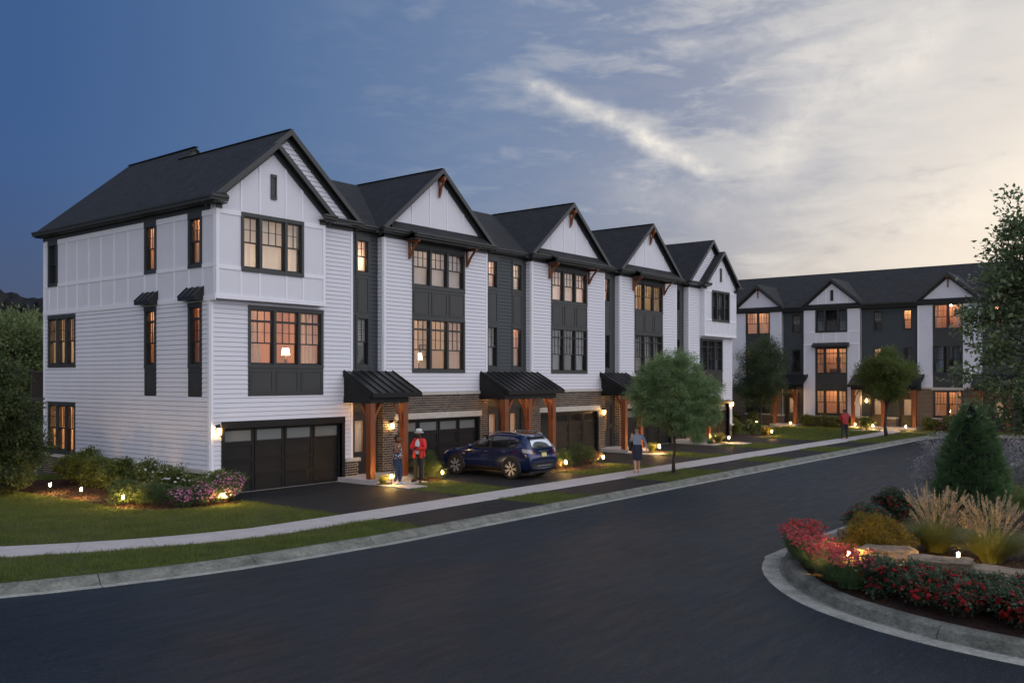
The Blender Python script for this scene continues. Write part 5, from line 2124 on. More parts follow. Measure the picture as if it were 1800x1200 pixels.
def treeline(name, pts, h0, h1, seed, wid, m):
    """far wooded ridge: overlapping pointed crowns on a rising bank"""
    rnd = random.Random(seed)
    mb = MB()
    for (x0, y0), (x1, y1) in zip(pts, pts[1:]):
        L = math.hypot(x1 - x0, y1 - y0)
        n = int(L / wid * 1.6)
        for i in range(n):
            for row in range(3):
                t = (i + rnd.random()) / n
                x, y = x0 + (x1 - x0) * t + rnd.uniform(-3, 3), y0 + (y1 - y0) * t + row * 7 + rnd.uniform(-3, 3)
                h = h0 + (h1 - h0) * (.5 + .5 * math.sin(x * .06 + 2.2)) + rnd.uniform(-1.6, 1.6) - (2 - row) * 2
                r = wid * rnd.uniform(.7, 1.2)
                mb.lathe([(r, -1), (r, h * .85), (r * rnd.uniform(.75, .95), h * .94), (r * rnd.uniform(.3, .55), h * .985), (.2, h)], (x, y, 0), 7)
    return mb.build(name, m, kind='stuff', label=None)


leafmat('far_foliage', [(.004, .005, .006), (.007, .008, .009)], .02)
tl = treeline('far_wood', [(-140, 215), (-60, 262), (20, 285), (110, 290), (180, 270), (260, 235)], 30, 35, 5, 3.6, 'far_foliage')
tag(tl, 'dark wooded ridge along the horizon at the far left', 'woodland')

# ---------------------------------------------------------------- plants
leafmat('leaf_willow', [(.14, .225, .09), (.23, .335, .15), (.38, .49, .26)], 0.5)
leafmat('leaf_dark', [(.055, .082, .045), (.09, .13, .064), (.145, .19, .10)], 0.4)
leafmat('leaf_mid', [(.085, .115, .034), (.14, .18, .052), (.21, .255, .085)], 0.45)
leafmat('leaf_shade', [(.045, .068, .028), (.08, .11, .044), (.13, .17, .07)], .35)
leafmat('leaf_maple', [(.065, .105, .045), (.12, .175, .08), (.20, .27, .14), (.36, .42, .27)], 0.4, .4)
leafmat('leaf_back', [(.10, .135, .055), (.16, .21, .09), (.25, .31, .14)], 0.45)
leafmat('needle', [(.10, .185, .08), (.15, .27, .12), (.24, .37, .18)], 0.3)
leafmat('leaf_box', [(.055, .090, .038), (.090, .14, .060), (.14, .20, .09)], 0.4)
leafmat('leaf_gold', [(.11, .090, .018), (.20, .16, .030), (.30, .24, .05)], .3)
leafmat('leaf_rose', [(.038, .062, .036), (.065, .100, .062), (.11, .15, .10)], 0.35, .35)
leafmat('leaf_strap', [(.050, .100, .042), (.090, .155, .065), (.14, .22, .095)], 0.4)
leafmat('grass_orn', [(.13, .16, .045), (.24, .26, .075), (.38, .36, .15)], .35)
leafmat('plume', [(.33, .26, .17), (.48, .39, .27), (.62, .52, .38)], .4, .8)
leafmat('petal_red', [(.16, .006, .010), (.34, .012, .018), (.50, .03, .03)], .3, .6)
leafmat('petal_pink', [(.34, .05, .075), (.55, .10, .13), (.72, .20, .22)], .4, .6)
leafmat('petal_coral', [(.50, .06, .06), (.68, .11, .10)], .4, .6)
leafmat('petal_mauve', [(.55, .17, .36), (.78, .33, .55), (.9, .55, .72)], 0.4, .6)
leafmat('petal_white', [(.55, .56, .58), (.80, .80, .82)], .4, .6)
leafmat('silver_leaf', [(.20, .20, .215), (.32, .32, .34), (.50, .50, .53)], .3, .7)


def unit(n):
    v = RNG.normal(size=(n, 3))
    return v / np.linalg.norm(v, axis=1, keepdims=True)


def leaves_at(P, out, L, W, spread=.8, droop=.0, jit=.35):
    """one folded diamond leaf per point, pointing roughly along out"""
    n = len(P)
    d = out + unit(n) * spread
    d[:, 2] -= droop
    d /= np.linalg.norm(d, axis=1, keepdims=True)
    s = np.cross(d, unit(n) * .75 + np.array([0, 0, 1.0]))
    s /= np.linalg.norm(s, axis=1, keepdims=True) + 1e-9
    nn = np.cross(d, s)
    k = (1 + RNG.uniform(-jit, jit, (n, 1)))
    l, w = L * k, W * k
    a = P
    b = P + d * l * .45 + s * w * .5 + nn * w * .15
    c = P + d * l - nn * l * .08
    e = P + d * l * .45 - s * w * .5 + nn * w * .15
    v = np.stack([a, b, c, e], 1).reshape(-1, 3)
    f = np.arange(n * 4).reshape(-1, 4)
    return v, f


def lobe_points(lobes, n, inner=.45, clump=0, csize=.2):
    """points in a union of ellipsoid lobes, near the surface, gathered in clumps"""
    wt = np.array([l[3] * l[4] * l[5] for l in lobes]) ** .72
    wt = wt / wt.sum()
    m = clump if clump else n
    idx = RNG.choice(len(lobes), m, p=wt)
    A = np.array(lobes, dtype=float)
    u = unit(m)
    r = inner + (1 - inner) * RNG.random((m, 1)) ** .6
    C = A[idx, :3] + u * r * A[idx, 3:6]
    if clump:
        j = RNG.integers(0, m, n)
        q = RNG.normal(size=(n, 3)) * csize
        q[:, 2] *= .6
        P = C[j] + q
        o = u[j]
    else:
        P, o = C, u
    return P, o


def foliage(name, m, parent, lobes, n, L, W, clump=0, csize=.2, inner=.45, spread=.8, droop=0., zmin=None):
    P, o = lobe_points(lobes, n, inner, clump, csize)
    if zmin is not None:
        k = P[:, 2] > zmin
        P, o = P[k], o[k]
    v, f = leaves_at(P, o, L, W, spread, droop)
    org = np.array(ORG[parent.name]) if parent is not None else 0
    me = fastmesh(name, v - org, f, m)
    return link(name, me, parent, ORG[parent.name] if parent is not None else (0, 0, 0))


def limbs(mb, base, top, r0, lobes, n, seed, seg=7, twigs=5):
    rnd = random.Random(seed)
    base, top = Vector(base), Vector(top)
    pts, rad = [], []
    k = 7
    for i in range(k + 1):
        t = i / k
        p = base.lerp(top, t) + Vector((rnd.uniform(-1, 1), rnd.uniform(-1, 1), 0)) * r0 * (.0 if i == 0 else .9)
        pts.append(p)
        rad.append(r0 * (1.25 if i == 0 else 1 - .8 * t))
    mb.tube(pts, rad, seg + 2)
    for i in range(n):
        l = lobes[rnd.randrange(len(lobes))]
        tgt = Vector(l[:3]) + Vector((rnd.uniform(-1, 1) * l[3], rnd.uniform(-1, 1) * l[4], rnd.uniform(-.6, .9) * l[5])) * .8
        t = rnd.uniform(.35, .95)
        s = base.lerp(top, t)
        if tgt.z < s.z - .4:
            s = base.lerp(top, max(.3, t - .3))
        midp = s.lerp(tgt, .5) + Vector((rnd.uniform(-.1, .1), rnd.uniform(-.1, .1), (tgt - s).length * .12))
        rr = r0 * (1 - .75 * t) * .55
        mb.tube([s, s.lerp(midp, .5), midp, tgt], [rr, rr * .8, rr * .5, rr * .15], 5)
        for j in range(twigs):
            a = midp.lerp(tgt, rnd.uniform(0, .8))
            b = a + Vector((rnd.uniform(-1, 1), rnd.uniform(-1, 1), rnd.uniform(-.2, .8))) * .28 * (tgt - s).length
            mb.tube([a, a.lerp(b, .5) + Vector((0, 0, .03)), b], [rr * .3, rr * .2, .003], 4)


def lobes_round(c, R_, H, n, seed, k=.5, jitter=.2):
    """irregular crown: a handful of lobes placed round an ellipsoid"""
    rnd = random.Random(seed)
    out = [(c[0], c[1], c[2], R_ * .72, R_ * .72, H * .72)]
    for i in range(n):
        u = Vector((rnd.gauss(0, 1), rnd.gauss(0, 1), rnd.gauss(0, .9))).normalized()
        s = k * rnd.uniform(.6, 1.15)
        q = rnd.uniform(1 - jitter, 1 + jitter * .4)
        out.append((c[0] + u.x * R_ * (1 - s * .7) * q, c[1] + u.y * R_ * (1 - s * .7) * q, c[2] + u.z * H * (1 - s * .7) * q, R_ * s, R_ * s, H * s * .8))
    return out


def tree(label, base, trunk_top, r0, lobes, n, L, W, m, seed, clump, csize, inner=.4, droop=0., spread=.8, nl=12, bark='bark', cat='tree', group=None, twigs=5, name='tree'):
    r = root(name, base, label, cat, group)
    mb = MB()
    limbs(mb, base, trunk_top, r0, lobes, nl, seed, twigs=twigs)
    mb.build('trunk', bark, r, smooth=True, recalc=False)
    foliage('crown', m, r, lobes, n, L, W, clump, csize, inner, spread, droop)
    return r


# feathery street tree in the verge
c = (14.74, -7.85, 3.05)
lb = [(14.74, -7.85, 3.0, 1.15, 1.15, 1.15), (14.0, -7.0, 2.55, .7, .75, .7), (15.5, -8.6, 2.4, .85, .85, .75), (14.3, -7.5, 3.9, .75, .75, .75),
      (15.2, -8.4, 3.9, .6, .6, .65), (15.9, -9.0, 3.1, .6, .6, .6), (13.75, -6.75, 3.15, .6, .6, .6), (14.75, -8.4, 1.95, .55, .55, .5), (15.3, -7.3, 2.0, .6, .6, .55), (14.9, -7.9, 4.2, .45, .45, .5), (15.5, -8.6, 1.7, .45, .45, .5), (13.9, -7.0, 3.6, .5, .5, .55), (16.1, -9.1, 2.2, .4, .4, .4)]
lb = [(14.74 + (x - 14.74) * .84, -7.85 + (y + 7.85) * .84, z, q * .88, w_ * .88, h_) for x, y, z, q, w_, h_ in lb]
TREE1 = tree('young feathery round-crowned tree in the grass verge beside the walking woman', (14.74, -7.85, 0), (14.78, -7.88, 3.7), .065, lb, 95000, .095, .018, 'leaf_willow', 3, 1100, .105, inner=.25, droop=.55, spread=.7, nl=26, group=None)
bd = bed('mulch_ring', [(14.74 + .55 * math.cos(a), -7.85 + .42 * math.sin(a)) for a in [i * math.pi / 4 for i in range(8)]], .03, .05)
# trees before the far row
lb = lobes_round((48.2, 3.1, 3.75), 2.35, 2.9, 13, 21, .42)
tree('dark open-crowned tree left of centre before the far row', (48.2, 3.1, 0), (48.2, 3.1, 5.2), .09, lb, 42000, .12, .045, 'leaf_dark', 8, 900, .22, inner=.3, nl=26, droop=.1)
lb = lobes_round((42.1, -7.63, 3.75), 1.75, 1.95, 12, 14, .42)
tree('mid green tree in the grass verge right of the far man in red', (42.1, -7.63, 0), (42.1, -7.63, 4.6), .10, lb, 42000, .12, .05, 'leaf_mid', 9, 700, .19, inner=.4, nl=20, droop=.1)
bed('mulch_ring', [(42.1 + .6 * math.cos(a), -7.63 + .5 * math.sin(a)) for a in [i * math.pi / 4 for i in range(8)]], .03, .05)
# large leafy tree, trunk outside the frame on the right
lb = [(7.6, -21.9, 4.6, 1.9, 1.9, 2.0), (6.9, -21.0, 3.3, 1.2, 1.2, .8), (6.6, -20.3, 5.3, .7, .7, .6), (7.2, -21.2, 6.4, 1.1, 1.1, 1.1), (7.9, -22.2, 7.4, 1.0, 1.0, .9),
      (6.3, -19.9, 3.7, .55, .5, .35), (6.55, -20.3, 4.4, .7, .6, .45), (6.9, -20.9, 2.7, .8, .8, .4), (7.4, -21.5, 2.9, 1.1, 1.1, .7), (6.95, -20.9, 5.9, .6, .6, .5), (6.4, -19.8, 4.9, .45, .4, .3),
      (7.12, -20.74, 7.35, .55, .55, .6), (6.7, -20.5, 6.5, .5, .5, .45), (6.2, -20.25, 5.75, .38, .38, .3), (7.2, -20.8, 6.6, .6, .6, .5)]
tree('large broad-leaved tree at the right edge, its branches reaching over the evergreen', (7.9, -22.3, 0), (7.9, -22.3, 7.4), .13, lb, 19000, .110, .072, 'leaf_maple', 31, 800, .15, inner=.15, nl=46, droop=.25, spread=1.1, twigs=7)
# dark tree close at the left edge
lb = lobes_round((-4.4, 6.2, 2.45), 1.85, 2.1, 12, 5, .42) + [(-3.2, 5.6, 1.5, .9, .9, .8), (-3.1, 5.5, 2.5, .55, .5, .5), (-3.6, 5.4, .9, 1.0, 1.0, .6), (-3.3, 5.3, 3.3, .4, .4, .35), (-4.9, 5.2, .8, 1.2, 1.0, .6)]
tree('dense dark tree at the left edge beside the nearest townhouse', (-4.3, 6.2, 0), (-4.3, 6.2, 4.7), .10, lb, 46000, .11, .05, 'leaf_shade', 12, 800, .13, inner=.3, nl=30, droop=.3)
# trees beyond the yard, at the left of the frame
for i, (x, y, zc, R_, H_, lbl) in enumerate([(9.5, 36.0, 4.5, 4.2, 4.4, 'pale green broad tree behind the left end of the near row'),
                                             (2.5, 40.0, 3.6, 4.4, 3.7, 'leftmost pale green tree behind the yard, cut by the frame edge'),
                                             (16.0, 50.0, 4.6, 4.8, 4.6, 'darker round tree farther back between the pale tree and the house wall')]):
    lb = lobes_round((x, y, zc), R_, H_, 14, 40 + i, .42)
    tree(lbl, (x, y, 0), (x, y, zc + H_ * .5), .2, lb, 30000, .26, .13, 'leaf_back', 50 + i, 900, .42, inner=.5, nl=14, droop=.1)
# trees standing in the gap between the two rows
for i, (x, y, zc, R_, H_, lbl) in enumerate([(46.0, 12.5, 3.6, 2.6, 3.4, 'dark tree in the gap between the two rows of townhouses')]):
    lb = lobes_round((x, y, zc), R_, H_, 12, 60 + i, .42)
    tree(lbl, (x, y, 0), (x, y, zc + H_ * .4), .12, lb, 22000, .15, .07, 'leaf_dark', 70 + i, 600, .28, inner=.4, nl=14)


def evergreen(x, y):
    r = root('evergreen', (x, y, 0), 'tall cone-shaped dark evergreen on the island behind the plumed grasses', 'evergreen')
    prof = [(0.0, .74), (.25, .83), (.8, .83), (1.5, .73), (2.1, .56), (2.6, .38), (3.0, .18), (3.3, .02)]
    zs = np.array([p[0] for p in prof])
    rs = np.array([p[1] for p in prof])
    n = 2600
    z = 3.15 * (1 - np.sqrt(RNG.random(n) * .985))
    a = RNG.random(n) * 2 * np.pi
    bump = 1 + .07 * np.sin(a * 5 + z * 7) + .06 * np.sin(a * 11 - z * 13)
    rr = np.interp(z, zs, rs) * bump * (1 - .25 * RNG.random(n) ** 2)
    C = np.stack([x + rr * np.cos(a), y + rr * np.sin(a), z + .02], 1)
    out = np.stack([np.cos(a), np.sin(a), np.full(n, .55)], 1)
    k = 26
    idx = np.repeat(np.arange(n), k)
    q = RNG.normal(size=(n * k, 3)) * np.array([.045, .045, .022])
    v, f = leaves_at(C[idx] + q - out[idx] * .07 * RNG.random((n * k, 1)), out[idx], .065, .018, .45, .10)
    me = fastmesh('crown', v - np.array([x, y, 0]), f, 'needle')
    link('crown', me, r, (x, y, 0))
    mb = MB()
    mb.tube([(x, y, -.05), (x, y, 1.2), (x, y, 3.0)], [.09, .06, .012], 8)
    mb.build('trunk', 'bark', r, smooth=True)
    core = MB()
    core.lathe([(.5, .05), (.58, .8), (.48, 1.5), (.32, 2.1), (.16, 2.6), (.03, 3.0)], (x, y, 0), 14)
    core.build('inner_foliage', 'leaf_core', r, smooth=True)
    return r


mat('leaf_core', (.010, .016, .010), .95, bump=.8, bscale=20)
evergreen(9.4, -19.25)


def shrub(label, cat, base, lobes, n, L, W, m, clump=120, csize=.05, inner=.5, spread=.8, droop=0., flowers=None, group=None, name='shrub', stems=8, core=True):
    """flowers: (material, count, radius)"""
    x, y, z = base
    r = root(name, base, label, cat, group)
    rnd = random.Random(int(abs(x * 97 + y * 31)))
    lobes = [(x + a, y + b, z + c_, d, e, f) for a, b, c_, d, e, f in lobes]
    mb = MB()
    for i in range(stems):
        l = lobes[rnd.randrange(len(lobes))]
        t = Vector((l[0] + rnd.uniform(-.6, .6) * l[3], l[1] + rnd.uniform(-.6, .6) * l[4], l[2] + l[5] * .5))
        s = Vector((x + rnd.uniform(-.05, .05), y + rnd.uniform(-.05, .05), z - .03))
        mb.tube([s, s.lerp(t, .5) + Vector((0, 0, .03)), t], [.014, .010, .004], 5)
    mb.build('stem', 'bark', r, recalc=False)
    foliage('foliage', m, r, lobes, n, L, W, clump, csize, inner, spread, droop, zmin=z + .01)
    if flowers:
        fm, cnt, rad = flowers
        P, o = lobe_points(lobes, cnt, .93)
        k = P[:, 2] > z + .12
        P, o = P[k], o[k]
        o = o * .6 + np.array([0, 0, .7])
        blossoms(r, P, o, rad, fm)
    return r


def blossoms(parent, P, o, rad, m, petals=7, name='blossom', layers=2):
    n = len(P)
    o = o / np.linalg.norm(o, axis=1, keepdims=True)
    t = np.cross(o, unit(n))
    t /= np.linalg.norm(t, axis=1, keepdims=True)
    b = np.cross(o, t)
    vs = []
    for ly in range(layers):
        for i in range(petals):
            an = 2 * np.pi * i / petals + ly * .4
            d = t * np.cos(an) + b * np.sin(an)
            s = np.cross(o, d)
            R_ = rad * (1 - .35 * ly) * (1 + RNG.uniform(-.2, .2, (n, 1)))
            up = .25 + .7 * ly
            p0 = P + o * (.006 + ly * .01)
            vs.append(np.stack([p0, P + d * R_ * .6 + s * R_ * .38 + o * R_ * up * .5, P + d * R_ + o * R_ * up * .7, P + d * R_ * .6 - s * R_ * .38 + o * R_ * up * .5], 1))
    v = np.concatenate(vs, 1).reshape(-1, 3)
    f = np.arange(len(v)).reshape(-1, 4)
    org = np.array(ORG[parent.name])
    me = fastmesh(name, v - org, f, m)
    ob = link(name, me, parent, ORG[parent.name])
    ob['kind'] = 'stuff'
    return ob


def ball(R_, h=None, n=6, seed=1, k=.55):
    h = h or R_
    return [l for l in lobes_round((0, 0, h), R_, h, n, seed, k)]


# bed at the corner of the nearest townhouse
shrub('left clipped round shrub in the corner bed, beside the middle path light', 'shrub', (-2.62, .45, .04), ball(.47, .42, 6, 2), 9000, .035, .016, 'leaf_box', 260, .035, .7, 1.0)
shrub('yellow-lit loose shrub between the two round shrubs of the corner bed', 'shrub', (-2.2, .0, .04), ball(.36, .33, 6, 3), 5000, .05, .02, 'leaf_box', 130, .05, .5, 1.0)
shrub('right clipped round shrub in the corner bed, next to the pink flowers', 'shrub', (-2.25, -.75, .04), ball(.46, .43, 6, 4), 9000, .035, .016, 'leaf_box', 260, .035, .7, 1.0)
for i, (x, y, R_, h, lbl) in enumerate([(-1.0, 5.9, .75, .62, 'leafy green shrub farthest back along the side wall, below the tall rear window'), (-1.1, 4.4, .72, .55, 'leafy green shrub along the side wall behind the leftmost path light'),
                                        (-1.2, 2.9, .70, .52, 'leafy green shrub along the side wall behind the second path light')]):
    shrub(lbl, 'shrub', (x, y, .04), ball(R_, h, 7, 20 + i), 7000, .085, .045, 'leaf_mid', 160, .09, .4, .9, .2)
for i, (x, y, R_, h, lbl) in enumerate([(-1.05, 1.6, .60, .52, 'white-flowering shrub by the side wall, left of three'), (-.95, .45, .60, .50, 'white-flowering shrub by the side wall, middle of three'),
                                        (-.35, -.75, .55, .46, 'white-flowering shrub at the wall corner, right of three')]):
    shrub(lbl, 'flowering shrub', (x, y, .04), ball(R_, h, 7, 30 + i), 6000, .07, .035, 'leaf_mid', 150, .08, .45, .9, .15, flowers=('petal_white', 120, .045))
for i, (x, y, R_, h, lbl) in enumerate([(-1.75, -1.35, .33, .26, 'low pink flower clump at the left, against the round shrub'), (-1.2, -1.6, .36, .30, 'pink flower clump left of the hidden path light'),
                                        (-.55, -1.55, .42, .38, 'pink flower clump glowing round the hidden path light'), (.0, -1.15, .36, .40, 'tall pink flower clump at the garage corner')]):
    shrub(lbl, 'flowers', (x, y, .04), ball(R_ * 1.1, h * 1.15, 6, 40 + i), 3600, .06, .014, 'leaf_strap', 110, .06, .4, .9, flowers=('petal_mauve', 260, .034), name='flower_clump')
# beds along the row
def tuft(label, base, n, L, W, m, lean=.6, r0=.06, group=None, name='grass_clump', plumes=0, pl=.22, cat='ornamental grass', seg=5, pm='plume'):
    """clump of arching blades; plumes on upright stalks"""
    x, y, z = base
    r = root(name, base, label, cat, group)

    def strips(N, L, W, lean, up, taper=True):
        a = RNG.random(N) * 2 * np.pi
        ln = L * RNG.uniform(.6, 1.1, N)
        le = lean * RNG.uniform(.25, 1.2, N)
        rr = r0 * np.sqrt(RNG.random(N))
        bx, by = x + rr * np.cos(a), y + rr * np.sin(a)
        a2 = a + RNG.normal(size=N) * .35
        pts = []
        for i in range(seg):
            t = i / (seg - 1)
            h = ln * (t * up - t ** 2.2 * le * .35)
            d = ln * le * t ** 1.7
            w = W * (1 - t ** 1.6) + .0008
            px, py, pz = bx + d * np.cos(a2), by + d * np.sin(a2), z + h
            sx, sy = -np.sin(a2) * w / 2, np.cos(a2) * w / 2
            pts.append(np.stack([np.stack([px - sx, py - sy, pz], 1), np.stack([px + sx, py + sy, pz], 1)], 1))
        P = np.stack(pts, 1)   # N, seg, 2, 3
        v = P.reshape(-1, 3)
        f = []
        for i in range(seg - 1):
            f.append(np.array([i * 2, i * 2 + 1, i * 2 + 3, i * 2 + 2]))
        F_ = (np.arange(N)[:, None, None] * seg * 2 + np.array(f)[None]).reshape(-1, 4)
        tip = (P[:, -1, 0] + P[:, -1, 1]) / 2
        tdir = tip - (P[:, -2, 0] + P[:, -2, 1]) / 2
        return v, F_, tip, tdir
    v, f, _, _ = strips(n, L, W, lean, 1.0)
    me = fastmesh('blade', v - np.array(base), f, m)
    link('blade', me, r, base)['kind'] = 'stuff'
    if plumes:
        v, f, tip, td = strips(plumes, L * 1.42, W * .6, lean * .34, 1.05)
        me = fastmesh('stalk', v - np.array(base), f, m)
        link('stalk', me, r, base)['kind'] = 'stuff'
        td = td / np.linalg.norm(td, axis=1, keepdims=True)
        k = 60
        idx = np.repeat(np.arange(plumes), k)
        t = RNG.random((plumes * k, 1))
        rad = .017 * np.sin(np.clip(t, .05, 1) * 3.0) + .002
        C = tip[idx] + td[idx] * (t - .6) * pl + unit(plumes * k) * rad
        v, f = leaves_at(C, td[idx], .040, .009, .28)
        me = fastmesh('plume', v - np.array(base), f, pm)
        link('plume', me, r, base)['kind'] = 'stuff'
    return r


tuft('small lit grass clump left of the woman in patterned top', (5.35, -1.95, .03), 700, .42, .006, 'grass_orn', .9, .10)
shrub('feathery lit shrub behind the man in the red jacket', 'shrub', (7.35, -1.95, .03), [(0, 0, .40, .42, .42, .42), (.15, -.1, .75, .25, .25, .28), (-.15, .15, .7, .25, .25, .25), (.3, -.25, .35, .32, .32, .3)], 8500, .07, .010, 'leaf_box', 230, .06, .3, .7, -.3)
shrub('left round shrub of the bed right of the blue car', 'shrub', (14.05, -3.2, .03), ball(.46, .44, 6, 5), 8000, .05, .012, 'leaf_box', 240, .045, .6, 1.0)
shrub('larger right round shrub of the bed right of the blue car', 'shrub', (15.0, -3.45, .03), ball(.54, .52, 6, 6), 9000, .05, .012, 'leaf_box', 260, .045, .6, 1.0)
shrub('pink flower spikes just behind the tail of the blue car', 'flowers', (13.2, -3.3, .03), ball(.40, .36, 6, 7), 3200, .07, .012, 'leaf_strap', 100, .06, .4, .9, flowers=('petal_pink', 200, .040), name='flower_clump')
shrub('pink flower mound at the right end of the bed by the third garage', 'flowers', (15.95, -3.35, .03), ball(.44, .33, 6, 8), 3200, .07, .014, 'leaf_strap', 100, .06, .4, .9, flowers=('petal_pink', 190, .036), name='flower_clump')
shrub('yellow-green low shrub behind the two round shrubs of the middle bed', 'shrub', (13.9, -2.3, .03), ball(.36, .38, 5, 9), 3600, .06, .014, 'leaf_gold', 100, .06, .4, .9)
tuft('lit grass clump behind the walking woman', (22.7, -2.35, .03), 700, .55, .008, 'grass_orn', .8, .12)
tuft('dim small grass clump left of the fourth porch post', (21.9, -2.0, .03), 500, .42, .008, 'leaf_strap', .9, .12)
tuft('lit grass clump beside the fifth porch, left of its path light', (30.6, -2.0, .03), 900, .65, .010, 'grass_orn', .8, .16)
tuft('dim low grass clump left of the fifth porch post', (29.5, -2.05, .03), 500, .45, .009, 'leaf_strap', .9, .14)
shrub('leafy shrub at the right end wall of the near row', 'shrub', (37.3, .2, .03), ball(.70, .55, 6, 11), 5200, .09, .05, 'leaf_mid', 140, .09, .4, .9)
shrub('shrub with pale plumes near the right end wall of the near row', 'shrub', (38.5, -.5, .03), ball(.62, .48, 6, 12), 4600, .08, .04, 'leaf_mid', 130, .08, .4, .9, flowers=('petal_white', 90, .05))
shrub('yellow-lit small shrub in front of the pale-plumed one', 'shrub', (38.4, -1.5, .03), ball(.34, .30, 5, 13), 2600, .07, .03, 'leaf_gold', 90, .05, .4, .9)
shrub('mauve flowering shrub behind, at the corner of the near row', 'flowering shrub', (38.0, 2.2, .03), ball(.75, .6, 6, 14), 4600, .08, .04, 'leaf_dark', 130, .08, .4, .9, flowers=('petal_mauve', 90, .04))
for i, (x, y, R_, h, fl, lbl) in enumerate([(50.9, .5, .6, .45, 0, 'green shrub below the lit ground-floor window of the far gabled house, left end'), (50.9, -.4, .65, .45, 1, 'mauve-flowered shrub under the lit ground-floor window of the far gabled house'),
                                            (50.9, -1.4, .65, .45, 1, 'mauve-flowered shrub right of centre under the far gabled house window'), (50.9, -2.2, .5, .42, 0, 'green shrub beside the left post of the far double porch'),
                                            (50.9, -7.9, .6, .45, 0, 'green shrub right of the far double porch'), (50.8, -9.0, .7, .5, 1, 'mauve-flowered shrub before the brick of the far dormer house'),
                                            (50.8, 6.4, .6, .5, 1, 'mauve-flowered shrub at the left end of the far row'), (50.5, 4.6, .6, .5, 2, 'white-flowered shrub behind the dark open tree'),
                                            (49.2, -4.25, .5, .42, 0, 'lit round shrub between the two doors of the far double porch')]):
    shrub(lbl, 'shrub', (x, y, .03), ball(R_, h, 5, 80 + i), 2600, .10, .05, 'leaf_mid', 90, .09, .4, .9, flowers=((None, ('petal_mauve', 60, .05), ('petal_white', 60, .05))[fl]), stems=4)

# the island bed in the foreground
shrub('golden thread-leaved mound on the island between the rocks and the grasses', 'shrub', (2.35, -19.0, .12), [(0, 0, .42, .52, .52, .42), (.2, -.3, .3, .4, .4, .3), (-.3, .2, .28, .36, .36, .28), (.1, .2, .6, .35, .35, .25), (-.35, -.25, .22, .3, .3, .2)], 17000, .075, .010, 'leaf_gold', 520, .045, .5, .7, .25)
tuft('left clump of tall plumed grass on the island', (3.45, -19.85, .14), 2400, .80, .011, 'grass_orn', 1.15, .16, plumes=120, pl=.30)
tuft('right clump of tall plumed grass on the island', (2.95, -20.95, .14), 2500, .80, .011, 'grass_orn', 1.15, .17, plumes=115, pl=.28)
tuft('plumed grass clump cut by the right edge of the frame', (3.75, -22.0, .14), 1200, .85, .010, 'grass_orn', 1.1, .13, plumes=50, pl=.28)
tuft('bright yellow-green lit tuft among the pink flowers at the island tip', (2.55, -17.75, .12), 220, .34, .012, 'leaf_gold', .6, .05, cat='grass tuft')


def strapflower(label, base, n, h, m, fl, rad, spread=.22, group=None):
    """grassy-leaved perennial with flower heads on thin stems"""
    x, y, z = base
    r = tuft(label, base, n, h * .62, .010, 'leaf_strap', 1.0, spread * .8, name='flower_clump', cat='flowers', group=group)
    k = 26
    mb = MB()
    P = []
    for i in range(fl):
        a, q = random.uniform(0, 6.283), spread * math.sqrt(random.random()) * 1.3
        hh = h * random.uniform(.72, 1.06)
        s = Vector((x + q * .6 * math.cos(a), y + q * .6 * math.sin(a), z))
        t = Vector((x + q * 1.3 * math.cos(a), y + q * 1.3 * math.sin(a), z + hh))
        mb.tube([s, t], [.004, .0025], 3, cap=False)
        for j in range(3):
            P.append((t.x + random.uniform(-.025, .025), t.y + random.uniform(-.025, .025), t.z + random.uniform(-.02, .02)))
    mb.build('stem', 'leaf_strap', r, recalc=False, kind='stuff')
    P = np.array(P)
    o = unit(len(P)) * .5 + np.array([0, 0, 1.0])
    blossoms(r, P, o, rad, m, petals=6, layers=2)
    return r


PK = [(2.95, -17.45, 'farthest pink flower clump at the tip of the island', 'petal_coral'), (2.45, -17.45, 'coral flower clump beside the lit yellow tuft', 'petal_coral'), (2.0, -17.6, 'crimson flower clump third from the far tip of the island', 'petal_pink'),
      (1.55, -17.85, 'pink flower clump left of the stacked stones', 'petal_pink'), (1.15, -18.15, 'pink flower clump just before the stacked stones', 'petal_pink'), (.75, -18.4, 'pink flower clump at the widest bend of the island kerb', 'petal_pink'),
      (.35, -18.75, 'pink flower clump below the left island light', 'petal_pink'), (-.05, -19.05, 'pink flower clump in front of the left island light', 'petal_pink'), (-.45, -19.45, 'nearest pink flower clump, touching the red roses', 'petal_pink'), (.35, -19.2, 'pink flower clump behind the nearest one', 'petal_pink')]
for x, y, lbl, m_ in PK:
    strapflower(lbl, (x, y, .12), 420, .50, m_, 60, .026, .25)


def rosebush(label, base, R_, h, n, fl, seed):
    return shrub(label, 'rose bush', base, ball(R_, h, 7, seed, .5), n, .055, .036, 'leaf_rose', 160, .06, .25, .8, flowers=('petal_red', fl, .042), name='rose_bush')


RB = [(.0, -19.75, .38, .27, 'leftmost red rose bush, touching the last pink flower clump'), (-.55, -20.05, .40, .27, 'red rose bush by the kerb joint, second from the left'), (-.05, -20.55, .40, .27, 'red rose bush before the middle rocks'),
      (-.90, -20.65, .40, .27, 'low red rose bush close to the kerb, third in the front row'), (-.35, -21.25, .42, .28, 'red rose bush right of the middle rocks'), (-1.15, -21.35, .40, .27, 'red rose bush close to the kerb at the lower right'),
      (-.75, -21.85, .42, .28, 'red rose bush in the second row at the lower right'), (-1.35, -22.1, .40, .27, 'red rose bush at the bottom right by the kerb'), (-.3, -22.1, .40, .28, 'red rose bush before the rightmost low rock'),
      (-.9, -22.6, .42, .28, 'red rose bush at the right edge of the frame'), (.28, -20.3, .24, .19, 'small red rose bush tucked under the flat rock'), (.1, -21.5, .28, .2, 'small red rose bush under the broad rock')]
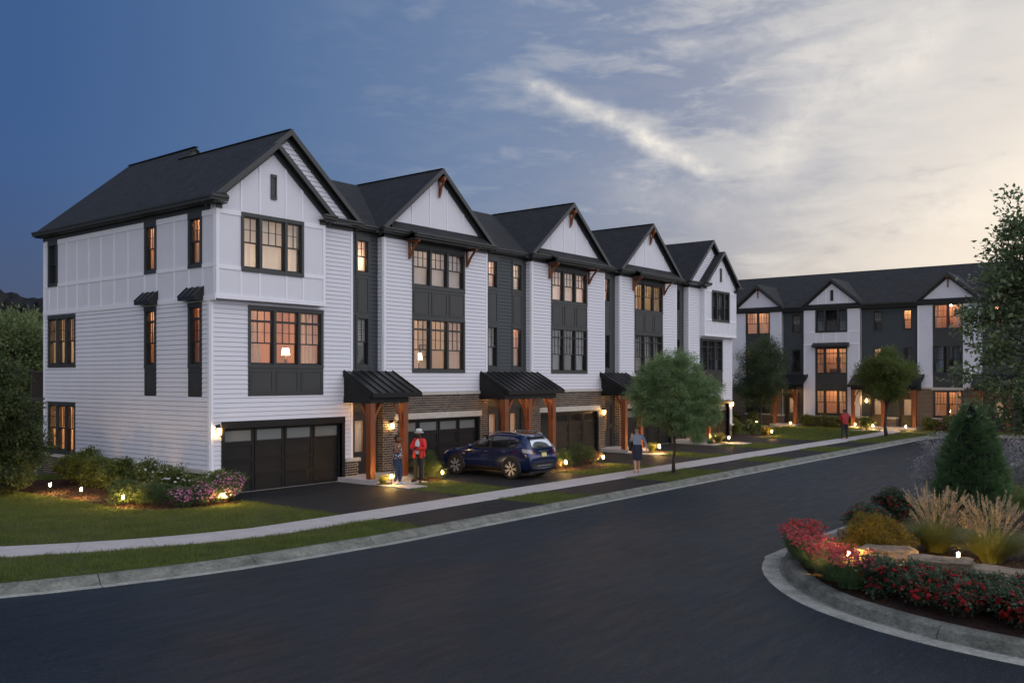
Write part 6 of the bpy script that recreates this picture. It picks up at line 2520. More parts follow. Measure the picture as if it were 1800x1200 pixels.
for i, (x, y, R_, h, lbl) in enumerate(RB):
    rosebush(lbl, (x, y, .10), R_, h, 2600, 170, 100 + i)
rosebush('dark red rose bush behind the golden mound', (6.6, -18.2, .12), .62, .45, 5200, 60, 120)
rosebush('dark red rose bush left of the evergreen, by the far kerb', (5.3, -17.9, .12), .5, .38, 4200, 50, 121)
shrub('silvery pale shrub left of the evergreen', 'shrub', (13.6, -17.9, .02), [(0, 0, 1.0, .8, .8, .95), (.2, .4, 1.5, .5, .5, .5), (-.3, .5, .7, .6, .6, .6), (-.5, -.3, .8, .6, .6, .6)], 14000, .06, .032, 'silver_leaf', 420, .10, .3, .9, stems=24)
shrub('silvery pale shrub right of the evergreen', 'shrub', (13.9, -20.3, .02), [(0, 0, .9, .9, .9, .8), (.3, -.6, 1.0, .6, .7, .6), (-.2, .6, 1.2, .6, .6, .7), (-.4, -.3, .6, .7, .7, .55)], 15000, .06, .032, 'silver_leaf', 460, .10, .3, .9, stems=26)


def rock(label, c, size, rz, seed, tilt=0.):
    rnd = random.Random(seed)
    bm = bmesh.new()
    bmesh.ops.create_cube(bm, size=1)
    bmesh.ops.bevel(bm, geom=list(bm.edges), offset=.12, segments=1, affect='EDGES')
    bmesh.ops.subdivide_edges(bm, edges=list(bm.edges), cuts=3, use_grid_fill=True)
    from mathutils import noise
    for v in bm.verts:
        p = v.co.copy()
        n1 = noise.noise_vector(p * 1.7 + Vector((seed, 0, 0)))
        n2 = noise.noise_vector(p * 5 + Vector((0, seed, 0)))
        lay = .04 * math.sin(p.z * 26 + n1.x * 3)
        v.co = Vector(((p.x * (1 + lay)) * size[0], (p.y * (1 + lay)) * size[1], p.z * size[2])) + Vector((n1.x * .20 * size[0], n1.y * .26 * size[1], n1.z * .12 * size[2])) + n2 * .022
    me = bpy.data.meshes.new('rock')
    bm.to_mesh(me)
    bm.free()
    me.materials.append(MATS['rock'])
    o = bpy.data.objects.new('rock', me)
    COL.objects.link(o)
    ORG[o.name] = Vector(c)
    o.location = c
    o.rotation_euler = (R(tilt), R(tilt * .5), R(rz))
    tag(o, label, 'rock')
    return o


mat('rock', (.20, .155, .115), .9, var=.45, vscale=5, bump=1.0, bscale=16, stretch=(1, 1, 3.5), fine=.25, fscale=30)
for a in [((1.62, -19.45, .26), (.95, .50, .26), -62, 'long flat tan rock on the island, left one of the upper row'), ((1.15, -20.45, .25), (1.15, .50, .26), -68, 'long flat rock left of the right island light'),
          ((.72, -21.55, .24), (1.10, .55, .28), -66, 'broad rock at the right, below the second plumed grass'), ((.5, -22.65, .24), (1.0, .5, .28), -70, 'rightmost rock, cut by the frame edge'),
          ((.62, -20.75, .13), (.85, .42, .20), -66, 'low tan rock under the long flat one, among the roses'), ((.28, -21.75, .12), (.6, .4, .18), -60, 'low pale rock at the bottom right among the roses'),
          ((2.55, -18.05, .24), (.50, .34, .16), -40, 'upper small slab of the stone stack at the island tip'), ((2.15, -18.2, .12), (.75, .5, .2), -35, 'lower broad slab of the stone stack at the island tip'),
          ((1.85, -18.05, .28), (.62, .28, .10), -50, 'thin slab lying on top of the stone stack'), ((2.85, -18.35, .25), (.42, .35, .34), -30, 'upright block at the right of the stone stack'), ((1.45, -18.75, .12), (.6, .4, .16), -50, 'low flat rock between the stone stack and the long rock'),
          ((1.75, -18.98, .12), (.35, .26, .14), 20, 'small low rock beside the left island light')]:
    rock(a[3], (a[0][0], a[0][1], a[0][2] + .08), (a[1][0], a[1][1], a[1][2] * 1.25), a[2], int(a[0][1] * 100))

# path lights
PL = None
GP = 'low path lights set in the beds'


def path_light(x, y, z, label):
    global PL
    if PL is None:
        r = root('path_light', (0, 0, 0), label, 'path light', GP)
        k = MB()
        k.tube([(0, 0, -.05), (0, 0, .20)], .010, 8)
        k.build('stake', 'lamp_black', r)
        k = MB()
        k.lathe([(.014, .215), (.024, .22), (.020, .255), (.027, .30), (.018, .315)], seg=12)
        k.build('lamp', 'path_glow', r, smooth=True)
        k = MB()
        k.lathe([(.052, .316), (.050, .326), (.012, .345)], seg=12)
        k.build('cap', 'lamp_black', r)
        PL = r
    else:
        r = copy_tree(PL)
        r['label'] = label
    r.location = (x, y, z)
    return r


for x, y, z, lbl in [(-2.75, 4.5, .03, 'leftmost path light, near the dark tree in the corner bed'), (-2.70, 2.6, .03, 'second path light from the left in the corner bed'), (-2.85, -.10, .03, 'path light between the two round shrubs'),
                     (-.85, -1.95, .03, 'path light inside the pink flowers of the corner bed'), (5.48, -2.20, .05, 'path light at the feet side of the woman in patterned top'), (7.55, -2.62, .04, 'path light right of the man in the red jacket'),
                     (13.35, -3.85, .05, 'path light just behind the tail of the blue car'), (16.2, -3.75, .05, 'path light at the right end of the middle bed'), (22.55, -2.85, .05, 'left one of the two path lights behind the walking woman'),
                     (23.3, -2.4, .05, 'right one of the two path lights behind the walking woman'), (31.0, -2.45, .05, 'path light right of the lit grass at the fifth porch'), (31.25, -1.5, .05, 'rear path light beside the fifth garage'),
                     (48.3, 3.5, .05, 'path light at the left post of the far row'), (49.1, 1.2, .05, 'path light right of the first far posts'), (49.9, -3.2, .05, 'path light by the left post of the far double porch'),
                     (48.9, -4.75, .05, 'path light in the round shrub of the far double porch'), (49.0, -6.9, .05, 'path light by the right door of the far row'), (38.0, -2.0, .05, 'path light in the small yellow shrub by the near row end'),
                     (.95, -18.95, .14, 'left path light on the island, by the golden mound'), (1.88, -20.60, .18, 'right path light on the island, between the grasses and the flat rock')]:
    path_light(x, y, z, lbl)


# lawns: real blades, thinner with distance
def in_poly(x, y, P):
    inside = np.zeros(len(x), bool)
    n = len(P)
    j = n - 1
    for i in range(n):
        xi, yi = P[i][0], P[i][1]
        xj, yj = P[j][0], P[j][1]
        c = ((yi > y) != (yj > y)) & (x < (xj - xi) * (y - yi) / (yj - yi + 1e-12) + xi)
        inside ^= c
        j = i
    return inside


def lawn(poly, dens, h, w, holes=(), z=0.0, label=None):
    P = np.array(poly)
    x0, y0, x1, y1 = P[:, 0].min(), P[:, 1].min(), P[:, 0].max(), P[:, 1].max()
    n = int((x1 - x0) * (y1 - y0) * dens)
    x, y = RNG.uniform(x0, x1, n), RNG.uniform(y0, y1, n)
    k = in_poly(x, y, poly)
    for hpoly in holes:
        k &= ~in_poly(x, y, hpoly)
    # patchy growth
    pt = np.sin(x * 2.1 + np.sin(y * 1.7) * 1.3) * np.sin(y * 2.6 + np.sin(x * 1.1)) * .5 + .5
    k &= RNG.random(n) < .55 + .45 * pt
    x, y, pt = x[k], y[k], pt[k]
    n = len(x)
    a = RNG.random(n) * 2 * np.pi
    hh = h * RNG.uniform(.5, 1.15, n) * (.8 + .4 * pt)
    le = hh * RNG.uniform(.1, .8, n)
    b = RNG.random(n) * 2 * np.pi
    v = np.empty((n, 3, 3))
    v[:, 0] = np.stack([x - np.cos(a) * w / 2, y - np.sin(a) * w / 2, np.full(n, z - .005)], 1)
    v[:, 1] = np.stack([x + np.cos(a) * w / 2, y + np.sin(a) * w / 2, np.full(n, z - .005)], 1)
    v[:, 2] = np.stack([x + np.cos(b) * le, y + np.sin(b) * le, z + hh], 1)
    me = fastmesh('lawn_grass', v.reshape(-1, 3), np.arange(n * 3).reshape(-1, 3), 'grass_blade')
    o = link('lawn_grass', me)
    tag(o, label, 'grass', kind='stuff')
    return o


wk = resample([p for p in walk if p.x < 52], .6)
wn = normals(wk)
wback = [(p + n * .57) for p, n in zip(wk, wn)]
wfront = [(p - n * .57) for p, n in zip(wk, wn)]
kback = [(p + n * .58) for p, n in zip(kn_f, ny)]


def seg(line, x0, x1):
    return [(p.x, p.y) for p in line if x0 <= p.x <= x1 and p.y > -12]


lawn([(-11.0, 10)] + [(-11.5, -1.0)] + seg(wback, -11.5, .1) + [(.10, -6.03), (.10, -1.0), (-.1, 0), (-.1, 10)], 1500, .075, .011, [BEDS['corner']], label='lawn left of the nearest driveway')
lawn([(-12, -3.0)] + seg(wfront, -12, .05) + [(.06, -7.2), (.06, -9.08)] + seg(kback, -12, .02)[::-1], 1700, .08, .011, label='grass verge at the bottom left between pavement and kerb')
for (a, b, top, i) in ((5.04, 7.46, -2.75, 0), (12.32, 16.76, -4.0, 1), (21.47, 23.83, -2.9, 2), (28.52, 31.78, -2.8, 3)):
    lawn([(a, -6.02), (b, -6.02), (b, top + .3), (a, top)], (1100, 900, 700, 500)[i], .07, (.013, .015, .018, .022)[i], [BEDS['middle'], BEDS['manside'], BEDS['porch'], BEDS['fifth'], BEDS['fourth']] + [[(q[0], q[2]), (q[1], q[2]), (q[1], q[3]), (q[0], q[3])] for q in WALKS],
         label='front lawn patch beside the %s driveway' % ('first', 'second', 'third', 'fourth')[i])
    lawn([(a, -9.08), (b, -9.08), (b, -7.2), (a, -7.2)], (1300, 1000, 700, 500)[i], .075, (.012, .014, .018, .022)[i], label='verge grass between the %s' % ('first and second aprons', 'second and third aprons, round the street tree', 'third and fourth aprons', 'fourth and fifth aprons')[i])
lawn([(36.15, -6.02), (46.5, -6.02), (50.2, -3.5), (50.2, 7), (40, 8), (39.6, -1.8), (36.15, -2.1)], 330, .09, .028, label='lawn in front of the far row')
lawn([(36.15, -7.2), (46.3, -7.15), (46.2, -10.6), (44, -9.3), (36.15, -9.08)], 420, .09, .026, label='verge grass round the tree before the far row')
lawn([(51, -7.2), (48.8, -7), (48.6, -30), (51, -30)], 150, .09, .03, label='grass strip right of the far double porch')
ilawn = [(11.5, -17.6), (36, -17.6), (36, -30), (11.5, -30), (9, -27), (11.9, -22), (12.0, -19)]
lawn(ilawn, 420, .09, .02, z=.02, label='lawn on the island behind the evergreen')
lawn([(3.3, -17.5), (12, -17.5), (9.4, -17.9), (6.5, -17.75), (3.6, -17.75)], 900, .08, .014, z=.02, label='narrow grass edge along the far kerb of the island')

# loose bark chips on the beds nearest the camera
leafmat('bark_chip', [(.018, .008, .005), (.050, .022, .012), (.10, .05, .03)], .05, .9)
for nm, hh, n_ in (('corner', .05, 9000), (None, .17, 16000), ('middle', .05, 3000), ('manside', .05, 1500)):
    poly = BEDS[nm] if nm else ISL
    Pp = np.array(poly)
    x = RNG.uniform(Pp[:, 0].min(), Pp[:, 0].max(), n_ * 2)
    y = RNG.uniform(Pp[:, 1].min(), Pp[:, 1].max(), n_ * 2)
    k = in_poly(x, y, poly)
    x, y = x[k], y[k]
    cx_, cy_ = Pp[:, 0].mean(), Pp[:, 1].mean()
    ctr = catmull(poly + [poly[0]], .25)[:-1]
    c0 = sum(ctr, Vector()) / len(ctr)
    # height of the domed bed along the ray from its middle
    ang = np.arctan2(y - c0.y, x - c0.x)
    ra = np.array([math.atan2(p.y - c0.y, p.x - c0.x) for p in ctr])
    rr = np.array([math.hypot(p.y - c0.y, p.x - c0.x) for p in ctr])
    o_ = np.argsort(ra)
    rim = np.interp(ang, ra[o_], rr[o_], period=2 * math.pi)
    t = np.clip(np.hypot(x - c0.x, y - c0.y) / rim, 0, 1)
    z0_, h_ = (.02, .06) if nm else (.06, .16)
    z = z0_ - .03 + h_ * (1 - t ** 3) + .012
    v, f = leaves_at(np.stack([x, y, z], 1), np.tile([1.0, 0, .1], (len(x), 1)) * 0 + unit(len(x)) * [1, 1, .25], .045, .020, .2)
    tag(link('bark_chips', fastmesh('bark_chips', v, f, 'bark_chip')), 'bark chips scattered over the %s bed' % {'corner': 'corner', None: 'island', 'middle': 'middle', 'manside': 'small porch'}[nm], 'bark mulch', kind='stuff')

# ---------------------------------------------------------------- cars
mat('car_blue', (.011, .026, .110), .18, metal=.55, coat=1.0, spec=.6)
mat('rear_glass', (.62, .66, .72), .04, metal=.85)
mat('car_dark', (.03, .03, .035), .28, metal=.35, coat=1.0)
mat('car_glass', (.012, .013, .015), .03, spec=1.0, coat=1.0)
mat('black_plastic', (.012, .012, .013), .5)
mat('tyre', (.012, .012, .012), .8, bump=.3, bscale=60)
mat('rim_black', (.015, .015, .017), .25, metal=.6, coat=.6)
mat('rim_polished', (.42, .46, .54), .45, metal=.4)
mat('silver_trim', (.62, .64, .67), .22, metal=1.0)
mat('tail_red', (.20, .012, .010), .12, coat=1.0)
mat('lens_clear', (.36, .34, .36), .10, coat=1.0)
mat('lens_amber', (.75, .26, .03), .15, coat=1.0)
mat('plate_yellow', (.72, .55, .06), .5)
mat('plate_pale', (.70, .68, .45), .5)
mat('car_seat', (.20, .17, .14), .8)


def bake(o):
    """replace modifiers by the resulting mesh"""
    dg = bpy.context.evaluated_depsgraph_get()
    me = bpy.data.meshes.new_from_object(o.evaluated_get(dg))
    o.modifiers.clear()
    o.data = me
    return o


ST = [  # y, z bottom, belt, top, half width, half width roof
    (2.16, .40, .60, .66, .52, .40), (2.13, .32, .68, .77, .68, .55), (2.02, .26, .76, .87, .80, .66), (1.80, .24, .84, .95, .86, .72), (1.50, .24, .90, 1.00, .88, .74),
    (1.15, .24, .95, 1.05, .89, .74), (.86, .24, .98, 1.10, .89, .72), (.72, .24, 1.00, 1.17, .89, .70), (.36, .24, 1.02, 1.37, .89, .64), (.05, .24, 1.04, 1.52, .89, .62),
    (-.30, .24, 1.06, 1.590, .89, .61), (-.75, .24, 1.08, 1.61, .89, .60), (-1.20, .24, 1.11, 1.60, .89, .59), (-1.60, .24, 1.14, 1.565, .885, .57), (-1.86, .26, 1.16, 1.50, .87, .55),
    (-1.98, .28, 1.15, 1.36, .85, .55), (-2.07, .30, 1.08, 1.17, .83, .60), (-2.12, .32, .98, 1.04, .82, .66), (-2.16, .34, .84, .90, .80, .68), (-2.18, .38, .64, .72, .76, .62), (-2.16, .44, .56, .60, .66, .5)]


def make_car(label, paint, name='parked_car'):
    r = root(name, (0, 0, 0), label, 'car')
    bm = bmesh.new()
    rows = []
    for (y, zb, zt, zp, w, wr) in ST:
        hood = zp - zt < .2
        m = (zb + zt) / 2
        pts = [(0, zb - .02), (w * .80, zb), (w * .955, zb + .07), (w, m), (w * .99, zt - .10), (w * .955, zt)]
        if hood:
            pts += [((w * .955 + wr) / 2, zt + (zp - zt) * .55), (wr, zp - .02), (wr * .7, zp), (wr * .3, zp + .01), (0, zp + .012)]
        else:
            pts += [(w * .955 * .5 + wr * .53, zt + (zp - zt) * .55), (wr, zp - .055), (wr * .86, zp - .012), (wr * .45, zp + .008), (0, zp + .012)]
        rows.append([bm.verts.new((x, y, z)) for x, z in pts])
    for a, b in zip(rows, rows[1:]):
        for i in range(len(a) - 1):
            bm.faces.new((a[i], a[i + 1], b[i + 1], b[i]))
    bm.faces.new(rows[0])
    bm.faces.new(rows[-1][::-1])
    bmesh.ops.mirror(bm, geom=bm.verts[:] + bm.edges[:] + bm.faces[:], axis='X', merge_dist=.0005)
    bmesh.ops.recalc_face_normals(bm, faces=bm.faces)
    me = bpy.data.meshes.new('body')
    bm.to_mesh(me)
    bm.free()
    me.materials.append(MATS[paint])
    body = link('body', me, r)
    md = body.modifiers.new('s', 'SUBSURF')
    md.levels = md.render_levels = 2
    cut = []
    for y in (1.30, -1.35):
        mb = MB()
        mb.lathe([(.40, -.01), (.40, .30)], (0, 0, 0), 40)
        c = mb.build('cut', paint)
        for s in (-1, 1):
            o = c if s == -1 else c.copy()
            if s == 1:
                COL.objects.link(o)
            o.rotation_euler = (0, R(90) * s, 0)
            o.location = (s * .66, y, .36)
            cut.append(o)
            b = body.modifiers.new('b', 'BOOLEAN')
            b.operation = 'DIFFERENCE'
            b.object = o
            b.solver = 'EXACT'
    bpy.context.view_layer.update()
    bake(body)
    for o in cut:
        bpy.data.objects.remove(o)
    me = body.data
    me.materials.clear()
    me.materials.append(MATS[paint])
    me.polygons.foreach_set('use_smooth', [True] * len(me.polygons))
    try:
        bpy.context.view_layer.objects.active = body
        me.set_sharp_from_angle(angle=R(35))
    except Exception:
        pass
    from mathutils.bvhtree import BVHTree
    bvh = BVHTree.FromPolygons([v.co.copy() for v in me.vertices], [tuple(p.vertices) for p in me.polygons])

    def proj(p, d):
        d = Vector(d).normalized()
        h = bvh.ray_cast(Vector(p) - d * 3, d)
        return (h[0] if h[0] is not None else Vector(p)), d

    def patch(nm, m, quad, d, off=.004, n=10, k=6, par=None, smooth=True, both=False):
        """four corners, projected on the body along d"""
        A, B, Cc, D_ = [Vector(q) for q in quad]
        for s in ((1, -1) if both else (1,)):
            mb = MB()
            for j in range(k + 1):
                for i in range(n + 1):
                    u, v = i / n, j / k
                    p = (A.lerp(B, u)).lerp(D_.lerp(Cc, u), v)
                    p.x *= s
                    dd = Vector((d[0] * s, d[1], d[2]))
                    q, e = proj(p, dd)
                    mb.v.append(tuple(q - e * off))
            for j in range(k):
                for i in range(n):
                    a = j * (n + 1) + i
                    mb.f.append((a, a + 1, a + n + 2, a + n + 1))
            mb.build(nm, m, par or r, smooth=smooth)

    L = (-1, 0, 0)
    # side glass: front door, rear door, quarter light (d points from outside to inside)
    patch('side_window', 'car_glass', [(1, .62, 1.06), (1, -.30, 1.09), (1, -.30, 1.505), (1, .06, 1.47)], L, both=True)
    patch('side_window', 'car_glass', [(1, -.38, 1.09), (1, -1.16, 1.12), (1, -1.10, 1.49), (1, -.38, 1.51)], L, both=True)
    patch('side_window', 'car_glass', [(1, -1.22, 1.135), (1, -1.46, 1.20), (1, -1.62, 1.34), (1, -1.18, 1.48)], L, both=True)
    patch('windscreen', 'car_glass', [(-.62, .80, 1.14), (.62, .80, 1.14), (.52, .12, 1.49), (-.52, .12, 1.49)], (0, -.55, -.85), off=.004, n=14)
    patch('rear_window', 'rear_glass', [(-.60, -2.0, 1.13), (.60, -2.0, 1.13), (.50, -1.88, 1.47), (-.50, -1.88, 1.47)], (0, 1, -.12), off=.004, n=14, k=8)
    patch('window_seal', 'black_plastic', [(-.65, -2.0, 1.09), (.65, -2.0, 1.09), (.55, -1.88, 1.50), (-.55, -1.88, 1.50)], (0, 1, -.12), off=.002, n=14, k=8)
    patch('window_seal', 'black_plastic', [(1, .72, 1.035), (1, -1.50, 1.10), (1, -1.68, 1.36), (1, .04, 1.52)], L, off=.002, n=26, k=8, both=True)
    # gaps between the doors
    for ya, yb in ((.66, .655), (-.335, -.36), (-1.19, -1.19)):
        patch('door_gap', 'black_plastic', [(1, ya, .34 if ya > -1 else .82), (1, ya - .012, .34 if ya > -1 else .82), (1, yb - .012, 1.05), (1, yb, 1.05)], L, off=.0015, n=1, k=12, both=True)
    patch('door_handle', 'silver_trim', [(1, -.12, .93), (1, -.28, .935), (1, -.28, .965), (1, -.12, .96)], L, off=.02, n=4, k=2, both=True)
    patch('door_handle', 'silver_trim', [(1, -.96, .95), (1, -1.12, .955), (1, -1.12, .985), (1, -.96, .98)], L, off=.02, n=4, k=2, both=True)
    patch('side_marker', 'lens_amber', [(1, .96, .80), (1, .86, .80), (1, .86, .835), (1, .96, .84)], L, off=.006, n=4, k=2, both=True)
    # lower cladding
    patch('sill_cladding', 'black_plastic', [(1, .93, .27), (1, -.98, .27), (1, -.98, .42), (1, .93, .40)], L, off=.008, n=20, k=4, both=True)
    patch('rear_bumper', 'black_plastic', [(-.80, -2.2, .40), (.80, -2.2, .40), (.80, -2.2, .60), (-.80, -2.2, .60)], (0, 1, 0), off=.014, n=24, k=5)
    patch('bumper_strip', 'silver_trim', [(-.42, -2.2, .475), (.42, -2.2, .475), (.42, -2.2, .50), (-.42, -2.2, .50)], (0, 1, 0), off=.022, n=12, k=1)
    patch('tail_lamp', 'lens_clear', [(.64, -2.3, .91), (.90, -1.92, .97), (.84, -1.80, 1.10), (.66, -2.2, 1.05)], (-.65, .75, 0), off=.008, both=True)
    patch('tail_lamp', 'tail_red', [(.50, -2.3, .91), (.66, -2.3, .90), (.68, -2.2, 1.055), (.56, -2.2, 1.01)], (-.25, .97, 0), off=.012, both=True)
    patch('head_lamp', 'lens_clear', [(.50, 2.2, .70), (.80, 1.9, .74), (.84, 1.75, .90), (.62, 2.1, .84)], (-.55, -.84, -.1), off=.008, both=True)
    patch('tailgate_trim', 'silver_trim', [(-.30, -2.3, .985), (.30, -2.3, .985), (.30, -2.3, 1.005), (-.30, -2.3, 1.005)], (0, 1, 0), off=.012, n=8, k=1)
    patch('tailgate_gap', 'black_plastic', [(-.70, -2.3, .655), (.70, -2.3, .655), (.70, -2.3, .668), (-.70, -2.3, .668)], (0, 1, 0), off=.002, n=14, k=1)
    patch('number_plate', 'plate_yellow', [(-.15, -2.3, .80), (.15, -2.3, .80), (.15, -2.3, .945), (-.15, -2.3, .945)], (0, 1, 0), off=.016, n=4, k=2)
    patch('plate_band', 'plate_pale', [(-.13, -2.3, .83), (.13, -2.3, .83), (.13, -2.3, .905), (-.13, -2.3, .905)], (0, 1, 0), off=.019, n=4, k=2)
    # wiper, badge disc
    wp = MB()
    a, _ = proj((0, -2.2, 1.145), (0, 1, 0))
    b, _ = proj((-.36, -2.2, 1.19), (0, 1, 0))
    wp.tube([a - Vector((0, .03, 0)), (a + b) / 2 - Vector((0, .035, -.01)), b - Vector((0, .02, 0))], [.018, .012, .007], 6)
    wp.build('wiper', 'black_plastic', r)
    # rails, mirrors, aerial, spoiler lip
    for s in (-1, 1):
        rl = MB()
        rl.tube([(s * .60, .02, 1.52), (s * .595, -.15, 1.60), (s * .585, -.6, 1.655), (s * .575, -1.1, 1.65), (s * .56, -1.5, 1.61), (s * .55, -1.66, 1.565)], [.012, .019, .021, .021, .019, .012], 8)
        rl.build('roof_rail', 'silver_trim', r, smooth=True)
        mr = MB()
        mr.tube([(s * .86, .52, 1.06), (s * .97, .50, 1.10)], [.025, .03], 8)
        mr.lathe([(.03, -.07), (.085, -.05), (.095, .0), (.085, .06), (.03, .075)], (s * 1.01, .50, 1.12), 12)
        mr.build('door_mirror', paint, r, smooth=True)
    ae = MB()
    ae.tube([(0, -1.45, 1.585), (0, -1.55, 1.66)], [.008, .004], 6)
    ae.build('aerial', 'black_plastic', r)
    sp = MB()
    sp.box8([(-.53, -1.98, 1.49), (.53, -1.98, 1.49), (.53, -1.80, 1.53), (-.53, -1.80, 1.53), (-.50, -1.99, 1.515), (.50, -1.99, 1.515), (.52, -1.75, 1.575), (-.52, -1.75, 1.575)])
    sp.build('spoiler', paint, r, bevel=.012)
    sr = MB()
    sr.box8([(-.40, -.05, 1.600), (.40, -.05, 1.600), (.42, -1.15, 1.622), (-.42, -1.15, 1.622), (-.40, -.05, 1.612), (.40, -.05, 1.612), (.42, -1.15, 1.632), (-.42, -1.15, 1.632)])
    sr.build('glass_roof', 'car_glass', r)
    # underside, so daylight does not show through the arches
    ud = MB()
    ud.box(-.62, .62, -2.0, 1.95, .20, .62)
    ud.build('underbody', 'black_plastic', r)
    for y in (1.30, -1.35):
        for s in (-1, 1):
            # wheel arch liner and flare
            ar = MB()
            N = 24
            arc = [math.pi * (-.10 + 1.20 * i / N) for i in range(N + 1)]
            ar.tube([(s * .868, y + math.cos(t_) * .412, .36 + math.sin(t_) * .412) for t_ in arc], .036, 8)
            ar.build('wheel_arch', 'black_plastic', r, smooth=True)
            t = MB()
            prof = [(.262, -.10), (.32, -.115), (.360, -.10), (.372, -.07), (.372, .07), (.360, .10), (.32, .115), (.262, .10)]
            t.lathe(prof, (0, 0, 0), 36)
            # open the tyre centre: lathe caps are hidden behind the rim
            me_ = t.mesh('wheel', 'tyre', smooth=True)
            w = link('wheel', me_, r, (s * .80, y, .372))
            w.rotation_euler = (0, R(90) * s, 0)
            rm = MB()
            rm.lathe([(.258, .06), (.274, .115), (.266, .122), (.248, .06)], (0, 0, 0), 36)
            rm.lathe([(.05, .06), (.05, .112), (.03, .12)], (0, 0, 0), 16)
            q = bpy.data.objects.new('rim', rm.mesh('rim', 'rim_black', smooth=True))
            COL.objects.link(q)
            q.parent = w
            ORG[q.name] = Vector((0, 0, 0))
            sm = MB()
            for i in range(7):
                an = 2 * math.pi * i / 7 + .2
                for da, wd in ((-.13, .022), (.13, .022)):
                    sm.beam((math.cos(an) * .04, math.sin(an) * .04, .105), (math.cos(an + da) * .262, math.sin(an + da) * .262, .118), wd, .016, (0, 0, 1))
            q = bpy.data.objects.new('spokes', sm.mesh('spokes', 'rim_polished'))
            COL.objects.link(q)
            q.parent = w
    return r


CAR1 = make_car('dark blue crossover car parked nose-in on the second driveway', 'car_blue')
CAR1.location = (10.32, -2.86, .012)
CAR2 = copy_tree(CAR1)
CAR2['label'] = 'mostly hidden grey car at the right edge beyond the silvery shrub'
for ch in list(CAR2.children):
    if ch.data.materials and ch.data.materials[0].name == 'car_blue':
        ch.data = ch.data.copy()
        ch.data.materials[0] = MATS['car_dark']
CAR2.location = (36.2, -17.9, -.02)
CAR2.rotation_euler.z = R(75)

# ---------------------------------------------------------------- people
mat('skin_brown', (.17, .075, .040), .5, var=.06, vscale=8)
mat('skin_deep', (.075, .032, .018), .5)
mat('skin_fair', (.52, .30, .22), .5)
mat('hair_black', (.010, .008, .008), .5)
mat('hair_brown', (.09, .045, .022), .5)
mat('jacket_red', (.62, .022, .020), .7, var=.08, vscale=9, bump=.4, bscale=14)
mat('jacket_crimson', (.33, .020, .028), .7, var=.1, vscale=9, bump=.4, bscale=14)
mat('shirt_white', (.62, .63, .66), .7, bump=.3, bscale=20)
mat('hat_pale', (.60, .60, .60), .8)
mat('hat_band', (.03, .03, .04), .7)
mat('jeans', (.022, .040, .085), .8, var=.25, vscale=9, bump=.2, bscale=30)
mat('trousers_dark', (.014, .016, .022), .8, var=.15, vscale=9, bump=.2, bscale=20)
mat('blouse_grey', (.24, .28, .36), .7, var=.08, vscale=12, bump=.3, bscale=16)
mat('skirt_navy', (.012, .014, .040), .7, bump=.2, bscale=20)
mat('shoe_white', (.60, .60, .62), .6)
mat('shoe_black', (.012, .012, .014), .4)
mat('shoe_nude', (.45, .28, .20), .5)
mat('shoe_rust', (.20, .05, .03), .6)
mat('eye_white', (.6, .6, .6), .3)
mat('bag_black', (.015, .014, .016), .5)


def patternmat():
    m = mat('print_top', (.02, .025, .06), .7)
    g = NG(m.node_tree)
    t = m.node_tree
    tc = t.nodes.new('ShaderNodeTexCoord')
    v = t.nodes.new('ShaderNodeTexVoronoi')
    v.inputs['Scale'].default_value = 27
    g.put(v.inputs['Vector'], tc.outputs['Object'])
    s = t.nodes.new('ShaderNodeSeparateColor')
    g.put(s.inputs[0], v.outputs['Color'])
    c = g.ramp(s.outputs[0], [(0, (.015, .02, .05)), (.36, (.60, .62, .68)), (.60, (.02, .03, .09)), (.70, (.55, .03, .05)), (.80, (.60, .62, .66)), (.92, (.65, .40, .04))], 'CONSTANT')
    c = g.mix(g.m('GREATER_THAN', v.outputs['Distance'], .030), c, (.015, .018, .04))
    c2 = g.mix(g.m('GREATER_THAN', v.outputs['Distance'], .55), c, (.015, .018, .04))
    g.put(t.nodes['Principled BSDF'].inputs['Base Color'], g.mix(g.m('LESS_THAN', v.outputs['Distance'], .52), (.015, .018, .04), g.ramp(s.outputs[0], [(0, (.015, .02, .05)), (.30, (.60, .62, .68)), (.60, (.02, .03, .09)), (.68, (.60, .03, .06)), (.78, (.62, .64, .68)), (.92, (.75, .45, .04))], 'CONSTANT')))


patternmat()


def skin(name, m, parent, chains, subs=2):
    """one smooth surface grown round joined chains of (x, y, z, rx[, ry])"""
    vs, rad, ed, idx = [], [], [], {}
    for ch in chains:
        prev = None
        for p in ch:
            key = (round(p[0], 4), round(p[1], 4), round(p[2], 4))
            if key not in idx:
                idx[key] = len(vs)
                vs.append(key)
                rad.append((p[3], p[4] if len(p) > 4 else p[3]))
            i = idx[key]
            if prev is not None and prev != i:
                ed.append((prev, i))
            prev = i
    me = bpy.data.meshes.new(name)
    me.from_pydata(vs, ed, [])
    o = link(name, me, parent)
    sk = o.modifiers.new('skin', 'SKIN')
    sk.use_smooth_shade = True
    sv = me.skin_vertices[0].data
    for i, rr in enumerate(rad):
        sv[i].radius = (rr[0] * 1.17, rr[1] * 1.17)
        sv[i].use_root = i == 0
    ss = o.modifiers.new('sub', 'SUBSURF')
    ss.levels = ss.render_levels = subs
    bpy.context.view_layer.update()
    bake(o)
    o.data.materials.clear()
    o.data.materials.append(MATS[m])
    o.data.polygons.foreach_set('use_smooth', [True] * len(o.data.polygons))
    return o


def lerp3(a, b, t):
    return tuple(a[i] + (b[i] - a[i]) * t for i in range(3))


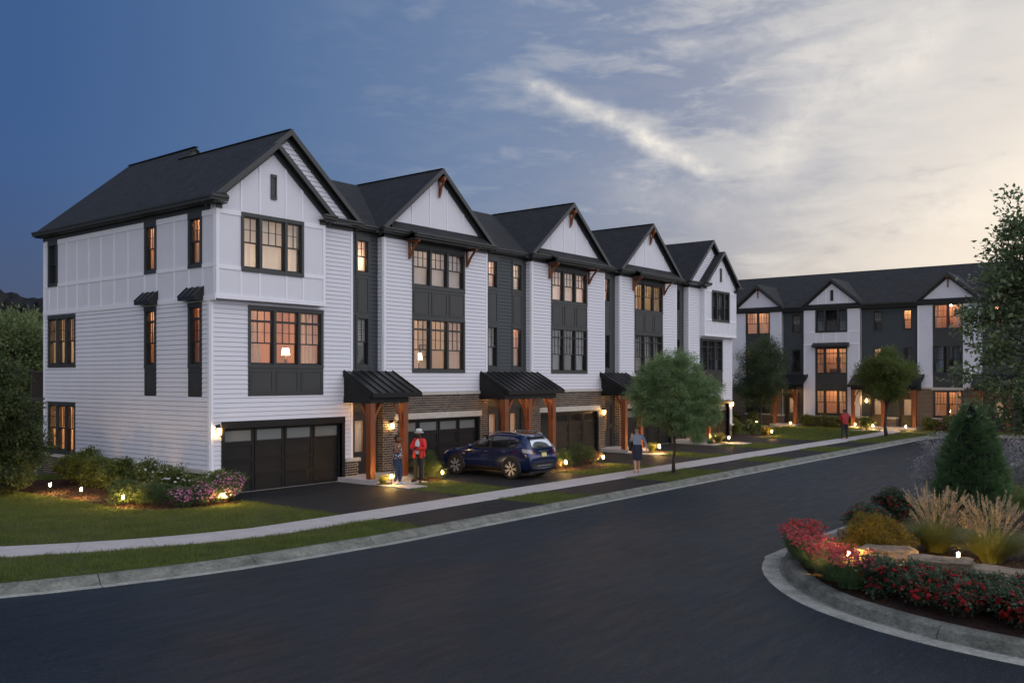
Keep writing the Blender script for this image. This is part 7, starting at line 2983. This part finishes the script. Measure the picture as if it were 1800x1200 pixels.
def hand_chains(w, d, side, k=1.0, curl=.5):
    """palm and five fingers from the wrist w, pointing along d"""
    d = Vector(d).normalized()
    s = d.cross(Vector((0, 0, 1)))
    s = s.normalized() if s.length > .1 else Vector((1, 0, 0))
    s *= side
    n = s.cross(d)
    W = Vector(w)
    palm = W + d * .05 * k
    kn = W + d * .085 * k
    out = [[(*W, .024 * k, .019 * k), (*palm, .034 * k, .015 * k), (*kn, .034 * k, .013 * k)]]
    for i, ln in enumerate((.062, .072, .068, .054)):
        b = kn + s * (.026 - i * .0175) * k
        m1 = b + (d - n * curl * .5).normalized() * ln * .5 * k
        e = m1 + (d - n * curl * 1.3).normalized() * ln * .5 * k
        out.append([(*kn, .034 * k, .013 * k), (*b, .009 * k), (*m1, .008 * k), (*e, .0065 * k)])
    t0 = W + d * .03 * k + s * .022 * k
    t1 = t0 + (d * .6 + s * .9).normalized() * .035 * k
    t2 = t1 + (d + s * .2 - n * curl * .4).normalized() * .028 * k
    out.append([(*palm, .034 * k, .015 * k), (*t0, .013 * k), (*t1, .010 * k), (*t2, .008 * k)])
    return out


def figure(label, J, skinm, fat=1.0, female=False):
    """J: joints of a figure that faces +y with its right side at +x"""
    r = root('person', (0, 0, 0), label, 'person')
    hd = Vector(J['head'])
    look = Vector(J.get('look', (0, 1, 0))).normalized()
    nk = J['neck']
    f = fat
    ch = [[(*J['pelvis'], .145 * f, .105 * f), (*J['waist'], .118 * f, .088 * f), (*J['chest'], .140 * f, .098 * f), (*nk, .062, .060)],
          [(*nk, .062, .060), (*(hd - look * .01 - Vector((0, 0, .075))), .056, .062), (*(hd + Vector((0, 0, .0))), .074, .094), (*(hd + Vector((0, 0, .065))), .060, .075)]]
    for s in 'rl':
        sh, el, wr = J[s + 'sh'], J[s + 'el'], J[s + 'wr']
        ch.append([(*J['chest'], .140 * f, .098 * f), (*sh, .056 * f), (*lerp3(sh, el, .5), .045 * f), (*el, .037 * f), (*lerp3(el, wr, .4), .036 * f), (*wr, .024)])
        ch += hand_chains(wr, J[s + 'hd'], 1 if s == 'r' else -1, curl=J.get('curl', .6))
        hp, kn, an = J[s + 'hp'], J[s + 'kn'], J[s + 'an']
        toe = J[s + 'toe']
        heel = (an[0] - (toe[0] - an[0]) * .25, an[1] - (toe[1] - an[1]) * .25, toe[2] + .005)
        ch.append([(*J['pelvis'], .145 * f, .105 * f), (*hp, .088 * f), (*lerp3(hp, kn, .5), .074 * f), (*kn, .052 * f), (*lerp3(kn, an, .35), .052 * f), (*an, .034), (*lerp3(an, toe, .6), .034, .024), (*toe, .030, .018)])
    skin('body', skinm, r, ch)
    # face: nose, eyes, mouth, ears
    rt = look.cross(Vector((0, 0, 1))).normalized()
    up = rt.cross(look)
    nb = MB()
    nb.tube([hd + look * .090 + up * .018, hd + look * .108 - up * .012, hd + look * .100 - up * .020], [.006, .012, .010], 8)
    nb.build('nose', skinm, r, smooth=True)
    for s in (-1, 1):
        e = MB()
        c = hd + look * .086 + rt * s * .030 + up * .016
        e.lathe([(.002, -.008), (.010, -.004), (.011, 0), (.010, .004), (.002, .008)], c, 8)
        e.build('eye', 'eye_white', r, smooth=True)
        e = MB()
        c2 = c + look * .009
        e.lathe([(.001, -.004), (.0045, 0), (.001, .004)], c2, 6)
        e.build('pupil', 'hair_black', r, smooth=True)
        a = MB()
        a.lathe([(.004, -.030), (.013, -.012), (.016, .012), (.005, .028)], hd + rt * s * .080 - look * .004, 8)
        a.build('ear', skinm, r, smooth=True)
        b = MB()
        b.beam(hd + look * .094 + rt * s * .046 + up * .034, hd + look * .098 + rt * s * .014 + up * .036, .006, .006)
        b.build('eyebrow', 'hair_black', r)
    mo = MB()
    mo.beam(hd + look * .094 - rt * .022 - up * .048, hd + look * .094 + rt * .022 - up * .048, .010, .010)
    mo.build('mouth', 'tail_red' if female else 'skin_deep', r)
    return r


def hair_cap(r, hd, look, m, extra=(), k=1.0):
    """hair: a tousled shell over the crown and the back of the head, locks from extra"""
    hd, look = Vector(hd), Vector(look).normalized()
    rt = look.cross(Vector((0, 0, 1))).normalized()
    up = rt.cross(look)
    bm = bmesh.new()
    bmesh.ops.create_icosphere(bm, subdivisions=3, radius=1)
    for v in bm.verts:
        c = v.co
        w = 1 + .05 * math.sin(c.x * 17 + c.z * 9) + .04 * math.sin(c.y * 23 + c.z * 13)
        f, s_, u = c.y, c.x, c.z
        dn = .105 if f < -.1 else .100
        p = hd - look * .020 + up * .028 + look * f * (.088 if f > 0 else .112) * k * w + rt * s_ * .094 * k * w + up * u * (.098 if u > 0 else dn) * k * w
        if f > .15 and u < .35:
            p = p - look * (.075 * min(1, (f - .15) * 2))
        v.co = p - ORG[r.name]
    me = bpy.data.meshes.new('hair')
    bm.to_mesh(me)
    bm.free()
    me.materials.append(MATS[m])
    me.polygons.foreach_set('use_smooth', [True] * len(me.polygons))
    h = link('hair', me, r)
    if extra:
        mb = MB()
        for e in extra:
            pts = [hd - look * .05 - up * .02] + [hd + look * q[0] + rt * q[1] + up * q[2] for q in e]
            mb.tube(pts, [.075 * k] + [q[3] * 1.15 for q in e], 10)
        mb.build('hair_locks', m, r, smooth=True)
    return h


def put(r, x, y, z, fx, fy, s=1.0):
    r.location = (x, y, z)
    r.rotation_euler.z = math.atan2(fy, fx) - math.pi / 2
    r.scale = (s, s, s)


BASE = dict(pelvis=(0, 0, .95), waist=(0, .0, 1.10), chest=(0, .0, 1.30), neck=(0, -.01, 1.45), head=(0, .025, 1.61),
            rsh=(.185, 0, 1.40), lsh=(-.185, 0, 1.40), rhp=(.09, 0, .90), lhp=(-.09, 0, .90), rkn=(.10, .02, .50), lkn=(-.10, .02, .50),
            ran=(.11, -.02, .085), lan=(-.11, -.02, .085), rtoe=(.13, .15, .03), ltoe=(-.13, .15, .03))


def leg_clothes(r, J, m, f=1.0, name='trousers', shoe='shoe_black', ank=1.0, wide=0.0):
    g = .012
    ch = [[(*J['waist'], .120 * f + g, .090 * f + g), (*J['pelvis'], .150 * f + g, .112 * f + g)]]
    for s in 'rl':
        hp, kn, an = J[s + 'hp'], J[s + 'kn'], J[s + 'an']
        a2 = lerp3(kn, an, min(1.04, 1.06 * ank))
        ch.append([(*J['pelvis'], .150 * f + g, .112 * f + g), (*hp, .094 * f + g), (*lerp3(hp, kn, .5), .080 * f + g), (*kn, .058 * f + g), (*lerp3(kn, an, .4), .056 * f + g + wide * .5), (*a2, .042 + g + wide)])
    skin(name, m, r, ch)
    shoes(r, J, shoe)


def shoes(r, J, m):
    for s in 'rl':
        an, toe = J[s + 'an'], J[s + 'toe']
        b = (an[0], an[1], toe[2] + .028)
        k = skin('shoe', m, r, [[(*lerp3(an, b, .1), .050, .056), (*b, .056, .044), (*lerp3(b, toe, .6), .054, .038), (*toe, .046, .032), (*lerp3(b, toe, 1.25), .036, .022)]])


# woman in the patterned top, one hand raised to her chin
J = dict(BASE)
J.update(rel=(.27, .05, 1.13), rwr=(.14, .22, 1.36), rhd=(-.35, .25, 1.0), lel=(-.27, -.02, 1.12), lwr=(-.24, .08, .90), lhd=(.1, .2, -1), look=(.25, 1, -.08), head=(0, .03, 1.60), ran=(.07, -.06, .085), lan=(-.08, .06, .085), rtoe=(.09, .11, .03), ltoe=(-.09, .24, .03), rkn=(.08, .01, .5), lkn=(-.08, .09, .5))
W1 = figure('woman in a patterned sleeveless top and jeans with a hand at her chin', J, 'skin_brown', 1.12, True)
leg_clothes(W1, J, 'jeans', 1.14, 'jeans', 'shoe_white', .90)
skin('top', 'print_top', W1, [[(0, .0, 1.44, .07, .06), (0, 0, 1.39, .11, .085), (0, 0, 1.30, .172, .135), (0, .01, 1.10, .178, .148), (0, .01, .96, .205, .165), (0, .01, .88, .21, .17)], [(0, 0, 1.30, .172, .135), (.17, 0, 1.385, .066)], [(0, 0, 1.30, .172, .135), (-.17, 0, 1.385, .066)]])
hair_cap(W1, J['head'], J['look'], 'hair_black', [], 1.16)
put(W1, 5.66, -2.30, .035, .35, -.80, .965)

# man in the red jacket and pale hat, arms crossed
J = dict(BASE)
J.update(rel=(.29, .06, 1.15), rwr=(.0, .20, 1.19), rhd=(-1, .15, .12), lel=(-.29, .06, 1.15), lwr=(.02, .235, 1.13), lhd=(1, -.05, .15), look=(-.30, 1, .10), head=(0, .03, 1.62), ran=(.15, -.02, .085), lan=(-.13, .03, .085), rtoe=(.19, .14, .03), ltoe=(-.19, .20, .03), rkn=(.12, .02, .5), lkn=(-.11, .04, .5))
M1 = figure('man in an open red jacket, white shirt and pale hat with arms crossed', J, 'skin_deep', 1.05)
leg_clothes(M1, J, 'trousers_dark', 1.02, 'trousers', 'shoe_black', 1.0, .012)
skin('shirt', 'shirt_white', M1, [[(0, .0, 1.475, .068, .066), (0, .02, 1.40, .12, .085), (0, .025, 1.28, .150, .112), (0, .03, 1.10, .140, .112), (0, .035, .90, .150, .120)]])
jk = [[(0, -.055, 1.44, .10, .055), (0, -.045, 1.30, .175, .105), (0, -.045, 1.10, .165, .105), (0, -.045, .93, .178, .115), (0, -.045, .82, .185, .12)]]
for s, sg in (('r', 1), ('l', -1)):
    jk.append([(0, -.045, 1.30, .175, .105), (sg * .175, -.012, 1.395, .085), (*lerp3(J[s + 'sh'], J[s + 'el'], .5), .072), (*J[s + 'el'], .060), (*lerp3(J[s + 'el'], J[s + 'wr'], .45), .056), (*lerp3(J[s + 'el'], J[s + 'wr'], .88), .046)])
    jk.append([(0, -.045, 1.30, .175, .105), (sg * .115, .055, 1.33, .048, .05), (sg * .115, .075, 1.22, .052, .055), (sg * .115, .080, 1.08, .058, .060), (sg * .125, .075, .90, .062, .07), (sg * .135, .07, .79, .062, .07)])
skin('jacket', 'jacket_red', M1, jk)
hh = MB()
c = Vector((J['head'][0], J['head'][1] - .01, J['head'][2] + .068))
hh.lathe([(.165, -.014), (.168, -.004), (.122, .004), (.114, .012), (.110, .05), (.098, .105), (.066, .122), (.02, .108)], c, 22)
ho = hh.build('hat', 'hat_pale', M1, smooth=True)
hb = MB()
hb.lathe([(.116, .008), (.117, .034), (.110, .036)], c, 22)
hb.build('hat_band', 'hat_band', ho, smooth=True)
put(M1, 6.62, -2.40, .035, -.97, -.15, 1.02)

# woman walking on the pavement, jacket over the shoulder
J = dict(BASE)
J.update(rel=(.25, -.02, 1.16), rwr=(.18, .10, 1.36), rhd=(0, -.1, 1), lel=(-.30, -.08, 1.14), lwr=(-.34, -.10, .90), lhd=(-.1, .05, -1), look=(.45, 1, -.02), head=(0, .03, 1.61), rkn=(.07, .10, .50), lkn=(-.06, .04, .50), ran=(.04, .16, .11), lan=(-.05, -.14, .12), rtoe=(.04, .32, .04), ltoe=(-.05, .0, .03))
W2 = figure('woman in a grey blouse and navy skirt walking on the pavement', J, 'skin_fair', .95, True)
skin('blouse', 'blouse_grey', W2, [[(0, 0, 1.47, .07, .064), (0, 0, 1.40, .13, .09), (0, .01, 1.28, .165, .125), (0, 0, 1.10, .140, .112), (0, 0, 1.02, .145, .115), (0, 0, .97, .145, .115)]] +
     [[(0, .01, 1.28, .140, .108), (*J[s + 'sh'], .062), (*lerp3(J[s + 'sh'], J[s + 'el'], .5), .054), (*J[s + 'el'], .046), (*lerp3(J[s + 'el'], J[s + 'wr'], .6), .040)] for s in 'rl'])
skin('skirt', 'skirt_navy', W2, [[(0, 0, 1.09, .135, .108), (0, 0, 1.06, .150, .120), (0, 0, .93, .190, .150), (0, .02, .78, .195, .155), (0, .04, .58, .170, .145), (0, .045, .50, .165, .14), (0, .045, .46, .165, .14)]])
shoes(W2, J, 'shoe_nude')
hair_cap(W2, J['head'], J['look'], 'hair_brown', [[(-.09, .0, -.07, .05), (-.09, .0, -.14, .03)], [(-.05, .075, -.06, .035), (-.03, .085, -.13, .02)], [(-.05, -.075, -.06, .035), (-.03, -.085, -.13, .02)]], 1.04)
bag = skin('carried_jacket', 'bag_black', None, [[(.20, -.05, 1.42, .045, .03), (.24, -.13, 1.25, .075, .045), (.25, -.14, 1.0, .10, .05), (.25, -.13, .78, .085, .04)]])
tag(bag, 'black jacket slung over the shoulder of the walking woman', 'jacket')
put(W2, 14.13, -6.62, .03, -.95, -.40, 1.0)
bag.matrix_world = Matrix.Translation((14.13, -6.62, .03)) @ Matrix.Rotation(math.atan2(-.40, -.95) - math.pi / 2, 4, 'Z')

# man far off, seen from behind, phone at his ear
J = dict(BASE)
J.update(rel=(.34, .06, 1.24), rwr=(.17, .10, 1.50), rhd=(-.35, -.05, .8), lel=(-.25, .10, 1.14), lwr=(-.14, .24, 1.08), lhd=(.6, .7, .1), look=(.1, 1, -.12), head=(0, .04, 1.62), rhp=(.09, 0, .9), lhp=(-.09, 0, .9), rkn=(.13, .10, .50), lkn=(-.13, -.02, .50), ran=(.15, .04, .085), lan=(-.22, -.18, .085), rtoe=(.17, .21, .03), ltoe=(-.25, .0, .03))
M2 = figure('distant man in a dark red jacket seen from behind, phone at his ear', J, 'skin_brown', 1.05)
leg_clothes(M2, J, 'trousers_dark', 1.0, 'trousers', 'shoe_rust', .97)
skin('jacket', 'jacket_crimson', M2, [[(0, -.01, 1.47, .075, .065), (0, 0, 1.40, .14, .095), (0, 0, 1.28, .178, .125), (0, 0, 1.08, .165, .125), (0, 0, .90, .172, .132), (0, 0, .82, .172, .132)]] +
     [[(0, 0, 1.28, .178, .125), (*J[s + 'sh'], .076), (*lerp3(J[s + 'sh'], J[s + 'el'], .5), .066), (*J[s + 'el'], .058), (*lerp3(J[s + 'el'], J[s + 'wr'], .75), .046)] for s in 'rl'])
hair_cap(M2, J['head'], J['look'], 'hair_black', [], .98)
put(M2, 38.38, -6.35, .03, .80, .60, 1.0)
ph = MB()
ph.box(.093, .103, .04, .075, 1.56, 1.70)
pho = ph.build('phone', 'bag_black')
tag(pho, 'black phone held to the ear of the distant man', 'phone')
pho.matrix_world = Matrix.Translation((38.38, -6.35, .03)) @ Matrix.Rotation(math.atan2(.60, .80) - math.pi / 2, 4, 'Z')
